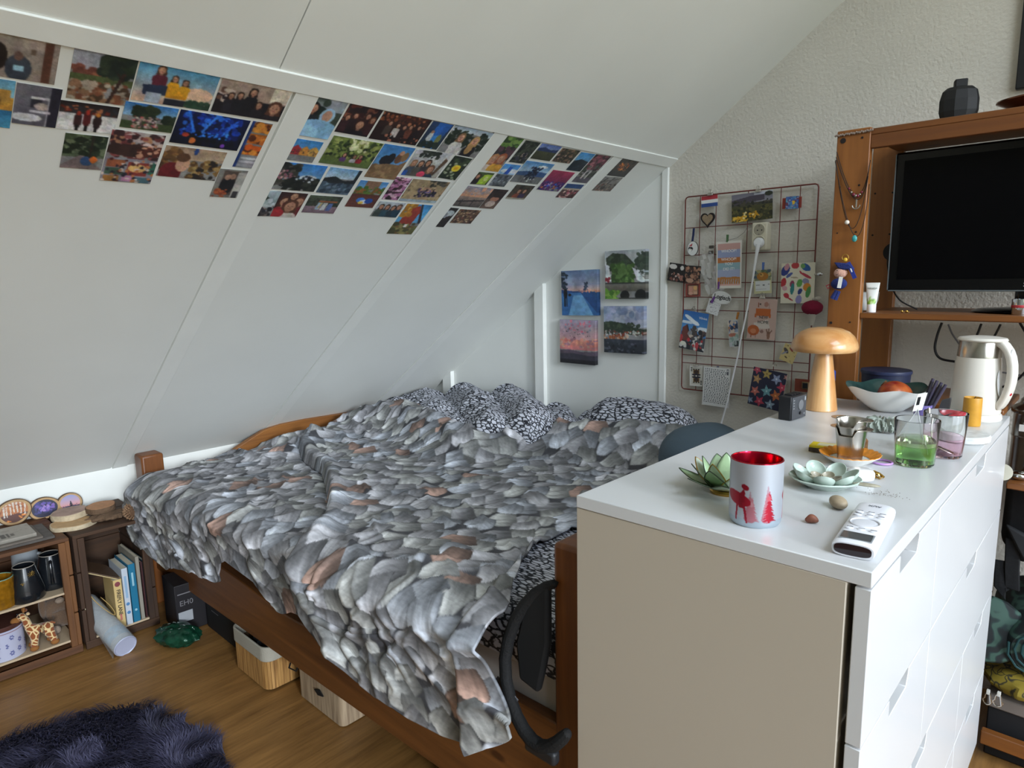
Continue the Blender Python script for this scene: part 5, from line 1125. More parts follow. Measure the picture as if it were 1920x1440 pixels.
O('wall', G().lathe([(.001, 0), (.018, 0), (.019, .003), (.0195, .040), (.018, .040), (.0175, .005), (.001, .004)], 28), CHROME, cn)
O('red_band', G().lathe([(.0192, .018), (.0197, .019), (.0198, .024), (.0194, .025)], 28, cap=False), mat('red print', 'a83238', .4), cn)
# on the rack top: black flask and copper dish; framed picture on the wall
ZT = 1.7535
vs0 = ony(1796, 221, 1.36)
fl_ = thing('black_flask', 'black faceted flask on top of the pine rack', 'vase', (vs0.x, 1.36, ZT), .35)
BKV = mat('matt black ceramic', '0b0b0d', .6)
O('flask_body', G().lathe([(.001, 0), (.036, 0), (.040, .006), (.0475, .035), (.0475, .065), (.042, .088), (.030, .098), (.001, .100)], 10, sy=.62), BKV, fl_, smooth=False, bevel=.003)
O('flask_neck', G().box((-.015, -.012, .094), (.015, .012, .118)), BKV, fl_, bevel=.003)
cpd = thing('copper_dish', 'shallow copper dish on the right of the rack top', 'dish', (.03, 1.40, ZT))
O('dish', G().lathe([(.001, 0), (.06, 0), (.075, .004), (.125, .030), (.150, .043), (.149, .047), (.12, .035), (.07, .009), (.001, .006)], 56, sy=.6), mat('dark copper', '6a4230', .25, metal=.8, var=.15), cpd)
pc = ony(1903, 168, 1.60)
fp = thing('framed_picture', 'dark framed picture high on the plaster wall above the rack', 'picture', (.14, 1.60, 2.1))
O('frame', G().box((pc.x, 1.600, pc.z), (.42, 1.619, 2.42)), mat('black picture frame', '17181b', .4), fp, world=True, bevel=.003)
a = Art(60, 60, '3a4246', 9); a.s_(0, 0, 1, 1, 90, .08, '2a3034', '4a565a', '39444a', '556064', '23282c')
link('print', print_mesh('print', a, .42-pc.x-.03, .39, .001, printmat('dim art print', .3)), fp, M=WM[fp.name].inverted() @ frame(((pc.x+.42)/2, 1.5995, (pc.z+2.42)/2), (1, 0, 0), (0, 0, 1)))
# cords hanging under the television shelf
BC = mat('black cable', '131316', .5); GCB = mat('grey cable', '77767a', .5)
def cable(pix, y, r, m, lab, nm='cable', kn='cable'):
    pts = []
    for q in pix: pts.append(ony(q[0], q[1], q[2] if len(q) > 2 else y))
    # smooth curve through the points
    P = []; n = len(pts)
    for i in range(n-1):
        p0, p1, p2, p3 = pts[max(i-1, 0)], pts[i], pts[i+1], pts[min(i+2, n-1)]
        for k in range(6):
            t = k/6; P.append(.5*((2*p1)+(p2-p0)*t+(2*p0-5*p1+4*p2-p3)*t*t+(3*p1-p0-3*p2+p3)*t**3))
    P.append(pts[-1]); c = sum(P, Vector())/len(P)
    return O(nm, G().tube(P, r, 8), m, None, c, world=True, label=lab, cat=kn)
cable([(1766, 605), (1757, 630), (1753, 655), (1763, 672), (1790, 678)], 1.45, .0035, BC, 'thick black cable looping down left of the kettle, under the shelf')
cable([(1840, 607), (1832, 628), (1822, 648), (1810, 680)], 1.47, .0032, BC, 'straight black cable behind the kettle lid, under the shelf')
cable([(1876, 608), (1866, 628), (1852, 648), (1840, 690)], 1.50, .0030, BC, 'bent black cable right of the straight one behind the kettle')
cable([(1912, 605), (1930, 640), (1932, 680), (1915, 705), (1895, 720), (1870, 728)], 1.46, .0032, BC, 'black cable curving round the kettle handle side to the wall')
cable([(1778, 608), (1785, 625), (1795, 640), (1810, 660), (1850, 690), (1890, 700), (1935, 706)], 1.55, .0025, GCB, 'thin grey cable crossing the wall behind the kettle')
cable([(1672, 470), (1664, 490), (1668, 520), (1675, 545), (1690, 565), (1720, 580)], 1.34, .0022, BC, 'thin black cable hanging beside the left edge of the television')
sg_ = ony(1668, 473, 1.50)
O('sensor_disc', G().lathe([(.001, 0), (.028, 0), (.028, .012), (.001, .012)], 28, M=Matrix.Rotation(PI/2, 4, 'X')), PLB, None, (sg_.x+.012, 1.50, sg_.z), label='round black disc peeking out behind the television, on the left', cat='sensor')
# necklaces on the upright, string of beads over its top
CORD = mat('dark cord', '2a1d16', .8)
def arc_pts(ax, ay, bx_, by_, sx_, sy_, y, n=16):
    A, B, S = ony(ax, ay, y), ony(bx_, by_, y), ony(sx_, sy_, y)
    return [A*(1-t)**2+(2*S-.5*A-.5*B)*2*t*(1-t)+B*t*t for t in [k/n for k in range(n+1)]]
NK = [('necklace', 'short dark necklace with a maroon bead cluster on the upright', (1569, 285), (1632, 300), (1605, 366), 1.2155),
      ('necklace', 'dark necklace with a small silver anchor pendant on the upright', (1568, 295), (1630, 310), (1606, 374), 1.2130),
      ('necklace', 'thin necklace with a pearl on its left side on the upright', (1567, 300), (1628, 330), (1596, 428), 1.2110),
      ('necklace', 'longest necklace with a turquoise drop on the upright', (1566, 302), (1630, 345), (1603, 442), 1.2085)]
PEARL = mat('pearl', 'd8cfc2', .25, var=.03); TURQ = mat('turquoise stone', '3f9a9a', .35, var=.2, vs_=200); MAR = mat('maroon bead', '6a1c30', .35); SILV = mat('silver', 'a8a39a', .3, metal=1)
for i, (nm, lab, a, b, s_, y) in enumerate(NK):
    P = arc_pts(*a, *b, *s_, y); c = ony(*s_, y)
    t = thing(nm, lab, 'necklace', (c.x, y, c.z), 0, 'necklaces hanging on the pine upright')
    O('cord', G().tube(P, .0011 if i != 1 else .0014, 6), CORD, t, world=True)
    if i == 0:
        for k in range(7): q = P[4+k+1] if False else P[5+k]; O('bead', G().ball(q+Vector((0, -.002, -.002)), .0048 if k in (2, 3, 4) else .0034, 12, 8), MAR if k % 2 == 0 else SILV, t, world=True)
    if i == 1:
        O('pendant', G().tube([c, c+Vector((0, -.001, -.022))], .0022, 8).tube([c+Vector((.010*math.cos(q), -.001, -.016-.010*abs(math.sin(q)))) for q in [PI*k/10 for k in range(11)]], .0018, 6), SILV, t, world=True)
    if i == 2: O('pearl', G().ball(P[6]+Vector((0, -.002, 0)), .0065, 16, 10), PEARL, t, world=True)
    if i == 3: O('drop', G().ball(c+Vector((0, -.003, -.008)), (.0072, .005, .0095), 16, 10), TURQ, t, world=True)
wv = thing('bead_string', 'string of woven beads laid across the top of the left upright', 'bracelet', (-.42, 1.214, 1.747))
g = G()
for k in range(22): g.ball((-.468+.0046*k, 1.2165-.0008*math.sin(k), 1.7455+.00010*k+.0010*math.sin(k*2.2)), (.0028, .0032, .0036), 8, 6)
O('beads', g, mat('brown and silver beads', '8f7f74', .4, metal=.3, var=.35, vs_=300), wv, world=True, kind='stuff')
# crocheted doll key ring
def wy(px, py, y=1.209): return ony(px, py, y)
dl = thing('doll_keyring', 'crocheted doll key ring with blue hat on the pine upright', 'key ring', (*wy(1577, 520),), 0)
NAVY = mat('navy yarn', '22306e', .9, bump=1, bs=420); SKN = mat('pale pink yarn', 'd8a896', .9, bump=1, bs=420)
def bl(nm, px, py, rx, rz_, m, ry=None, y=1.205): O(nm, G().ball(wy(px, py, y), (rx, ry or min(rx, rz_)*.8, rz_), 20, 12), m, dl, world=True)
bl('head', 1576, 512, .0185, .0145, SKN); bl('body', 1573, 532, .0225, .0165, NAVY)
O('hat', G().prism([wy(1563, 492, 1.196), wy(1592, 494, 1.196), wy(1600, 505, 1.196), wy(1580, 506, 1.196), wy(1570, 502, 1.196)], (0, .020, 0)), NAVY, dl, world=True, bevel=.003)
O('tag_ribbon', G().strip([wy(1590, 492, 1.20), wy(1597, 508, 1.197), wy(1603, 522, 1.20)], .011, .0015, (1, 0, -.3)), mat('blue ribbon', '23358a', .6), dl, world=True)
O('ribbon_print', G().strip([wy(1593, 498, 1.1975), wy(1597.5, 510, 1.1955)], .003, .0012, (1, 0, -.3)), mat('white print', 'd8dae0', .6), dl, world=True)
O('tie', G().strip([wy(1577, 519, 1.186), wy(1573, 540, 1.183)], .010, .002, (1, 0, .1)), mat('white felt', 'dcdcd8', .8), dl, world=True)
O('leg', G().tube([wy(1569, 545, 1.2), wy(1561, 560, 1.2)], [.006, .0075], 10), NAVY, dl, world=True); O('leg', G().tube([wy(1573, 546, 1.2), wy(1566, 562, 1.2)], [.005, .006], 10), NAVY, dl, world=True)
O('yarn_loop', G().tube([wy(1556, 533, 1.203), wy(1549, 536, 1.2), wy(1552, 541, 1.2), wy(1558, 537, 1.202)], .0018, 6), mat('red yarn', '8a2432', .8), dl, world=True)
O('ring', G().tube([wy(1585+6*math.cos(q), 483+6*math.sin(q), 1.21) for q in [2*PI*k/20 for k in range(20)]], .0012, 6, close=True), GOLD, dl, world=True)
bl('charm', 1585, 487, .006, .006, mat('yellow enamel', 'd0a832', .4))
O('eye', G().ball(wy(1569.5, 507.5, 1.189), .0016, 8, 6), PLB, dl, world=True); O('eye', G().ball(wy(1569.5, 515, 1.189), .0014, 8, 6), PLB, dl, world=True)

# ---- things on the rack's right half, seen past the dresser
cs_ = thing('steel_canister', 'tall steel canister with domed lid behind the kettle on the rack shelf', 'canister', (.0385, 1.36, .8095))
O('canister_wall', G().lathe([(.001, 0), (.047, 0), (.048, .004), (.048, .100), (.0495, .104), (.048, .108), (.048, .165), (.050, .168), (.001, .168)], 44), STEEL, cs_)
O('canister_lid', G().lathe([(.001, .168), (.0535, .168), (.0545, .176), (.050, .184), (.036, .193), (.034, .203), (.030, .208), (.001, .209)], 44), STEEL, cs_)
O('paper_label', G().box((-.028, -.0492, .122), (-.008, -.046, .140)), mat('white paper label', 'd5d3ce', .6), cs_)
O('steel_ball', G().ball((0, 0, .012), (.022, .022, .012), 24, 12), CHROME, None, (*(ony(1912, 880, 1.27).xy), .8095), label='shiny steel dish ball on the rack shelf in front of the canister', cat='lid')
O('round_tag', G().lathe([(.001, 0), (.022, 0), (.022, .004), (.001, .004)], 28, M=Matrix.Rotation(PI/2-.3, 4, 'X')), mat('cream disc', 'd6d2c0', .6), None, (*(ony(1880, 888, 1.235).xy), .832), label='round cream disc leaning at the dresser corner by the wooden shelf', cat='disc')
DKF = mat('black quilted fabric', '131417', .85, bump=.6, bs=60); MARF = mat('dark maroon fabric', '2c1018', .85, bump=.4, bs=60)
hb = thing('hanging_backpack', 'black bag hanging under the rack shelf beyond the dresser end', 'bag', (.06, 1.40, .78))
O('bag_body', G().prism([(-.010, 1.36, .785), (.080, 1.36, .785), (.11, 1.36, .66), (.09, 1.36, .58), (.04, 1.36, .54), (-.012, 1.36, .60)], (0, .12, 0)), DKF, hb, world=True, bevel=.02, seg=3)
O('bag_flap', G().prism([(.0, 1.33, .66), (.05, 1.33, .64), (.075, 1.33, .585), (.05, 1.33, .565), (.03, 1.33, .60)], (0, .02, 0)), mat('charcoal strap fabric', '26282b', .8), hb, world=True, bevel=.006)
O('strap', G().strip([(.02, 1.345, .62), (.025, 1.34, .53), (.03, 1.34, .475), (.018, 1.34, .455), (.005, 1.34, .475), (0, 1.345, .55)], .035, .008, (1, 0, .1)), DKF, hb, world=True, bevel=.003)
O('side_pouch', G().ball((.155, 1.38, .70), (.06, .06, .075), 18, 12), MARF, hb, world=True)
O('side_pouch', G().ball((.16, 1.38, .53), (.06, .06, .09), 18, 12), MARF, hb, world=True)
def swirl():
    m, nt, b = _new('teal leaf print fabric'); N = nt.nodes; K = nt.links
    tc = N.new('ShaderNodeTexCoord'); wv_ = N.new('ShaderNodeTexWave'); wv_.wave_type = 'RINGS'; wv_.inputs['Scale'].default_value = 7; wv_.inputs['Distortion'].default_value = 14; wv_.inputs['Detail'].default_value = 2; wv_.inputs['Detail Scale'].default_value = 1.6
    K.new(tc.outputs['Object'], wv_.inputs['Vector']); rp = N.new('ShaderNodeValToRGB'); e = rp.color_ramp.elements
    e[0].position = .3; e[0].color = (*L('081214'), 1); e[1].position = .85; e[1].color = (*L('2f4a40'), 1); x = e.new(.6); x.color = (*L('102826'), 1)
    K.new(wv_.outputs['Fac'], rp.inputs['Fac']); K.new(rp.outputs['Color'], b.inputs['Base Color']); b.inputs['Roughness'].default_value = .75; return m
sw = swirl()
ro = thing('rolled_mat', 'rolled teal leaf print cloth lying on the lower rack shelf', 'roll', (.10, 1.40, .26))
RM = Matrix.Translation((.115, 1.285, .350)) @ Matrix.Rotation(.25, 4, 'Z') @ Matrix.Rotation(-PI/2+.18, 4, 'X')
O('roll', G().lathe([(.02, -.02), (.075, -.02), (.084, 0), (.084, .22), (.075, .24), (.02, .24)], 40, M=RM), sw, ro, world=True)
g = G(); g.tube([RM @ Vector(((.012+.0062*k/5)*math.cos(k*.5)*1.0, (.012+.0062*k/5)*math.sin(k*.5), -.022)) for k in range(58)], .003, 6)
O('spiral_edge', g, mat('dark teal edge', '12383a', .7), ro, world=True)
O('draped_flap', G().strip([(.03, 1.30, .455), (.005, 1.268, .41), (.008, 1.250, .34), (.03, 1.252, .285)], .12, .012, (1, .3, 0)), sw, ro, world=True, sub=1)
yb = thing('yellow_bag', 'yellow printed cloth bag under the teal roll on the lower shelf', 'bag', (.09, 1.33, .1885))
g = G().ball((.10, 1.33, .278), (.12, .10, .036), 32, 14, fn=lambda x, y, z: 1+.10*math.sin(7*x+2)*math.cos(6*y)+.05*math.sin(15*x+9*y))
def yel():
    m, nt, b = _new('mustard printed cotton'); N = nt.nodes; K = nt.links; tc = N.new('ShaderNodeTexCoord'); v = N.new('ShaderNodeTexVoronoi'); v.feature = 'DISTANCE_TO_EDGE'; v.inputs['Scale'].default_value = 22
    nz = N.new('ShaderNodeTexNoise'); nz.inputs['Scale'].default_value = 12; K.new(tc.outputs['Object'], nz.inputs['Vector']); K.new(nz.outputs['Color'], v.inputs['Vector'])
    v.inputs['Scale'].default_value = 6; rp = N.new('ShaderNodeValToRGB'); e = rp.color_ramp.elements; e[0].position = .03; e[0].color = (*L('2a2610'), 1); e[1].position = .09; e[1].color = (*L('7c6a18'), 1)
    K.new(v.outputs['Distance'], rp.inputs['Fac']); K.new(rp.outputs['Color'], b.inputs['Base Color']); b.inputs['Roughness'].default_value = .8; return m
g.v = [(x, y, z-.052) for x, y, z in g.v]
O('cloth', g, yel(), yb, world=True)
for k, (px, py) in enumerate(((1852, 1308), (1872, 1312))):
    c = ony(px, py, 1.218); cb = thing('carabiner', '%s steel carabiner hanging below the yellow bag' % ('left' if k == 0 else 'right'), 'carabiner', (c.x, 1.218, c.z), 0, 'carabiners by the yellow bag')
    P = [(.010*math.cos(q)*(1.15 if math.sin(q) < 0 else .7), -.004, .018*math.sin(q)) for q in [2*PI*i/24 for i in range(24)]]
    O('ring', G().tube(P, .0022, 8, close=True), STEEL, cb); O('gate', G().tube([(.004, -.006, .014), (.008, -.006, -.012)], .002, 8), CHROME, cb); O('strap_loop', G().box((-.004, -.007, .012), (.004, .004, .024)), mat('white webbing', 'bdbab2', .7), cb, bevel=.001)
wb_ = thing('white_sack', 'pale crumpled sack right of the carabiners on the low rack shelf', 'sack', (.14, 1.30, .20))
O('cloth', G().ball((.14, 1.30, .225), (.06, .04, .036), 26, 12, fn=lambda x, y, z: 1+.1*math.sin(8*x+3)*math.cos(7*y+2*z)), mat('pale grey cloth', '8a857f', .85, bump=.4), wb_, world=True)
bb = thing('black_storage_box', 'black box on the floor under the rack, beyond the dresser end', 'box', (.1, 1.40, 0))
O('box_body', G().box((.010, 1.262, .002), (.42, 1.55, .150)), mat('black board', '0e0f12', .7), bb, world=True, bevel=.004)
O('box_lid', G().box((.006, 1.256, .150), (.425, 1.555, .186)), mat('greige box lid', '6d645d', .7), bb, world=True, bevel=.004)

# ================================================================== WIRE GRID WITH CARDS, AND THE CANVASES
WIRE = mat('red brown wire', '6e342e', .45, metal=.2)
GY = 1.604
gp = thing('wire_grid', 'red brown wire grid panel with cards and keepsakes clipped on, right of canvases', 'grid', (-.9, GY, 1.28))
gl, gr_ = ony(1285.5, 371, GY).x, ony(1535.5, 343, GY).x; gt = ony(1410, 357, GY).z; gb_ = ony(1283, 729, GY).z
def bar(a, b, r=.0016): O('bar', G().tube([a, b], r, 8), WIRE, gp, world=True)
cnr = .012
O('outer_frame', G().tube([(gl, GY, gb_+cnr), (gl, GY, gt-cnr), (gl+cnr*.3, GY, gt-cnr*.3), (gl+cnr, GY, gt), (gr_-cnr, GY, gt), (gr_-cnr*.3, GY, gt-cnr*.3), (gr_, GY, gt-cnr), (gr_, GY, gb_+cnr), (gr_-cnr*.3, GY, gb_+cnr*.3), (gr_-cnr, GY, gb_), (gl+cnr, GY, gb_), (gl+cnr*.3, GY, gb_+cnr*.3)], .0026, 8, close=True), WIRE, gp, world=True)
for px in (1314, 1344, 1404, 1465, 1501): x = ony(px, 362, GY).x; bar((x, GY-.002, gb_), (x, GY-.002, gt))
for py in (428, 479, 530.5, 557, 581, 632, 665, 680): z = ony(1286, py, GY).z; bar((gl, GY+.001, z), (gr_, GY+.001, z))

CARD = printmat('card print', .5)
def card(name, lab, cat, quad, art, y, th=.0012, m=None, edge='d8d6d0', bend=None, group=None):
    c, r, u, w, h = rect_fit([ony(px, py, y) for px, py in quad], Vector((1, 0, 0)), Vector((0, 0, 1)))
    F = frame(c, r, u)
    o = link(name, print_mesh(name, art, w, h, th, m or CARD, edge=edge, bend=bend), M=F, label=lab, cat=cat, group=group)
    return o, F, w, h
def glue(o, F, dx, dy, s, size, m, sx=1.0, ang=0, ex=.0003, bold=0):
    """lettering printed on the card (a part of it)"""
    Mx = F @ Matrix.Translation((dx, dy, .0014)) @ Matrix.Rotation(ang, 4, 'Z')
    return text('lettering', s, size, m, o, Mx, ex=ex, sx=sx, bold=bold)
INKW = mat('white ink', 'e6e4de', .6); INKB = mat('black ink', '1c1c20', .6)
Zb = lambda k, ox, oy: (lambda *q: [(ox+x/k, oy+y/k) for x, y in q])
A5 = Zb(5.053, 1220, 300); A6 = Zb(5.053, 1220, 540)
YC = 1.597
def flag_art():
    a = Art(40, 30, 'e0e0de'); a.r(0, 0, 1, .36, 'a8323c'); a.r(0, .66, 1, 1, '2c4a8c'); return a
card('paper_flag', 'small red, white and blue paper flag clipped to the grid top', 'flag', A5((482, 345), (637, 330), (634, 430), (482, 455)), flag_art(), YC)
# heart with glitter
c = ony(1326.5, 411, 1.594)
ht = thing('heart_ornament', 'dark edged glitter heart hanging below the paper flag', 'ornament', c)
def heart(k): return [(1.6*k*.0165*math.sin(t)**3, 0, 1.6*k*(.0145*math.cos(t)-.0055*math.cos(2*t)-.0022*math.cos(3*t)-.0010*math.cos(4*t))) for t in [2*PI*i/36 for i in range(36)]]
O('heart_back', G().prism(heart(1.12), (0, .006, 0)), mat('dark felt', '241c1c', .8), ht, bevel=.001)
O('glitter', G().prism([(x, -.0012, z) for x, y, z in heart(.84)], (0, .003, 0)), mat('gold glitter', 'a08c72', .4, metal=.4, var=.45, vs_=500), ht)
def clip(px, py, lab, y=1.594, s=1.0, ang=0):
    c = ony(px, py, y); t = thing('binder_clip', lab, 'clip', M=Matrix.Translation(c) @ Matrix.Rotation(ang, 4, 'Y'))
    O('jaws', G().prism([(-.011*s, -.006, 0), (.011*s, -.006, 0), (.010*s, -.001, .010*s), (-.010*s, -.001, .010*s)], (0, .006, 0)), STEEL, t, bevel=.0008)
    for k in (-1, 1): O('wire_handle', G().tube([(-.003*s, -.004*k-.003, .010*s), (-.005*s, -.005*k-.003, .017*s), (0, -.006*k-.003, .022*s), (.005*s, -.005*k-.003, .017*s), (.003*s, -.004*k-.003, .010*s)], .0008, 6), STEEL, t)
    return t
clip(1332, 366, 'steel bulldog clip above the paper flag on the grid top bar'); clip(1422, 360, 'steel bulldog clip above the garden postcard on the grid top bar')
clip(1300, 584, 'steel bulldog clip above the blue town postcard, tilted', ang=.3)
clip(1430, 559, 'steel bulldog clip above the pink home card'); clip(1305, 686, 'steel bulldog clip above the playing card', s=.8)
clip(1452, 687, 'steel bulldog clip above the flowered birthday card', s=.8)
def peg(px, py, m, lab, y=1.592, ang=0, k=1.0):
    c = ony(px, py, y); t = thing('clothes_peg', lab, 'peg', M=Matrix.Translation(c) @ Matrix.Rotation(ang, 4, 'Y'), group=None)
    for s0 in (-1, 1): O('jaw', G().prism([(-.0032*k, s0*.0012, -.014*k), (.0032*k, s0*.0012, -.014*k), (.0032*k, s0*.0030, .014*k), (-.0032*k, s0*.0030, .014*k)], (0, s0*.0018, 0)), m, t, bevel=.0004)
    O('spring', G().tube([(-.004*k, 0, .001), (.004*k, 0, .001)], .0016, 8), STEEL, t)
peg(1364, 447, mat('green peg wood', '4a6a44', .6), 'tiny green clothes peg on top of the striped poster'); peg(1348, 535, mat('purple peg wood', '6a3a86', .6), 'tiny purple clothes peg at the poster corner', ang=.1)
peg(1337, 562, MATS['purple peg wood'], 'tiny purple clothes peg between oval sign and doodle card', ang=.5, y=1.586); peg(1431, 499, mat('blue peg wood', '5a78b8', .6), 'tiny blue clothes peg above the yellow animal card')
peg(1383, 592, mat('orange peg wood', 'b4742e', .6), 'tiny orange clothes peg above the narrow photo strip', ang=.2, y=1.588); peg(1345, 693, mat('grey violet peg wood', '6a6680', .6), 'tiny grey clothes peg on top of the handwritten letter', ang=.15)
# garden postcard
a = Art(76, 60, '3a3c30', 4).run('g0,.35,6a6876,8a8890;r.55,.0,1,.1,b8bcc8;t4a4450,0,.22,.45,.12,.8,.12,.8,.30,0,.40;s0,.25,1,.5,60,.04,2a2a26,3c3a34,4a4638;g.45,1,4a4a2c,2c2c1c;s0,.5,1,1,90,.05,3a3c22,54522c,26261a,625a30;e.9,.1,.12,.08,2a3024')
a.s_(0, .8, .4, 1, 40, .035, 'd0a02a', 'c8941c', 'e0b848'); a.s_(.3, .68, .68, .9, 26, .03, 'd0a02a', 'b88a20', 'e8d8a0')
card('garden_postcard', 'dark garden postcard with yellow flowers at the grid top', 'postcard', A5((768, 338), (1160, 280), (1155, 555), (770, 595)), a, YC)
# magnet on a strap
mg = thing('strap_magnet', 'small colourful square magnet on a red strap, upper right of the grid', 'magnet', ony(1486, 381, YC))
p0, p1 = ony(1467, 382, 1.601), ony(1503, 379, 1.601)
O('strap', G().box((p0.x, 1.600, p0.z-.019), (p1.x, 1.602, p0.z+.019)), mat('red strap', '9a4238', .7), mg, world=True)
c, r, u, w, h = rect_fit([ony(*q, 1.594) for q in A5((1283, 350), (1402, 342), (1405, 458), (1285, 468))], Vector((1, 0, 0)), Vector((0, 0, 1)))
a = Art(40, 40, '4a6aa8', 6); a.s_(0, 0, 1, 1, 110, .07, '3a5aa8', '6a3a4c', '4a8ab8', '8a90b0', '2c3a70', '5aa0a8'); a.e(.6, .5, .14, .16, 'd8b030'); a.e(.42, .55, .12, .16, '3f7ab8')
link('mosaic', print_mesh('mosaic', a, w, h, .005, CARD, edge='2c2a3a'), mg, M=WM[mg.name].inverted() @ frame(c, r, u))
# round penguin ornament on a navy ribbon
c = ony(1299, 466, 1.592); po_ = thing('penguin_disc', 'white wooden disc with a red hatted penguin on a navy ribbon', 'ornament', c)
def pen_art():
    a = Art(50, 60, 'd9d9d6', 1); a.e(.3, .52, .2, .17, '26262c'); a.e(.28, .58, .13, .11, 'e6e6e2'); a.t('a82a34', .1, .34, .42, .34, .5, .10); a.r(.08, .33, .48, .39, 'e4e0dc'); a.e(.24, .52, .03, .03, '111'); a.e(.36, .52, .03, .03, '111'); a.t('d8a040', .27, .58, .35, .58, .31, .64); return a
A_ = pen_art().lin(); vv = [(0, -.0022, 0)]; cc = [(*A_[30, 25], 1)]; rx, rz_ = .0225, .0275; ff = []
for k in range(1, 15):
    for j in range(40):
        an = 2*PI*j/40; x, z = math.cos(an)*k/14, math.sin(an)*k/14; vv.append((x*rx, -.0022, z*rz_)); cc.append((*A_[min(59, int((.5-.5*z)*60)), min(49, int((.5+.5*x)*50))], 1))
for j in range(40): ff.append((0, 1+j, 1+(j+1) % 40))
for k in range(13):
    for j in range(40): j2 = (j+1) % 40; ff.append((1+k*40+j, 1+(k+1)*40+j, 1+(k+1)*40+j2, 1+k*40+j2))
me = bpy.data.meshes.new('disc_front'); me.from_pydata(vv, [], ff); me.color_attributes.new('Col', 'FLOAT_COLOR', 'POINT').data.foreach_set('color', np.array(cc).ravel()); me.materials.append(CARD); link('disc_front', me, po_)
O('disc', G().lathe([(0, 0), (1, 0), (1, .0045), (0, .0045)], 40, M=Matrix.Translation((0, .0025, 0)) @ Matrix.Diagonal((rx*1.04, 1, rz_*1.04, 1)) @ Matrix.Rotation(PI/2, 4, 'X')), mat('dark wood edge', '3a2e28', .7), po_)
O('ribbon', G().strip([ony(1301, 428, 1.597), ony(1300, 440, 1.595), ony(1298, 454, 1.594)], .009, .0012, (1, 0, 0)), mat('navy ribbon', '1f2850', .7), po_, world=True)
# striped poster
a = Art(50, 92, 'd6d0c6', 1)
for y0, y1, c_ in ((.05, .18, 'c0968e'), (.18, .345, '8d96b6'), (.345, .46, 'b06a34'), (.46, .60, '86a4ac'), (.60, .76, '9aa2bc'), (.76, .90, 'b07434'), (.90, .935, 'd2a398')): a.r(.06, y0, .94, y1, c_)
a.t('b07434', .06, .77, .25, .745, .5, .765, .75, .745, .94, .77, .94, .8, .06, .8)
for k in range(9): a.t('9fa4b0', .12+k*.09, .9, .15+k*.09, .9, .17+k*.09, .79, .15+k*.09, .79)
o, F, w, h = card('striped_poster', 'striped congratulation poster in pastel and orange bands, centre left of grid', 'poster', A5((612, 775), (855, 762), (868, 1210), (635, 1222)), a, 1.594)
for s_, dy in (('WHOOP!', .29), ('WHOOP!', .115), ('YOU', .02), ('DID IT!', -.09)): glue(o, F, 0, dy*h, s_, .0155, INKW, sx=.95)
# socket, plug and its cable
so_ = thing('wall_socket', 'cream double wall socket behind the middle of the grid', 'socket', ony(1424, 443, 1.60))
s0, s1 = ony(1408, 470, 1.578), ony(1439, 416, 1.578)
CREAM = mat('cream plastic', 'cfc8b2', .4, var=.02)
O('box', G().box((s0.x, 1.578, s0.z), (s1.x, YW, s1.z)), CREAM, so_, world=True, bevel=.005, seg=3)
for py in (431, 453.5):
    c = ony(1423, py, 1.577); rr = (s1.x-s0.x)*.38
    O('outlet_ring', G().tube([(c.x+rr*math.cos(q), 1.5775, c.z+rr*math.sin(q)) for q in [2*PI*i/32 for i in range(32)]], .0018, 8, close=True), CREAM, so_, world=True)
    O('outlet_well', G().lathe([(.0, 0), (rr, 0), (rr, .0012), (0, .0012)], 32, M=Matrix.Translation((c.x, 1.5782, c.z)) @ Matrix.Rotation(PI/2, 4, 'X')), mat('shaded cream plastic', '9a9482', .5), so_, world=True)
c = ony(1423, 431, 1.576)
for k in (-1, 1): O('pin_hole', G().ball((c.x+.008*k+.002, 1.577, c.z-.001), (.0026, .001, .0026), 10, 6), PLB, so_, world=True)
for k in (-1, 1): O('earth_clip', G().box((c.x-.002, 1.5755, c.z+k*.016-.003), (c.x+.002, 1.577, c.z+k*.016+.003)), STEEL, so_, world=True)
pl_ = thing('power_plug', 'white plug in the lower outlet with its long white cable', 'plug', ony(1421, 457, 1.56))
c = ony(1421, 455, 1.56)
O('plug_body', G().lathe([(.001, 0), (.017, 0), (.018, .004), (.018, .018), (.014, .024), (.001, .025)], 28, M=Matrix.Translation((c.x, 1.580, c.z)) @ Matrix.Rotation(PI/2, 4, 'X')), PLW, pl_, world=True)
pp = [(1421, 462, 1.56), (1418, 480, 1.558), (1412, 520, 1.56), (1405, 560, 1.562), (1397, 600, 1.566), (1388, 640, 1.57), (1384, 665, 1.575), (1378, 690, 1.58), (1370, 725, 1.585), (1362, 760, 1.585), (1352, 795, 1.585), (1345, 840, 1.585)]
O('plug_cable', G().tube([ony(*q) for q in pp], [.006, .0052]+[.0032]*10, 10), PLW, pl_, world=True)
O('strain_relief', G().tube([ony(1422, 458, 1.558), ony(1419, 474, 1.557)], [.009, .006], 10), PLW, pl_, world=True)
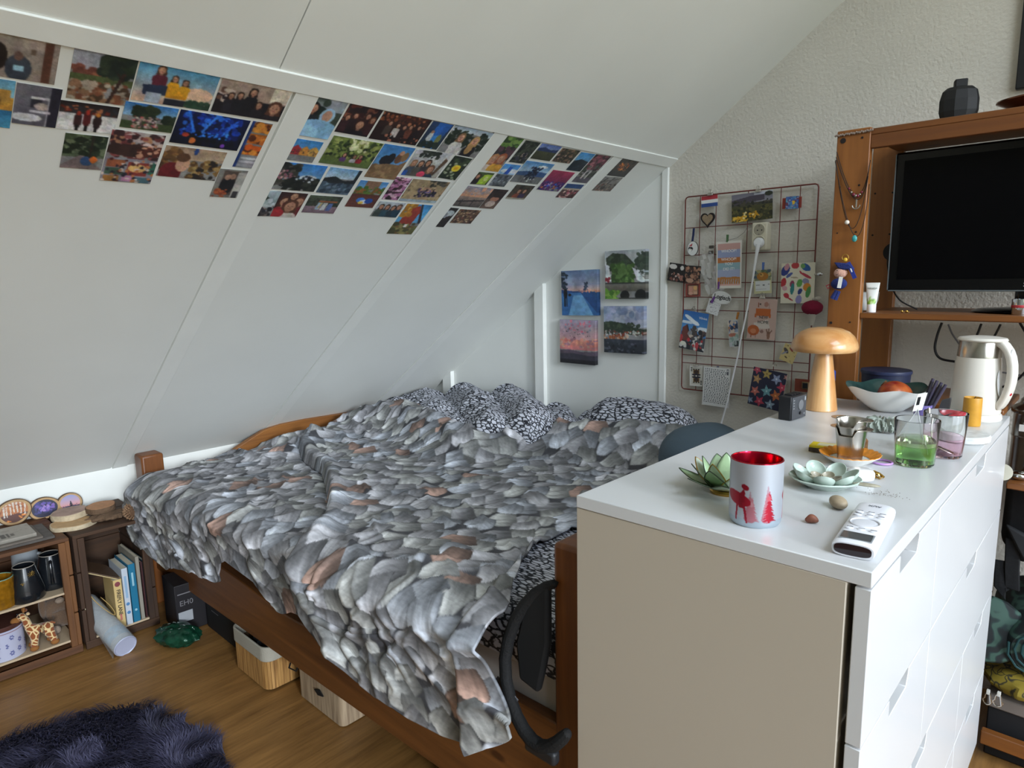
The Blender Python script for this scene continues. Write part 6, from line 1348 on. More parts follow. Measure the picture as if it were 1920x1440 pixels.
# opened dark photo card
fo = thing('photo_folder', 'opened black photo folder clipped to the left grid edge', 'folder', ony(1284, 512, YC))
def fart(sd, spec): return Art(48, 40, '1a1716', sd).run(spec)
for nm, q, spec in (('folder_leaf', A5((185, 968), (325, 992), (322, 1165), (162, 1142)), 'e.25,.2,.28,.13,cfcac4;e.8,.22,.13,.12,cfcac4;s.15,.55,.95,.9,40,.06,9a6a5c,c8b0a8,6a4038,2a1c1a'),
                    ('folder_leaf', A5((328, 990), (476, 1014), (468, 1165), (330, 1168)), 's.05,.1,.95,1,80,.09,6a4a3c,8a6450,4a3228,a87c62,3a2620;e.35,.85,.3,.12,b08a74')):
    c, r, u, w, h = rect_fit([ony(*p, 1.594) for p in q], Vector((1, 0, 0)), Vector((0, 0, 1)))
    link(nm, print_mesh(nm, fart(3, spec), w, h, .003, CARD, edge='141212'), fo, M=WM[fo.name].inverted() @ frame(c, r, u))
a = Art(40, 36, '8a4238', 2).run('r.15,.12,.85,.88,2c1a18;r.19,.16,.81,.84,b08468;e.35,.45,.14,.2,c08a78;e.65,.35,.13,.16,d0a468;e.35,.75,.16,.12,c89884;r.55,.6,.78,.8,c4a084')
card('red_card', 'small brick red picture card below the black photo folder', 'card', A5((330, 1172), (474, 1168), (474, 1292), (332, 1296)), a, 1.600)
# clear pouch with charms
pch = thing('clear_pouch', 'crumpled clear plastic pouch hanging in the left of the grid', 'pouch', ony(1330, 500, 1.60))
c, r, u, w, h = rect_fit([ony(*p, 1.600) for p in ((1316, 478), (1342, 468), (1352, 545), (1320, 556))], Vector((1, 0, 0)), Vector((0, 0, 1)))
g = G(); vv = []; ff = []
for i in range(9):
    for j in range(7): vv.append(c+r*((j/6-.5)*w)+u*((.5-i/8)*h)+Vector((0, -.004+.006*math.sin(i*1.7+j*2.3), 0)))
for i in range(8):
    for j in range(6): ff.append((i*7+j, i*7+j+1, i*7+8+j, i*7+7+j))
O('film', g.add(vv, ff), mat('milky film', 'dcdcda', .25, alpha=.35), pch, world=True)
for px, py in ((1334, 463), (1333, 473)): O('charm', G().box(tuple(ony(px-4, py+3, 1.598)), tuple(ony(px+4, py-3, 1.594))), mat('dark metal charm', '55504a', .4, metal=.6), pch, world=True, bevel=.0008)
g = G()
for k in range(9): q = ony(1316+2.2*k, 524-.2*k+1.2*math.sin(k), 1.596); g.tube([(q.x+.003*math.cos(t), q.y-.001*math.sin(3*t), q.z+.003*math.sin(t)) for t in [2*PI*i/12 for i in range(12)]], .0006, 5, close=True)
O('chain', g, SILV, pch, world=True, kind='stuff')
# oval sign
q = ony(1353, 558, 1.590); og = thing('oval_sign', 'white oval paper sign with one German word in black', 'sign', q)
F = frame(q, (1, 0, -.20), (.2, 0, 1))
O('paper', G().lathe([(0, 0), (.040, 0), (.040, .0012), (0, .0012)], 40, sy=.62, M=F), mat('white card paper', 'cfcfcb', .6), og, world=True)
text('lettering', 'Logisch', .0235, INKB, og, F @ Matrix.Translation((.003, .001, .0016)), sx=.98, bold=.0004)
# doodle card
a = Art(44, 52, 'd6d6d6', 7)
for k in range(60): t = a.rs.uniform(0, 6.28); x, y = a.rs.uniform(.08, .92, 2); a.t('55555c', x, y, x+.12*math.cos(t), y+.12*math.sin(t), x+.12*math.cos(t)+.02, y+.12*math.sin(t)+.02)
a.e(.2, .2, .08, .08, '44444c')
card('doodle_card', 'small white card covered in fine ink doodles', 'card', A6((570, 112), (682, 125), (625, 275), (510, 212)), a, 1.592)
# animal card
a = Art(44, 60, 'c8c498', 8).run('r.05,.03,.95,.45,7a8068;s.05,.03,.95,.35,30,.06,4a5a68,a8a070,5a6a4c,8a9a8c;e.5,.28,.24,.17,a8702c;e.45,.22,.08,.08,c89a50;e.42,.2,.03,.03,221a14;r.08,.46,.92,.88,d6d8d6;r.12,.62,.35,.65,8a8a88;r.5,.62,.62,.66,6a6a6a;r.8,.6,.88,.64,8a8a88;r.1,.8,.7,.82,a0a09c')
card('animal_card', 'yellow edged card with an orange animal right of the white cable', 'card', A5((985, 1048), (1150, 1032), (1140, 1262), (975, 1268)), a, YC)
# parrot card
a = Art(66, 76, 'd8d2bc', 9)
for (x, y, rx_, ry_, ro_, c_) in ((.13, .18, .10, .15, .6, '2a3a80'), (.17, .10, .06, .09, .4, 'c08a94'), (.42, .07, .10, .08, 0, 'b03a3c'), (.72, .12, .14, .08, .5, '2a5a9a'), (.64, .09, .06, .06, 0, '6a9a5a'), (.25, .30, .10, .04, -.6, '4a5a98'), (.74, .32, .15, .035, .5, 'b0384a'), (.58, .24, .05, .02, .9, 'b0384a'), (.08, .48, .07, .12, .2, 'b03038'), (.34, .52, .06, .09, .1, '8a3a58'), (.35, .64, .05, .14, .1, '2f7a7a'), (.56, .50, .07, .10, .3, '5a9a48'), (.74, .46, .09, .07, .4, '8a8aa8'), (.78, .60, .10, .10, .2, 'c8822c'), (.82, .72, .06, .14, .25, '4a8a4c'), (.58, .70, .05, .08, .5, '2a3a78'), (.12, .62, .07, .06, .3, 'c89aa0'), (.18, .80, .08, .06, .6, 'b0303c'), (.28, .88, .10, .02, .5, 'a02c38'), (.55, .90, .08, .11, .1, '8a84b4'), (.4, .36, .1, .02, .1, 'a89a80')):
    a.e(x, y, rx_, ry_, c_, ro_)
card('parrot_card', 'cream card printed with many bright parrots', 'card', A5((1240, 980), (1560, 968), (1548, 1358), (1232, 1358)), a, YC)
sc2 = thing('silver_clip', 'small round silver clip at the right edge of the parrot card', 'clip', ony(1537, 514, 1.59))
O('knob', G().ball((0, 0, 0), (.010, .006, .007), 16, 10), CHROME, sc2); O('jaw', G().box((-.018, -.003, -.003), (-.006, .003, .003)), STEEL, sc2, bevel=.001)
# red pompon mushroom
q = ony(1523, 577, 1.575); pm = thing('felt_mushroom', 'crimson felt toadstool ornament hanging at the grid right edge', 'ornament', q)
O('cap', G().ball((0, 0, 0), (.036, .03, .026), 26, 14, fn=lambda x, y, z: 1+.02*math.sin(19*x+7*z)), mat('crimson felt', '7a1230', .95, bump=.8, bs=300), pm)
O('stalk', G().lathe([(.001, -.062), (.008, -.062), (.010, -.05), (.013, -.03), (.018, -.018), (.001, -.012)], 18), mat('cream felt', 'b9b2a6', .95, bump=.6, bs=300), pm)
O('bow', G().ball((.018, 0, .032), (.012, .006, .008), 14, 8).ball((.004, .004, .03), (.008, .005, .006), 12, 8), MATS['cream felt'], pm, kind='stuff')
# blue town postcard
a = Art(60, 72, '3a78b8', 10).run('g0,.55,2a62a8,5a9ad0;e.3,.2,.2,.05,d8e2ea,.4;e.5,.28,.16,.05,e4ecf2,.3;e.2,.3,.2,.04,cfdbe6;e.85,.45,.2,.08,d8e4ee;t6a3a34,0,1,.05,.45,.22,.35,.42,.72,.2,.8;t3a2a2a,.2,.38,.24,.35,.44,.7,.4,.74;s.3,.45,1,.75,60,.05,3a3c42,8a8a8c,5a4a48,c8b8a8,2a2c32;r0,.78,1,1,2c2e34;s.0,.7,1,1,40,.06,2a2c30,4a4c52,c8c8c4,b03a3c;e.7,.85,.06,.08,b8424a;e.15,.85,.09,.05,d8d8c8;s.45,.35,.55,.6,10,.04,4a4440,3a3a40')
o, F, w, h = card('town_postcard', 'blue sky postcard of an old town, at the lower left of the grid', 'postcard', A6((330, 208), (565, 250), (490, 608), (255, 560)), a, 1.588)
glue(o, F, .30*w, .36*h, 'Vilnius', .0135, INKW)
# narrow photo strip
a = Art(30, 60, 'b9bcc0', 11).run('r.05,.05,.95,.45,8a9ab0;s.05,.05,.95,.45,30,.08,4a6a98,c8b8a8,2a3a58,a87a5c;r.05,.48,.95,.66,c0b4ac;e.4,.55,.2,.07,a86a58;s.1,.6,.9,.95,16,.07,a8b8b0,8aa098;r.5,.78,.92,.98,3a4040;e.65,.85,.06,.08,a0a8a8')
card('photo_strip', 'narrow strip with small travel pictures under the orange peg', 'photo', A6((745, 310), (835, 300), (828, 555), (735, 558)), a, 1.592)
# new home card
a = Art(60, 78, 'c0a498', 12).run('r.26,.25,.78,.42,b8602a;r.24,.37,.30,.46,b8602a;r.74,.37,.80,.46,b8602a;r.33,.10,.36,.22,8a4a30;t2a2024,.38,.14,.44,.10,.44,.18;e.62,.14,.06,.06,a87a6a;r.72,.1,.74,.24,9a8078;t cfc4ba,.22,.6,.72,.5,.8,.72,.25,.74;e.22,.78,.16,.13,b86030;r.12,.84,.34,.9,a85428;e.22,.80,.08,.06,c88058;r.14,.9,.16,.96,8a4a30;r.30,.9,.32,.96,8a4a30;e.52,.80,.05,.04,8a6a60;t8a6450,.72,.98,.80,.98,.83,.80,.69,.80;t7a5a4a,.66,.74,.69,.73,.76,.84,.73,.86;t7a5a4a,.76,.70,.79,.70,.78,.84,.75,.84;t7a5a4a,.86,.74,.89,.76,.80,.86,.78,.84')
o, F, w, h = card('home_card', 'dusty pink greeting card with orange sofa and armchair drawings', 'card', A6((945, 100), (1215, 105), (1165, 500), (905, 472)), a, 1.592, bend=lambda x, y: .004*np.clip(-y-.1, 0, 1)**2)
glue(o, F, .05*w, .045*h, 'NEW', .0165, INKB, sx=.9); glue(o, F, .05*w, -.075*h, 'HOME', .0165, INKB, sx=.9)
# yellow drawing card
a = Art(44, 50, 'c4b078', 13); a.s_(0, 0, 1, 1, 20, .03, '6a5a3a', 'a08a4a'); a.e(.25, .4, .2, .1, '4a4440', .6); a.e(.2, .55, .2, .05, '8a8a98', -.8); a.e(.55, .25, .16, .05, '8a3a34', .5); a.e(.4, .75, .1, .04, '5a4a34', .3)
card('yellow_card', 'ochre drawing card tucked behind the lamp shade', 'card', A6((1290, 520), (1420, 580), (1330, 715), (1205, 668)), a, 1.592)
# playing card
a = Art(40, 64, 'd2d0ca', 14); a.r(.12, .08, .88, .92, 'c4c0b4')
for k in (0, 1):
    s = 1-2*k; f = lambda v: v if k == 0 else 1-v
    a.r(.28, min(f(.2), f(.46)), .72, max(f(.2), f(.46)), '7a5a2c'); a.e(.5, f(.30), .12, .08, '3a2c24'); a.e(.5, f(.44), .2, .06, '2c2a34')
    for x in (.32, .5, .68): a.t('2a2624', x-.08, f(.16), x+.08, f(.16), x, f(.24))
    for j in range(3): a.e(.15 if k == 0 else .85, f(.12+.07*j), .04, .025, '1e1c1c')
a.e(.5, .5, .10, .05, '1a181c'); a.e(.5, .5, .05, .025, 'd8d4cc')
card('playing_card', 'playing card with a court figure in the lower left corner', 'card', A6((375, 735), (500, 738), (492, 935), (368, 922)), a, 1.598)
# handwritten letter
a = Art(130, 150, 'cdcdca', 15)
for k in range(21):
    x = .05
    while x < (.80 if k < 4 else .93):
        ln = a.rs.uniform(.03, .09); y = .06+.042*k+.02*x+a.rs.uniform(-.004, .004); a.e(x+ln/2, y, ln*.42*a.asp, .0105, '44444a'); a.e(x+ln*.3, y-.006, .006, .012, '3a3a42'); x += ln+.02
a.r(.86, .03, .93, .17, '55555c'); a.r(.875, .05, .915, .09, 'cdcdca')
card('handwritten_letter', 'white sheet of close handwriting at the bottom of the grid', 'letter', A6((530, 752), (805, 760), (695, 1142), (465, 1088)), a, 1.588, bend=lambda x, y: .003*np.clip(-y, 0, 1)**2)
# flowered birthday card
a = Art(84, 92, '22243c', 16)
def star(cx, cy, r, c_, c2, rot):
    for k in range(5):
        t = rot+2*PI*k/5; tx, ty = math.cos(t), math.sin(t); nx_, ny_ = -ty, tx
        a.t(c_, cx+.25*r*nx_/a.asp, cy+.25*r*ny_, cx+(.5*r*tx+.24*r*nx_)/a.asp, cy+.5*r*ty+.24*r*ny_, cx+r*tx/a.asp, cy+r*ty, cx+(.5*r*tx-.24*r*nx_)/a.asp, cy+.5*r*ty-.24*r*ny_, cx-.25*r*nx_/a.asp, cy-.25*r*ny_)
    a.e(cx, cy, r*.16, r*.16, c2)
for s in ((.12, .06, .13, 'b0485c', 'd88a8a', .3), (.42, .12, .14, 'b09a58', '8a6a34', .9), (.72, .20, .15, '8a96b4', 'c8d0dc', .2), (.16, .30, .13, 'b08a5c', 'c8a880', 1.1), (.92, .38, .15, 'b03a50', 'd88a90', .5), (.50, .56, .16, '6a9aa4', 'a8c8cc', .7), (.16, .62, .14, 'b8685c', 'd8a090', .1), (.78, .62, .16, 'b0643c', 'd89a50', .6), (.34, .86, .15, 'b03a50', 'd87a88', .25), (.66, .88, .14, '8aa0b4', 'c8d4dc', .9), (.06, .88, .1, '7a8aa4', 'a8b4c4', .4), (.98, .10, .08, 'a87a74', 'c8a09a', 0)): star(*s)
o, F, w, h = card('flower_birthday_card', 'navy birthday card with bright lilies behind the small black box', 'card', [(1414, 687), (1485, 703), (1455, 770), (1402, 756)], a, 1.580, th=.002)
glue(o, F, 0, .03*h, 'Fijne verjaardag', .0105, INKW, ang=-.12)
# brown strap with charm
bs_ = thing('brown_strap', 'red brown strap with a square buckle at the lower right of the grid', 'strap', ony(1505, 722, 1.597))
p0 = ony(1490, 733, 1.599); p1 = ony(1530, 713, 1.599)
O('band', G().box((p0.x, 1.597, p0.z), (p1.x, 1.6, p1.z)), mat('rust strap', '7a3a2a', .7), bs_, world=True)
q = ony(1510, 723, 1.595); O('buckle', G().box((q.x-.013, 1.592, q.z-.014), (q.x+.013, 1.597, q.z+.014)), mat('aged brass', '8a7050', .4, metal=.7), bs_, world=True, bevel=.003)
O('buckle_centre', G().box((q.x-.009, 1.5905, q.z-.010), (q.x+.009, 1.593, q.z+.010)), PLB, bs_, world=True, bevel=.002)
# thin string strung across the grid
P = [ony(*q, 1.596) for q in ((1332, 467), (1345, 458), (1364, 451), (1382, 446), (1395, 436), (1403, 424))]
O('string', G().tube(P, .0007, 5), mat('grey string', '55524c', .8), None, P[2], world=True, label='thin grey string running over the top of the striped poster', cat='string')
# four stretched canvases
CANV = printmat('canvas print', .6, bump=.2)
A4 = Zb(3.4286, 1000, 300)
def canvas(lab, quad, spec, sd):
    yc = YW-.006-.026
    c, r, u, w, h = rect_fit([ony(*q, yc) for q in quad], Vector((1, 0, 0)), Vector((0, 0, 1)))
    t = thing('canvas_picture', lab, 'canvas', c, 0, 'photo canvases on the white panel')
    a = Art(90, 100, '888', sd).run(spec).photo()
    link('printed_canvas', print_mesh('printed_canvas', a, w, h, .003, CANV), t, M=WM[t.name].inverted() @ frame(c, r, u) @ Matrix.Translation((0, 0, -.003)))
    # the sides carry the picture on
    B = frame(c, r, u); lin = a.lin()
    for nm, s in (('wrapped_side', 1), ('wrapped_side', -1)):
        col = lin[:, -1 if s > 0 else 0]; n = len(col); vv = []; cc = []
        for i in range(n):
            for z in (-.0005, -.026): vv.append((s*w/2, h/2-h*i/(n-1), z)); cc.append((*col[i], 1))
        me = bpy.data.meshes.new(nm); me.from_pydata(vv, [], [(2*i, 2*i+1, 2*i+3, 2*i+2) for i in range(n-1)]); me.color_attributes.new('Col', 'FLOAT_COLOR', 'POINT').data.foreach_set('color', np.array(cc).ravel()); me.materials.append(CANV)
        link(nm, me, t, M=WM[t.name].inverted() @ B)
    O('stretcher', G().box((-w/2+.001, -h/2, -.026), (w/2-.001, h/2, -.004)), mat('canvas edge', 'a8aab0', .7), t, loc=(0, 0, 0)).matrix_local = WM[t.name].inverted() @ B
canvas('square canvas of a dusk ski track with a dark figure, upper left of four', A4((183, 715), (408, 702), (408, 1000), (180, 998)), 'g0,.42,6a84ac,a9a8b4;g.30,.46,8a98b4,d0a494;t2a4a7c,0,.42,.35,.46,1,.48,1,.62,0,.56;g.5,1,3f74ac,2f5f98;t6a9cc8,.35,.55,.6,.55,.9,1,.2,1;t24487a,.55,.5,1,.5,1,.95,.8,.75;s0,.02,.18,.4,26,.035,26303e,303c4c,3a4656;r.08,.4,.11,.5,1e2630;s.66,.28,.76,.46,14,.025,2a3648,38465a;e.12,.52,.05,.1,14161c;e.13,.44,.035,.04,18181c;r.08,.6,.12,.8,14161c;r.14,.6,.17,.8,14161c;e.24,.54,.04,.03,1a1c22;s.5,.44,1,.48,16,.02,c88a74,e0a080,8a6a70', 21)
canvas('square canvas of a waterfall and stone bridge, upper right of four', A4((462, 588), (715, 572), (727, 893), (460, 893)), 'g0,.3,a8aeb2,c8ccce;t3a4438,.03,.15,.2,.05,.5,.08,.75,.3,.7,.45,.05,.3;s.1,.1,.7,.4,60,.05,344030,465440,2c3628;t3f5a30,.15,.6,.22,.3,.45,.22,.7,.5,.75,.7,.2,.68;s.2,.3,.7,.66,90,.045,4a6a34,3a5428,5a7a40,6a8a4c;t3a443c,.75,.25,1,.05,1,.5,.85,.45;s.8,.1,1,.45,30,.05,34403a,444f44;td8dee2,.02,.28,.10,.30,.17,.63,.02,.64;te2e8ec,.68,.36,.74,.38,1,.62,.96,.68,.80,.62;s.02,.3,.16,.64,16,.02,eef2f4,c8d0d4;s.72,.4,.98,.66,22,.025,f0f4f6,ccd4d8,b8c2c8;s.78,.06,1,.4,20,.04,4a584a,3a463c;r0,.66,1,.72,6a6a64;g.70,.84,7a766c,5c584f;r0,.66,1,.68,2a2a28;e.5,.92,.10,.1,1c1e1e;e.88,.92,.12,.12,1a1c1c;s0,.82,.35,1,50,.045,6a9a3a,4a7a2c,8ab050;r.35,.97,1,1,3a3c38;s.02,.56,.12,.66,10,.025,a03040,7a2a34', 22)
canvas('square canvas of a pink sunset over dark hills, lower left of four', A4((172, 1022), (395, 1035), (393, 1318), (170, 1302)), 'g0,.45,9a94a8,c89a9c;g.45,.68,d8907c,c87a7c;s.1,.02,.9,.3,40,.025,d0808c,c86a80,b88a98,8a8498;s0,.42,1,.62,50,.035,e09a80,d07a70,c8a090,a87a84;t5a4e5c,0,.70,.3,.68,.6,.72,1,.70,1,1,0,1;g.80,1,2c2a32,1a1a1e;t3a3844,0,.78,.4,.76,1,.82,1,.9,0,.9;s.2,.2,.9,.4,20,.01,3a3438,2c2a30', 23)
canvas('square canvas of a harbour town under a green hill, lower right of four', A4((455, 940), (705, 940), (712, 1250), (452, 1235)), 'g0,.45,8a94b0,a9b0c2;s0,0,1,.35,30,.09,8090ae,9aa2ba,b0b6c6;t2f3c30,0,.34,.2,.32,.5,.36,.8,.46,1,.48,1,.6,0,.6;s0,.36,.9,.5,40,.03,38463a,2a362c,44523f;s0,.52,1,.62,70,.022,d0ccc8,a8a8a8,8a4a3c,c8c4b8,5a4a44;s0,.60,.6,.70,40,.03,a0502c,b06438,8a3c28,c8a890;g.70,1,3a404c,24282f;s0,.72,1,1,60,.03,2c323c,444a56,1e2228,585e6a', 24)

# ================================================================== CRATES ALONG THE KNEE BOARD AND WHAT IS ON AND IN THEM
CRW = wood('worn crate wood', '382010', '6e4524', 1, .9, .7, contrast=(.25, .8)); CRV = wood('worn crate wood upright', '432711', '7c4f26', 2, .9, .7, contrast=(.25, .8))
CRD = wood('dark crate wood', '26170d', '4e321a', 1, .9, .75, contrast=(.25, .8)); CRDV = wood('dark crate wood upright', '281910', '4c301a', 2, .9, .75)
PLY = mat('pale plywood', 'b9a488', .6, var=.06)
XF, XB, ZC = -2.565, -2.925, .455
def crate(lab, y0, y1, wh, wv, shelves, nb):
    t = thing('wooden_crate', lab, 'crate', ((XF+XB)/2, (y0+y1)/2, 0), 0, None)
    e = .003
    for a, b in ((y0, y0+.014), (y1-.014, y1)):
        for k in range(3): O('side_board', G().box((XB, a, .02+k*.146), (XF-.004, b, .02+k*.146+.141)), wv, t, world=True, bevel=.002)
    for k in range(nb):
        xa = XB+(XF-XB)*k/nb
        O('top_board', G().box((xa+e, y0+.001, ZC-.013), (xa+(XF-XB)/nb-e, y1-.001, ZC)), wh, t, world=True, bevel=.002)
        O('bottom_board', G().box((xa+e, y0+.014, .022), (xa+(XF-XB)/nb-e, y1-.014, .036)), wh, t, world=True, bevel=.002)
    for k in range(3): O('back_board', G().box((XB, y0+.014, .036+k*.137), (XB+.012, y1-.014, .036+k*.137+.1355)), wh, t, world=True, bevel=.002)
    for a, b in ((y0+.014, y0+.036), (y1-.036, y1-.014)): O('stile', G().box((XF-.016, a, .036), (XF, b, ZC-.014)), wv, t, world=True, bevel=.002)
    O('front_rail', G().box((XF-.014, y0, .006), (XF, y1, .036)), wh, t, world=True, bevel=.002)
    for z in shelves:
        O('shelf_board', G().box((XB+.014, y0+.016, z-.008), (XF-.006, y1-.018, z)), PLY, t, world=True, bevel=.001)
        O('cleat', G().box((XB+.02, y1-.036, z-.026), (XF-.02, y1-.0145, z-.009)), wv, t, world=True, bevel=.001)
    return t
crate('left wooden crate on the floor with mugs and soft toys on its shelves', -.80, -.306, CRW, CRV, (.252, .064), 3)
crate('right wooden crate at the bed post, filled with books', -.296, -.035, CRD, CRDV, (.0445,), 3)
ZTOP = ZC+.0005
# painted slices leaning on the knee board
BARK = mat('tree bark', '5f4a38', .9, bump=1, bs=120, var=.25, vs_=40)
CUT = mat('cut wood', 'b4936a', .7, var=.12, vs_=60)
def slice_standing(lab, px, py, rx, rz_, art, wob, tilt=.16):
    c = onx(px, py, -2.905); t = thing('wood_slice', lab, 'wood slice', M=Matrix.Translation(c) @ Matrix.Rotation(-tilt, 4, 'Y'), group='painted wood slices')
    f = lambda a, s: 1+.045*math.sin(2*a+wob)+.02*math.sin(3*a+2*wob)
    M_ = Matrix.Rotation(PI/2, 4, 'Y')
    def disc(nm, k, d0, d1, m):
        vv = [(d, math.cos(q)*rx*k*f(q, 0), math.sin(q)*rz_*k*f(q, 0)) for d in (d0, d1) for q in [2*PI*i/40 for i in range(40)]]
        O(nm, G().add(vv, [tuple(range(39, -1, -1)), tuple(range(40, 80))]+[(i, (i+1) % 40, 40+(i+1) % 40, 40+i) for i in range(40)]), m, t)
    disc('bark_ring', 1.0, -.012, .0055, BARK); disc('cut_face', .94, -.005, .0065, CUT)
    A_ = art.lin(); hh, ww = A_.shape[:2]; vv = []; cc = []; ff = []; n = 44; R = 16
    vv.append((.0072, 0, 0)); cc.append((*A_[hh//2, ww//2], 1))
    for k in range(1, R+1):
        for j in range(n):
            q = 2*PI*j/n; u, v = math.cos(q)*k/R, math.sin(q)*k/R
            vv.append((.0072, u*rx*.78*f(q, 0), v*rz_*.78*f(q, 0))); cc.append((*A_[min(hh-1, int((.5-.5*v)*hh)), min(ww-1, int((.5+.5*u)*ww))], 1))
    for j in range(n): ff.append((0, 1+j, 1+(j+1) % n))
    for k in range(R-1):
        for j in range(n): ff.append((1+k*n+j, 1+(k+1)*n+j, 1+(k+1)*n+(j+1) % n, 1+k*n+(j+1) % n))
    me = bpy.data.meshes.new('painting'); me.from_pydata(vv, [], ff); me.color_attributes.new('Col', 'FLOAT_COLOR', 'POINT').data.foreach_set('color', np.array(cc).ravel()); me.materials.append(PRINT); link('painting', me, t)
a = Art(50, 44, 'b46a34', 31).run('g0,.6,a8622f,b4703c;g.6,1,5a2a1a,4a2214;s0,.0,1,.55,40,.05,c07a3a,a85a2a,8a4424'); [a.r(x, 0, x+.045, .62+.1*math.sin(9*x), 'd6d0c4') for x in (.12, .22, .36, .48, .6, .72, .86)]; a.s_(0, .8, .3, 1, 8, .05, 'e0862c'); a.s_(.65, .7, .9, .95, 6, .05, 'e0862c')
slice_standing('painted wood slice with white birches on orange, leftmost of three', 26, 960, .058, .050, a, 0)
a = Art(50, 44, '20203c', 32); a.s_(.15, .15, .85, .75, 60, .07, '5a4a9a', '3a3a7a', '7a5aa8', '2c2c58'); a.s_(.3, .35, .7, .65, 20, .05, '9a7ac0', '7a6ab8')
slice_standing('painted wood slice with a violet rose on navy, middle of three', 83, 953, .054, .046, a, 1.2)
a = Art(50, 44, '8a94c0', 33).run('g0,.7,8a94c4,d89a98;g.7,1,3f4a70,2c3654;t2c2a34,.42,.74,.62,.74,.52,.34;s.1,.62,.9,.72,16,.03,c07a7c,8a5a6c')
slice_standing('painted wood slice with a dark sailboat at dusk, rightmost of three', 131, 942, .043, .041, a, 2.0)
def slice_flat(nm, lab, px, py, z, rx, ry, h, wob, top, tiltx=0, cat='wood slice', bark=None):
    c = onz(px, py, z); t = thing(nm, lab, cat, M=Matrix.Translation(c) @ Matrix.Rotation(tiltx, 4, 'X'))
    f = lambda a, s: 1+.06*math.sin(2*a+wob)+.03*math.sin(5*a+wob*2)
    O('bark_ring', G().lathe([(1, 0), (1.02, h*.5), (1, h)], 44, M=Matrix.Diagonal((rx, ry, 1, 1)), fn=f), bark or BARK, t)
    O('cut_face', G().lathe([(0, h), (.955, h), (.95, h+.0008), (0, h+.001)], 44, M=Matrix.Diagonal((rx, ry, 1, 1)), fn=f), top, t)
    return t
PALEB = mat('pale birch bark', 'b7a78c', .85, bump=.8, bs=90, var=.2, vs_=50)
slice_flat('wood_slice', 'lower pale birch slice of the stack on the crates, wide and flat', 138, 986, ZTOP, .062, .078, .016, .6, CUT, bark=PALEB)
slice_flat('wood_slice', 'upper pale birch slice with a violet heart, on the stack between crates', 132, 968, ZTOP+.0175, .056, .066, .022, 1.4, mat('violet heartwood', '9a7f72', .6, var=.25, vs_=30), tiltx=.04, bark=PALEB)
slice_flat('wood_slice', 'round brown wood slice lying on bark behind, on the right crate', 190, 956, ZTOP+.028, .052, .055, .020, 2.2, mat('rosy cut wood', 'a87a56', .7, var=.15, vs_=60), tiltx=.02)
g = G().ball((0, 0, .014), (.05, .075, .014), 40, 10, fn=lambda x, y, z: 1+.12*math.sin(9*x+5*y)+.09*math.sin(17*y-6*x))
O('bark_piece', g, BARK, None, onz(205, 972, ZTOP), label='rough grey piece of bark on the right crate top, in front of the slice', cat='bark')
g = G()
hog = thing('pine_cone', 'brown bristly cone at the corner of the duvet on the right crate', 'cone', onz(252, 958, ZTOP+.03))
O('core', G().ball((0, 0, 0), (.034, .034, .030), 20, 12), mat('brown cone core', '5a4230', .9), hog)
rs = np.random.RandomState(3)
for k in range(170):
    z = 1-2*(k+.5)/170; r = math.sqrt(1-z*z); an = 2.399*k; d = Vector((r*math.cos(an), r*math.sin(an), z)); p = Vector((d.x*.034, d.y*.034, d.z*.030)); o2 = d.orthogonal().normalized()*.0042
    g.add([p+o2, p-o2, p+d*.010+Vector((0, 0, .003)), p+d.cross(o2)*.9], [(0, 1, 2), (1, 3, 2), (3, 0, 2)])
O('scales', g, mat('cone scales', '87694f', .85, var=.25, vs_=90), hog, kind='stuff')
# slates and a paper block on the left crate
SLA = mat('grey slate', '55504c', .8, bump=.6, bs=70, var=.15, vs_=25)
c = onz(40, 1010, ZTOP)
O('slate_tile', G().box((-.095, -.15, 0), (.095, .13, .010)), SLA, None, (c.x-.005, c.y-.045, ZTOP), bevel=.002, label='lower dark slate tile on the left crate', cat='slate')
O('slate_tile', G().box((-.085, -.15, 0), (.09, .11, .008)), mat('brown grey slate', '6a625a', .8, bump=.6, bs=60, var=.12, vs_=20), None, (c.x+.0, c.y-.06, ZTOP+.0105), bevel=.002, label='upper slate tile on the left crate, a little askew', cat='slate')
a = Art(60, 50, '9a948a', 35); a.s_(0, 0, 1, 1, 60, .05, '948e84', 'a09a90', '8e887e'); a.r(.55, .55, .62, .85, '4a4640'); a.r(.64, .55, .66, .85, '4a4640'); a.r(.68, .6, .74, .8, '5a564e')
F = frame((c.x-.005, c.y-.075, ZTOP+.0187), (0, 1, 0), (-1, 0, 0))
link('card_sleeve', print_mesh('card_sleeve', a, .22, .15, .012, CARD, edge='7a756c'), M=F, label='greige printed sleeve on top of the slates on the left crate', cat='sleeve')
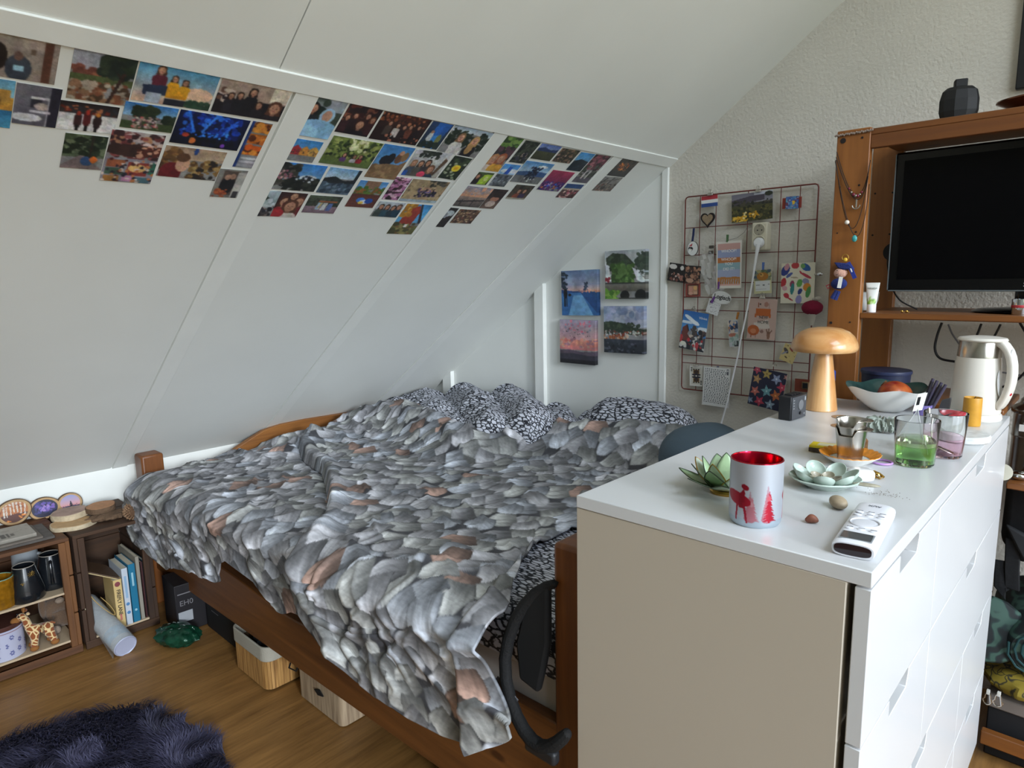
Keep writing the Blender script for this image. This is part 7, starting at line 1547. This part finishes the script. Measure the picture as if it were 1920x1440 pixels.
# upper shelf: mugs
ZS1 = .2525
DKC = mat('black mug glaze', '15181c', .22, coat=.5, var=.1); RIM = mat('bare clay rim', '9a9288', .6)
def mug(lab, px, py, x, rb, rt, h, m, rz, handle=True, deco=None):
    q = onx(px, py, x); t = thing('mug', lab, 'mug', (q.x, q.y, ZS1), rz)
    O('mug_wall', G().lathe([(.001, 0), (rb*.94, 0), (rb, .006), (rb*.98, h*.25), (rt+(rb-rt)*.3, h*.75), (rt, h-.001), (rt-.003, h-.001), (rt+(rb-rt)*.2, h*.7), (rb*.85, h*.2), (.001, .008)], 40), m, t)
    O('mug_rim', G().tube([((rt-.0012)*math.cos(k), (rt-.0012)*math.sin(k), h) for k in [2*PI*i/36 for i in range(36)]], .0016, 6, close=True), RIM, t)
    if handle: O('mug_handle', G().tube([(rt+.004, 0, h*.85), (rt+.024, 0, h*.82), (rt+.034, 0, h*.62), (rt+.030, 0, h*.40), (rb*.92, 0, h*.22)], [.006, .006, .0055, .006, .007], 10), m, t)
    if deco: deco(t, rb, rt, h)
    return t
GOLDP = mat('gold paint', 'a8842e', .4, metal=.5)
def sun(t, rb, rt, h):
    for (an, z, k) in ((.35, .78, 1), (.15, .24, .8), (-.35, .55, .6)):
        g = G(); r = rt+(rb-rt)*(1-z)*.9+.001
        for i in range(10):
            q = 2*PI*i/10; x0, z0 = .004*k*math.cos(q), .004*k*math.sin(q); x1_, z1_ = .013*k*math.cos(q), .013*k*math.sin(q)
            pt = lambda u, v: ((r+.0015)*math.cos(an+u/r), (r+.0015)*math.sin(an+u/r), h*z+v)
            g.tube([pt(x0, z0), pt(x1_, z1_)], .0007, 5)
        g.ball(pt(0, 0), (.0022, .0022, .0022), 8, 6)
        O('gold_sun', g, GOLDP, t, kind='stuff')
mug('black mug with gold suns at the front of the crate shelf', 52, 1120, -2.625, .057, .034, .124, DKC, 0, False, sun)
mug('plain black mug with a handle, right of the sun mug', 100, 1095, -2.675, .056, .034, .126, DKC, -.2, True)
mug('pale grey glazed mug behind the two black mugs', 50, 1068, -2.80, .045, .042, .125, mat('grey white glaze', '9aa0a6', .25, coat=.3), .9)
q = onx(2, 1120, -2.62); am = thing('amber_glass', 'amber ribbed glass at the left picture edge on the crate shelf', 'glass', (q.x, q.y, ZS1))
O('glass_wall', G().lathe([(.001, 0), (.040, 0), (.044, .01), (.043, .105), (.040, .105), (.039, .008), (.001, .008)], 48, fn=lambda a, t: 1+.02*math.sin(16*a)), mat('amber pressed glass', '9a6a18', .15, trans=.35, var=.3, vs_=60), am)
O('glass_rim', G().tube([(.0418*math.cos(k), .0418*math.sin(k), .106) for k in [2*PI*i/32 for i in range(32)]], .002, 6, close=True), mat('green glass rim', '7a9a84', .2), am)
# lower shelf: tin, giraffe, rabbit
ZS2 = .0645
q = onx(18, 1250, -2.645); tn = thing('biscuit_tin', 'round white and blue tin with a brown lid on the low shelf', 'tin', (q.x, q.y-.01, ZS2))
a = Art(240, 70, 'b4b6cc', 36); a.r(0, 0, 1, .06, 'a8aac4')
for k in range(26):
    x, y = a.rs.uniform(0, 1), a.rs.uniform(.2, .92)
    for j in range(6): t_ = 2*PI*j/6; a.e(x+.012*math.cos(t_), y+.055*math.sin(t_), .028, .022, '5a6094', t_)
    a.e(x, y, .02, .02, 'b4b6cc')
a.r(0, .10, 1, .125, '8a6a74')
A_ = a.lin(); vv = []; cc = []; nn, mm = 70, 240
for i in range(nn):
    for j in range(mm): an = 2*PI*j/mm; vv.append((.066*math.cos(an), .066*math.sin(an), .112*(1-i/(nn-1)))); cc.append((*A_[i, j], 1))
me = bpy.data.meshes.new('tin_wall'); me.from_pydata(vv, [], [(i*mm+j, (i+1)*mm+j, (i+1)*mm+(j+1) % mm, i*mm+(j+1) % mm) for i in range(nn-1) for j in range(mm)]); me.color_attributes.new('Col', 'FLOAT_COLOR', 'POINT').data.foreach_set('color', np.array(cc).ravel()); me.materials.append(printmat('tin print', .3)); me.polygons.foreach_set('use_smooth', [True]*len(me.polygons)); link('tin_wall', me, tn)
O('tin_lid', G().lathe([(.0662, .108), (.0675, .110), (.0675, .120), (.064, .123), (.001, .122)], 48), mat('brown tin lid', '5a3a34', .3, metal=.3), tn)
def gir_mat():
    m, nt, b = _new('giraffe plush'); N = nt.nodes; K = nt.links; tc = N.new('ShaderNodeTexCoord'); v = N.new('ShaderNodeTexVoronoi'); v.feature = 'DISTANCE_TO_EDGE'; v.inputs['Scale'].default_value = 52
    K.new(tc.outputs['Object'], v.inputs['Vector']); rp = N.new('ShaderNodeValToRGB'); e = rp.color_ramp.elements; e[0].position = .07; e[0].color = (*L('d8bc8a'), 1); e[1].position = .13; e[1].color = (*L('8a4a22'), 1)
    K.new(v.outputs['Distance'], rp.inputs['Fac']); K.new(rp.outputs['Color'], b.inputs['Base Color']); b.inputs['Roughness'].default_value = .95; b.inputs['Sheen Weight'].default_value = .3; return m
def skin_obj(name, pts, edges, rad, m, parent, sub=2):
    me = bpy.data.meshes.new(name); me.from_pydata(pts, edges, []); o = link(name, me, parent); me.materials.append(m)
    sk = o.modifiers.new('skin', 'SKIN'); sk.use_smooth_shade = True
    for i, r in enumerate(rad): me.skin_vertices[0].data[i].radius = (r, r)
    me.skin_vertices[0].data[0].use_root = True
    s = o.modifiers.new('sub', 'SUBSURF'); s.levels = sub; s.render_levels = sub; return o
q = onx(80, 1222, -2.605); gi = thing('giraffe_plush', 'small brown and cream giraffe plush standing on the low shelf', 'plush toy', (q.x, q.y, ZS2), PI/2)
# x of the toy runs along the shelf (its head to the left in the photograph), legs stand on the shelf
GP = gir_mat()
HOOF = mat('brown plush hoof', '8a5a2c', .95)
pts = [(.022, 0, .066), (-.012, 0, .068), (-.030, 0, .085), (-.036, 0, .118), (-.045, .0, .138), (-.062, 0, .128), (-.020, -.016, .045), (-.025, -.020, .010), (-.016, .016, .045), (-.022, .020, .010), (.030, -.016, .045), (.038, -.020, .010), (.028, .016, .045), (.034, .020, .010), (.040, 0, .078), (.050, 0, .070)]
ed = [(0, 1), (1, 2), (2, 3), (3, 4), (4, 5), (1, 6), (6, 7), (1, 8), (8, 9), (0, 10), (10, 11), (0, 12), (12, 13), (0, 14), (14, 15)]
skin_obj('plush_body', pts, ed, [.022, .020, .015, .013, .018, .012, .012, .012, .012, .012, .013, .012, .013, .012, .005, .004], GP, gi)
for k in (7, 9, 11, 13): p = pts[k]; O('hoof', G().ball((p[0], p[1], .010), (.0145, .0135, .0105), 14, 8), HOOF, gi)
O('muzzle', G().ball((-.066, 0, .125), (.015, .013, .012), 16, 10), HOOF, gi)
for s0 in (-1, 1):
    O('ear', G().ball((-.030, s0*.020, .146), (.006, .011, .005), 12, 8), GP, gi); O('horn', G().tube([(-.040, s0*.007, .15), (-.038, s0*.008, .168)], [.0035, .0045], 8), HOOF, gi); O('eye', G().ball((-.056, s0*.0145, .141), .003, 8, 6), PLB, gi)
q = onx(108, 1190, -2.73); ra = thing('rabbit_plush', 'dusty brown rabbit plush with lop ears sitting behind the giraffe', 'plush toy', (q.x, q.y+.005, ZS2), .2)
FUR = mat('dusty brown plush', '6a5340', .95, bump=1, bs=260, sheen=.3); FUR2 = mat('pale plush', '9a8878', .95, bump=1, bs=260)
skin_obj('plush_body', [(0, 0, .045), (0, 0, .085), (.008, 0, .125), (.03, -.03, .02), (.055, -.034, .015), (.03, .03, .02), (.055, .034, .015), (.02, -.035, .07), (.035, -.03, .045), (.02, .035, .07), (.035, .03, .045)], [(0, 1), (1, 2), (0, 3), (3, 4), (0, 5), (5, 6), (1, 7), (7, 8), (1, 9), (9, 10)], [.042, .036, .036, .018, .016, .018, .016, .013, .012, .013, .012], FUR, ra)
for s0 in (-1, 1):
    O('ear', G().ball((.010, s0*.046, .100), (.012, .014, .046), 18, 10), FUR, ra); O('foot_pad', G().ball((.068, s0*.034, .018), (.012, .016, .017), 14, 8), FUR2, ra); O('eye', G().ball((.040, s0*.014, .133), .0034, 8, 6), PLB, ra)
O('muzzle', G().ball((.042, 0, .117), (.013, .016, .012), 14, 8), FUR2, ra)
O('tag', G().box((.025, .030, .085), (.026, .042, .13)), mat('pale satin label', 'b8b4b0', .5), ra)

# books in the right crate
ZB = .0450
def book(lab, y0, y1, h, d, cov, x=XF-.004, lean=0, page='c9c0aa', spine_txt=None, tcol=None, tsize=.02, tz=.5):
    t = thing('book', lab, 'book', M=Matrix.Translation((x, (y0+y1)/2, ZB)) @ Matrix.Rotation(lean, 4, 'X'), group='books in the right crate')
    w = y1-y0; c = .0016
    O('cover', G().box((-d, -w/2, 0), (0, -w/2+c, h)).box((-d, w/2-c, 0), (0, w/2, h)).box((-c, -w/2, 0), (0, w/2, h)), cov, t, bevel=.0006)
    O('pages', G().box((-d+.003, -w/2+c, .002), (-c, w/2-c, h-.003)), mat('book pages '+page, page, .8), t)
    if spine_txt:
        F = frame((.0006, 0, h*tz), (0, 0, -1), (0, 1, 0))
        text('lettering', spine_txt, tsize, tcol, t, WM[t.name] @ F, ex=.0003, sx=.92, bold=.0003)
    return t
b1 = book('cream paperback with black title on its spine, leftmost upright book', -.185, -.155, .196, .125, mat('cream cover', 'c4aa74', .5), x=XF-.002, spine_txt='FIREFLY LANE', tcol=INKB, tsize=.0185, tz=.53)
O('spine_emblem', G().ball((.0004, .0, .178), (.0006, .010, .010), 14, 8), mat('maroon ink', '7a3a40', .6), b1); O('spine_line', G().box((0, -.003, .030), (.0006, .004, .055)), mat('red ink', 'b0685c', .6), b1)
b2 = book('white hardback with pale blue lettering, second upright book', -.152, -.130, .232, .15, mat('white cover', 'b4bcc6', .4), x=XF-.004, spine_txt='KEUKENGEHEIMEN', tcol=mat('blue ink', '5a80a8', .6), tsize=.0105, tz=.62) if False else book('white hardback with pale blue emblems, second upright book', -.152, -.130, .232, .15, mat('white cover', 'b4bcc6', .4), x=XF-.004)
for z in (.05, .085): O('spine_emblem', G().ball((.0004, 0, z), (.0006, .0065, .0065), 12, 8), mat('blue ink', '4a7aa8', .6), b2)
O('spine_band', G().box((0, -.004, .11), (.0006, .004, .20)), mat('pale blue ink', '86a4c0', .6), b2)
b3 = book('teal blue hardback, third upright book', -.127, -.102, .240, .155, mat('teal cover', '1f6a8a', .4), x=XF-.006)
O('spine_band', G().box((0, -.0035, .15), (.0006, .0035, .205)), mat('pale teal ink', '8ab4c4', .6), b3); O('spine_emblem', G().ball((.0004, 0, .05), (.0006, .005, .005), 10, 6), MATS['pale teal ink'], b3)
book('tall greige ring file, fourth upright book', -.098, -.084, .262, .2, mat('greige cover', '8a857a', .6), x=XF-.010)
book('thin black and red magazine, fifth upright book', -.081, -.073, .235, .19, mat('black red cover', '3a1c1e', .5), x=XF-.012)
book('thin dark blue magazine, rightmost upright book', -.070, -.060, .236, .19, mat('dark blue cover', '20404e', .5), x=XF-.014)
# a folded leather tablet leaning over the books, a hoop and a board on the left
lb = thing('leaning_folder', 'brown folder with cream edges leaning from the crate side over the cream paperback', 'folder', (XF-.06, -.22, .24))
P0, P1 = Vector((-2.63, -.275, .300)), Vector((-2.572, -.140, .232))
for k, m in enumerate((mat('brown leather', '4e3826', .6), mat('cream page edge', 'b8a478', .7))):
    off = Vector((0, -.002, -.004))*k
    O('leaf' if k else 'leaf_cover', G().prism([P0+off, P1+off, P1+off+Vector((0, -.001, -.003)), P0+off+Vector((0, -.001, -.003))], (-.15, -.02, .02)), m, lb, world=True)
O('strap_loop', G().strip([(-2.60, -.268, .292), (-2.585, -.276, .275), (-2.575, -.272, .235), (-2.568, -.255, .19), (-2.562, -.225, .145), (-2.560, -.200, .112), (-2.562, -.192, .105), (-2.563, -.190, .118), (-2.563, -.205, .155), (-2.566, -.235, .20)], .012, .0035, (1, 0, 0)), mat('tan leather', 'b09258', .6), lb, world=True, sub=1)
O('cream_board', G().box((-2.80, -.284, .046), (-2.572, -.277, .295)), mat('cream board', 'bdb196', .7), None, (-2.69, -.28, .046), world=True, bevel=.001, label='cream board standing at the left side in the right crate', cat='board')
# plastic tube
A, B = Vector((-2.70, -.262, .155)), onx(235, 1211, -2.425); A = Vector((-2.74, -.30, .10)) if False else Vector((-2.72, -.245, .120)); d = (B-A).normalized()
tb_ = thing('plastic_tube', 'clear plastic tube with blue print poking out of the right crate', 'tube', M=Matrix.Translation(A) @ Vector((0, 0, 1)).rotation_difference(d).to_matrix().to_4x4())
ln = (B-A).length; R = .041
O('rolled_paper', G().lathe([(.001, .01), (R*.93, .01), (R*.93, ln-.02), (.001, ln-.02)], 36), mat('printed grey roll', '77787a', .5, var=.4, vs_=70), tb_)
O('blue_label', G().lathe([(R*.94, ln-.085), (R*.945, ln-.084), (R*.945, ln-.03), (R*.94, ln-.029)], 36, cap=False), mat('blue label', '2f6a88', .4, var=.4, vs_=60), tb_)
O('clear_wall', G().lathe([(R, 0), (R*1.02, ln-.005), (R*.99, ln), (R*.985, 0)], 36, cap=False), mat('clear tube film', 'dfe6ea', .08, alpha=.28), tb_)
O('end_cap', G().lathe([(.001, ln-.004), (R*.9, ln-.003), (R*1.0, ln+.001), (R*.94, ln+.004), (R*.86, ln+.001), (.001, ln)], 36), mat('frosted cap', 'a2a6bc', .4), tb_)
O('loose_film', G().add([tuple(p) for p in (( .02, -.036, ln-.11), (.042, -.01, ln-.11), (.062, -.012, ln+.002), (.045, -.036, ln+.004))], [(0, 1, 2, 3)]), MATS['clear tube film'], tb_)
# game box, green bag, black bin with pink box under the bed
gx = thing('game_box', 'black game box with white label under the left bed post', 'box', (-2.47, .06, 0), -.06)
O('box_body', G().box((-.10, -.075, .002), (.05, .085, .20)), mat('black game board', '17151a', .5), gx, bevel=.002)
O('white_label', G().box((.0502, -.068, .045), (.051, -.015, .088)), mat('white label paper', '9a9ea4', .5), gx)
text('lettering', 'EH0', .03, mat('silver ink', '77757a', .4), gx, WM[gx.name] @ frame((.0505, -.035, .122), (0, 1, 0), (0, 0, 1)), ex=.0004)
O('rule_line', G().box((.0502, -.065, .160), (.051, .08, .164)), MATS['silver ink'], gx)
q = onz(328, 1214, 0); gb = G().ball((0, 0, .036), (.088, .060, .038), 36, 18, fn=lambda x, y, z: 1+.07*math.sin(9*x+4*z)+.06*math.sin(11*y-5*x)+.04*math.sin(23*z+13*x))
gbg = thing('foil_parcel', 'crinkled dark green foil parcel on the floor beside the crates', 'parcel', (q.x-.02, q.y+.02, 0), .5)
O('foil', gb, mat('dark green foil', '14402e', .25, metal=.35, bump=1, bs=45, var=.4, vs_=40), gbg, ang=60)
g = G(); rs = np.random.RandomState(8)
for k in range(16):
    th, p = rs.uniform(0, 6.28), rs.uniform(.2, 1.2); x, y, z = .09*math.cos(th)*math.cos(p), .062*math.sin(th)*math.cos(p), .036+.040*math.sin(p); g.tube([(x, y, z), (x+rs.uniform(-.01, .01), y+rs.uniform(-.008, .008), z+.003)], .0013, 5)
O('silver_print', g, mat('silver flecks', '9aa8a4', .3, metal=.5), gbg, kind='stuff')
bn = thing('black_bin', 'black open bin under the foot rail holding a pink box', 'bin', (-2.27, .22, 0))
O('bin_body', G().box((-2.40, .085, .002), (-2.135, .40, .135)), mat('black bin board', '0f1013', .7), bn, world=True, bevel=.006)
O('bin_seam', G().box((-2.345, .0842, .088), (-2.285, .0852, .0905)), mat('grey seam', '55555a', .6), bn, world=True)
a = Art(50, 20, 'a07c6c', 40).run('e.5,.4,.25,.2,8a6a5e;r.42,.55,.46,.9,7a5a50;r.52,.55,.56,.9,7a5a50;n.05')
px_ = thing('pink_box', 'dusty pink printed box lying in the black bin', 'box', (-2.28, .2, .135))
O('box_body', G().box((-2.395, .10, .136), (-2.165, .36, .185)), mat('red brown board', '6a3428', .7), px_, world=True, bevel=.002)
link('printed_front', print_mesh('printed_front', a, .228, .046, .001, CARD), px_, M=WM[px_.name].inverted() @ frame((-2.28, .0995, .1605), (1, 0, 0), (0, 0, 1)))
# bamboo baskets
def bamboo_mat(nm, d, l):
    m, nt, b = _new(nm); N = nt.nodes; K = nt.links; tc = N.new('ShaderNodeTexCoord'); mp = N.new('ShaderNodeMapping'); mp.inputs['Scale'].default_value = (1, 1, .08); K.new(tc.outputs['Object'], mp.inputs['Vector'])
    nz = N.new('ShaderNodeTexNoise'); nz.inputs['Scale'].default_value = 90; K.new(mp.outputs[0], nz.inputs['Vector']); rp = N.new('ShaderNodeValToRGB'); e = rp.color_ramp.elements
    e[0].position = .35; e[0].color = (*L(d), 1); e[1].position = .65; e[1].color = (*L(l), 1); K.new(nz.outputs['Fac'], rp.inputs['Fac']); K.new(rp.outputs['Color'], b.inputs['Base Color']); b.inputs['Roughness'].default_value = .6; MATS[nm] = m; return m
def rrect(x0, y0, x1, y1, r, n=8):
    o = []
    for cx, cy, a0 in ((x1-r, y1-r, 0), (x0+r, y1-r, PI/2), (x0+r, y0+r, PI), (x1-r, y0+r, 1.5*PI)):
        for i in range(n+1): a = a0+PI/2*i/n; o.append((cx+r*math.cos(a), cy+r*math.sin(a)))
    return o
def wall(g, loop, z0, z1, th):
    n = len(loop); cx = sum(p[0] for p in loop)/n; cy = sum(p[1] for p in loop)/n
    inn = [(x-(th if x > cx else -th), y-(th if y > cy else -th)) for x, y in loop]
    vv = [(x, y, z0) for x, y in loop]+[(x, y, z1) for x, y in loop]+[(x, y, z1) for x, y in inn]+[(x, y, z0) for x, y in inn]
    ff = [(k*n+i, k*n+(i+1) % n, ((k+1) % 4)*n+(i+1) % n, ((k+1) % 4)*n+i) for k in range(4) for i in range(n)]
    return g.add(vv, ff)
bk = thing('bamboo_basket', 'bamboo basket with grey cloth liner under the foot rail', 'basket', (-1.92, .22, 0))
lp_ = rrect(-2.045, .035, -1.80, .40, .03); BAM = bamboo_mat('golden bamboo', '8a6234', 'b58a50')
# upright bamboo strips all round the basket, one by one
nst = 0; per = lp_+[lp_[0]]; Ltot = sum(math.dist(per[i], per[i+1]) for i in range(len(lp_))); step = Ltot/110; acc = 0; nxt = step/2
for i in range(len(lp_)):
    a_, b_ = Vector((*per[i], 0)), Vector((*per[i+1], 0)); l_ = (b_-a_).length
    while l_ > 1e-9 and nxt <= acc+l_:
        p = a_+(b_-a_)*((nxt-acc)/l_); t_ = (b_-a_).normalized(); n_ = Vector((t_.y, -t_.x, 0))
        O('bamboo_strip', G().obox(p+Vector((0, 0, .060)), t_*(step*.46), n_*.0018, (0, 0, .053)), BAM, bk, world=True, smooth=False); nxt += step
    acc += l_
g = wall(G(), rrect(-2.043, .037, -1.802, .398, .03), .004, .112, .003); O('inner_wall', g, mat('basket inner board', '5a4630', .8), bk, world=True)
O('basket_bottom', G().prism([Vector((x, y, .004)) for x, y in rrect(-2.043, .037, -1.802, .398, .03)], (0, 0, .006)), mat('dark basket rim', '4a3420', .7), bk, world=True)
g = wall(G(), rrect(-2.050, .030, -1.795, .405, .034), .108, .160, .007); O('liner_cuff', g, mat('grey linen liner', 'a09c90', .85, bump=.4, bs=200), bk, world=True, bevel=.003)
O('liner_fill', G().ball((-1.92, .22, .125), (.105, .16, .03), 26, 12, fn=lambda x, y, z: 1+.08*math.sin(9*x)*math.cos(7*y)), mat('dark folded clothes', '24262c', .9, bump=.5), bk, world=True)
wk = thing('wicker_box', 'pale woven box with black ties under the foot rail, right of the bamboo basket', 'basket', (-1.58, .28, 0))
O('woven_wall', wall(G(), rrect(-1.715, .10, -1.455, .46, .02), .004, .150, .005), bamboo_mat('pale wicker', '8a7660', 'b09c82'), wk, world=True)
O('woven_bottom', G().prism([Vector((x, y, .003)) for x, y in rrect(-1.71, .105, -1.46, .455, .02)], (0, 0, .006)), MATS['pale wicker'], wk, world=True)
O('woven_lid', G().prism([Vector((x, y, .150)) for x, y in rrect(-1.712, .102, -1.458, .458, .02)], (0, 0, .012)), MATS['pale wicker'], wk, world=True)
q = Vector((-1.60, .097, .075)); O('tie', G().prism([q, q+Vector((.02, 0, -.012)), q+Vector((.052, 0, -.004)), q+Vector((.03, 0, .010))], (0, -.004, 0)), BLK, wk, world=True)
O('cord_loop', G().tube([(-1.715, .09, .150), (-1.69, .06, .128), (-1.665, .07, .122), (-1.675, .095, .138), (-1.70, .09, .122), (-1.66, .09, .150)], .003, 8), BLK, wk, world=True)
# half-seen things on the floor below the right end of the rail
GRN = mat('dark green knit', '1e2a1c', .9, bump=1, bs=90, var=.5, vs_=30)
q = onz(745, 1420, 0)
O('grey_sheet', G().box((-.12, -.09, 0), (.17, .20, .012)), mat('dull grey board', '3c3d40', .6), None, (-1.02, .30, .0005), bevel=.002, label='flat grey board on the floor under the right end of the bed', cat='board')
ek = thing('green_bundle', 'dark green and grey cloth bundle under the bed near the dresser', 'bundle', (-.93, .25, .013))
O('cloth', G().ball((0, 0, .045), (.11, .12, .045), 30, 14, fn=lambda x, y, z: 1+.12*math.sin(8*x+3*y)+.06*math.sin(19*y+7*z)), GRN, ek)
O('white_cord', G().tube([(-.11, -.10, .03), (-.08, -.11, .045), (-.04, -.12, .04), (.01, -.125, .03), (.06, -.115, .035)], .007, 8), mat('grey cord', '77787a', .8), ek)

# ================================================================== SHAGGY RUG
rug = thing('shaggy_rug', 'round dark violet shaggy rug on the wooden floor', 'rug', (-1.68, -.70, 0))
RR_ = .52
def rug_r(a): return RR_*(1+.035*math.sin(3*a+.6)+.025*math.sin(5*a+2)+.015*math.sin(9*a))
O('backing', G().add([(0, 0, .012)]+[(rug_r(2*PI*i/60)*.97*math.cos(2*PI*i/60), rug_r(2*PI*i/60)*.97*math.sin(2*PI*i/60), .010) for i in range(60)]+[(rug_r(2*PI*i/60)*.97*math.cos(2*PI*i/60), rug_r(2*PI*i/60)*.97*math.sin(2*PI*i/60), .001) for i in range(60)], [(0, 1+i, 1+(i+1) % 60) for i in range(60)]+[(1+i, 61+i, 61+(i+1) % 60, 1+(i+1) % 60) for i in range(60)]), mat('rug backing', '1c1b2a', .95), rug)
rs = np.random.RandomState(17); NB = 42000
ang = rs.uniform(0, 2*PI, NB); rad = np.sqrt(rs.uniform(0, 1, NB))*np.array([1.0])*RR_*(1+.035*np.sin(3*ang+.6)+.025*np.sin(5*ang+2)+.015*np.sin(9*ang))
bxp, byp = rad*np.cos(ang), rad*np.sin(ang)
dirn = 2*PI*vnoise(bxp*9+50, byp*9+50, 71)*1.6+rs.normal(0, .35, NB); lean = rs.uniform(.5, 1.1, NB); ln_ = rs.uniform(.032, .058, NB); wd_ = rs.uniform(.0009, .0019, NB)
hx, hy = np.cos(dirn), np.sin(dirn); sx_, sy_ = -hy, hx
V = np.zeros((NB, 5, 3))
for k, (t_, wk_) in enumerate(((0, 1), (.55, .9))):
    z = .008+ln_*np.cos(lean*t_)*t_*.8; d_ = ln_*np.sin(lean*(.4+.6*t_))*t_
    for j, s0 in enumerate((-1, 1)):
        V[:, k*2+j, 0] = bxp+hx*d_+s0*sx_*wd_*wk_; V[:, k*2+j, 1] = byp+hy*d_+s0*sy_*wd_*wk_; V[:, k*2+j, 2] = z
V[:, 4, 0] = bxp+hx*ln_*np.sin(lean); V[:, 4, 1] = byp+hy*ln_*np.sin(lean); V[:, 4, 2] = .008+ln_*np.cos(lean)*.75
me = bpy.data.meshes.new('pile'); me.vertices.add(NB*5); me.vertices.foreach_set('co', V.reshape(-1).astype(np.float32))
b0 = np.arange(NB)*5; q4 = np.stack([b0, b0+1, b0+3, b0+2], 1); t3 = np.stack([b0+2, b0+3, b0+4], 1)
me.loops.add(NB*7); me.loops.foreach_set('vertex_index', np.concatenate([q4.ravel(), t3.ravel()]).astype(np.int32))
me.polygons.add(NB*2); me.polygons.foreach_set('loop_start', np.concatenate([np.arange(NB)*4, NB*4+np.arange(NB)*3]).astype(np.int32)); me.update(calc_edges=True)
tone = (.55+.9*vnoise(bxp*12, byp*12, 72)+rs.normal(0, .1, NB))[:, None]; base_ = np.array(L('3b3a52'))[None]*tone
cc = np.ones((NB, 5, 4), np.float32); cc[:, :, :3] = base_[:, None]*np.array([.45, .45, .9, .9, 1.15])[None, :, None]*0+base_[:, None]
me.color_attributes.new('Col', 'FLOAT_COLOR', 'POINT').data.foreach_set('color', cc.ravel()); me.materials.append(printmat('violet yarn', .7)); me.validate()
link('pile', me, rug, kind='stuff')
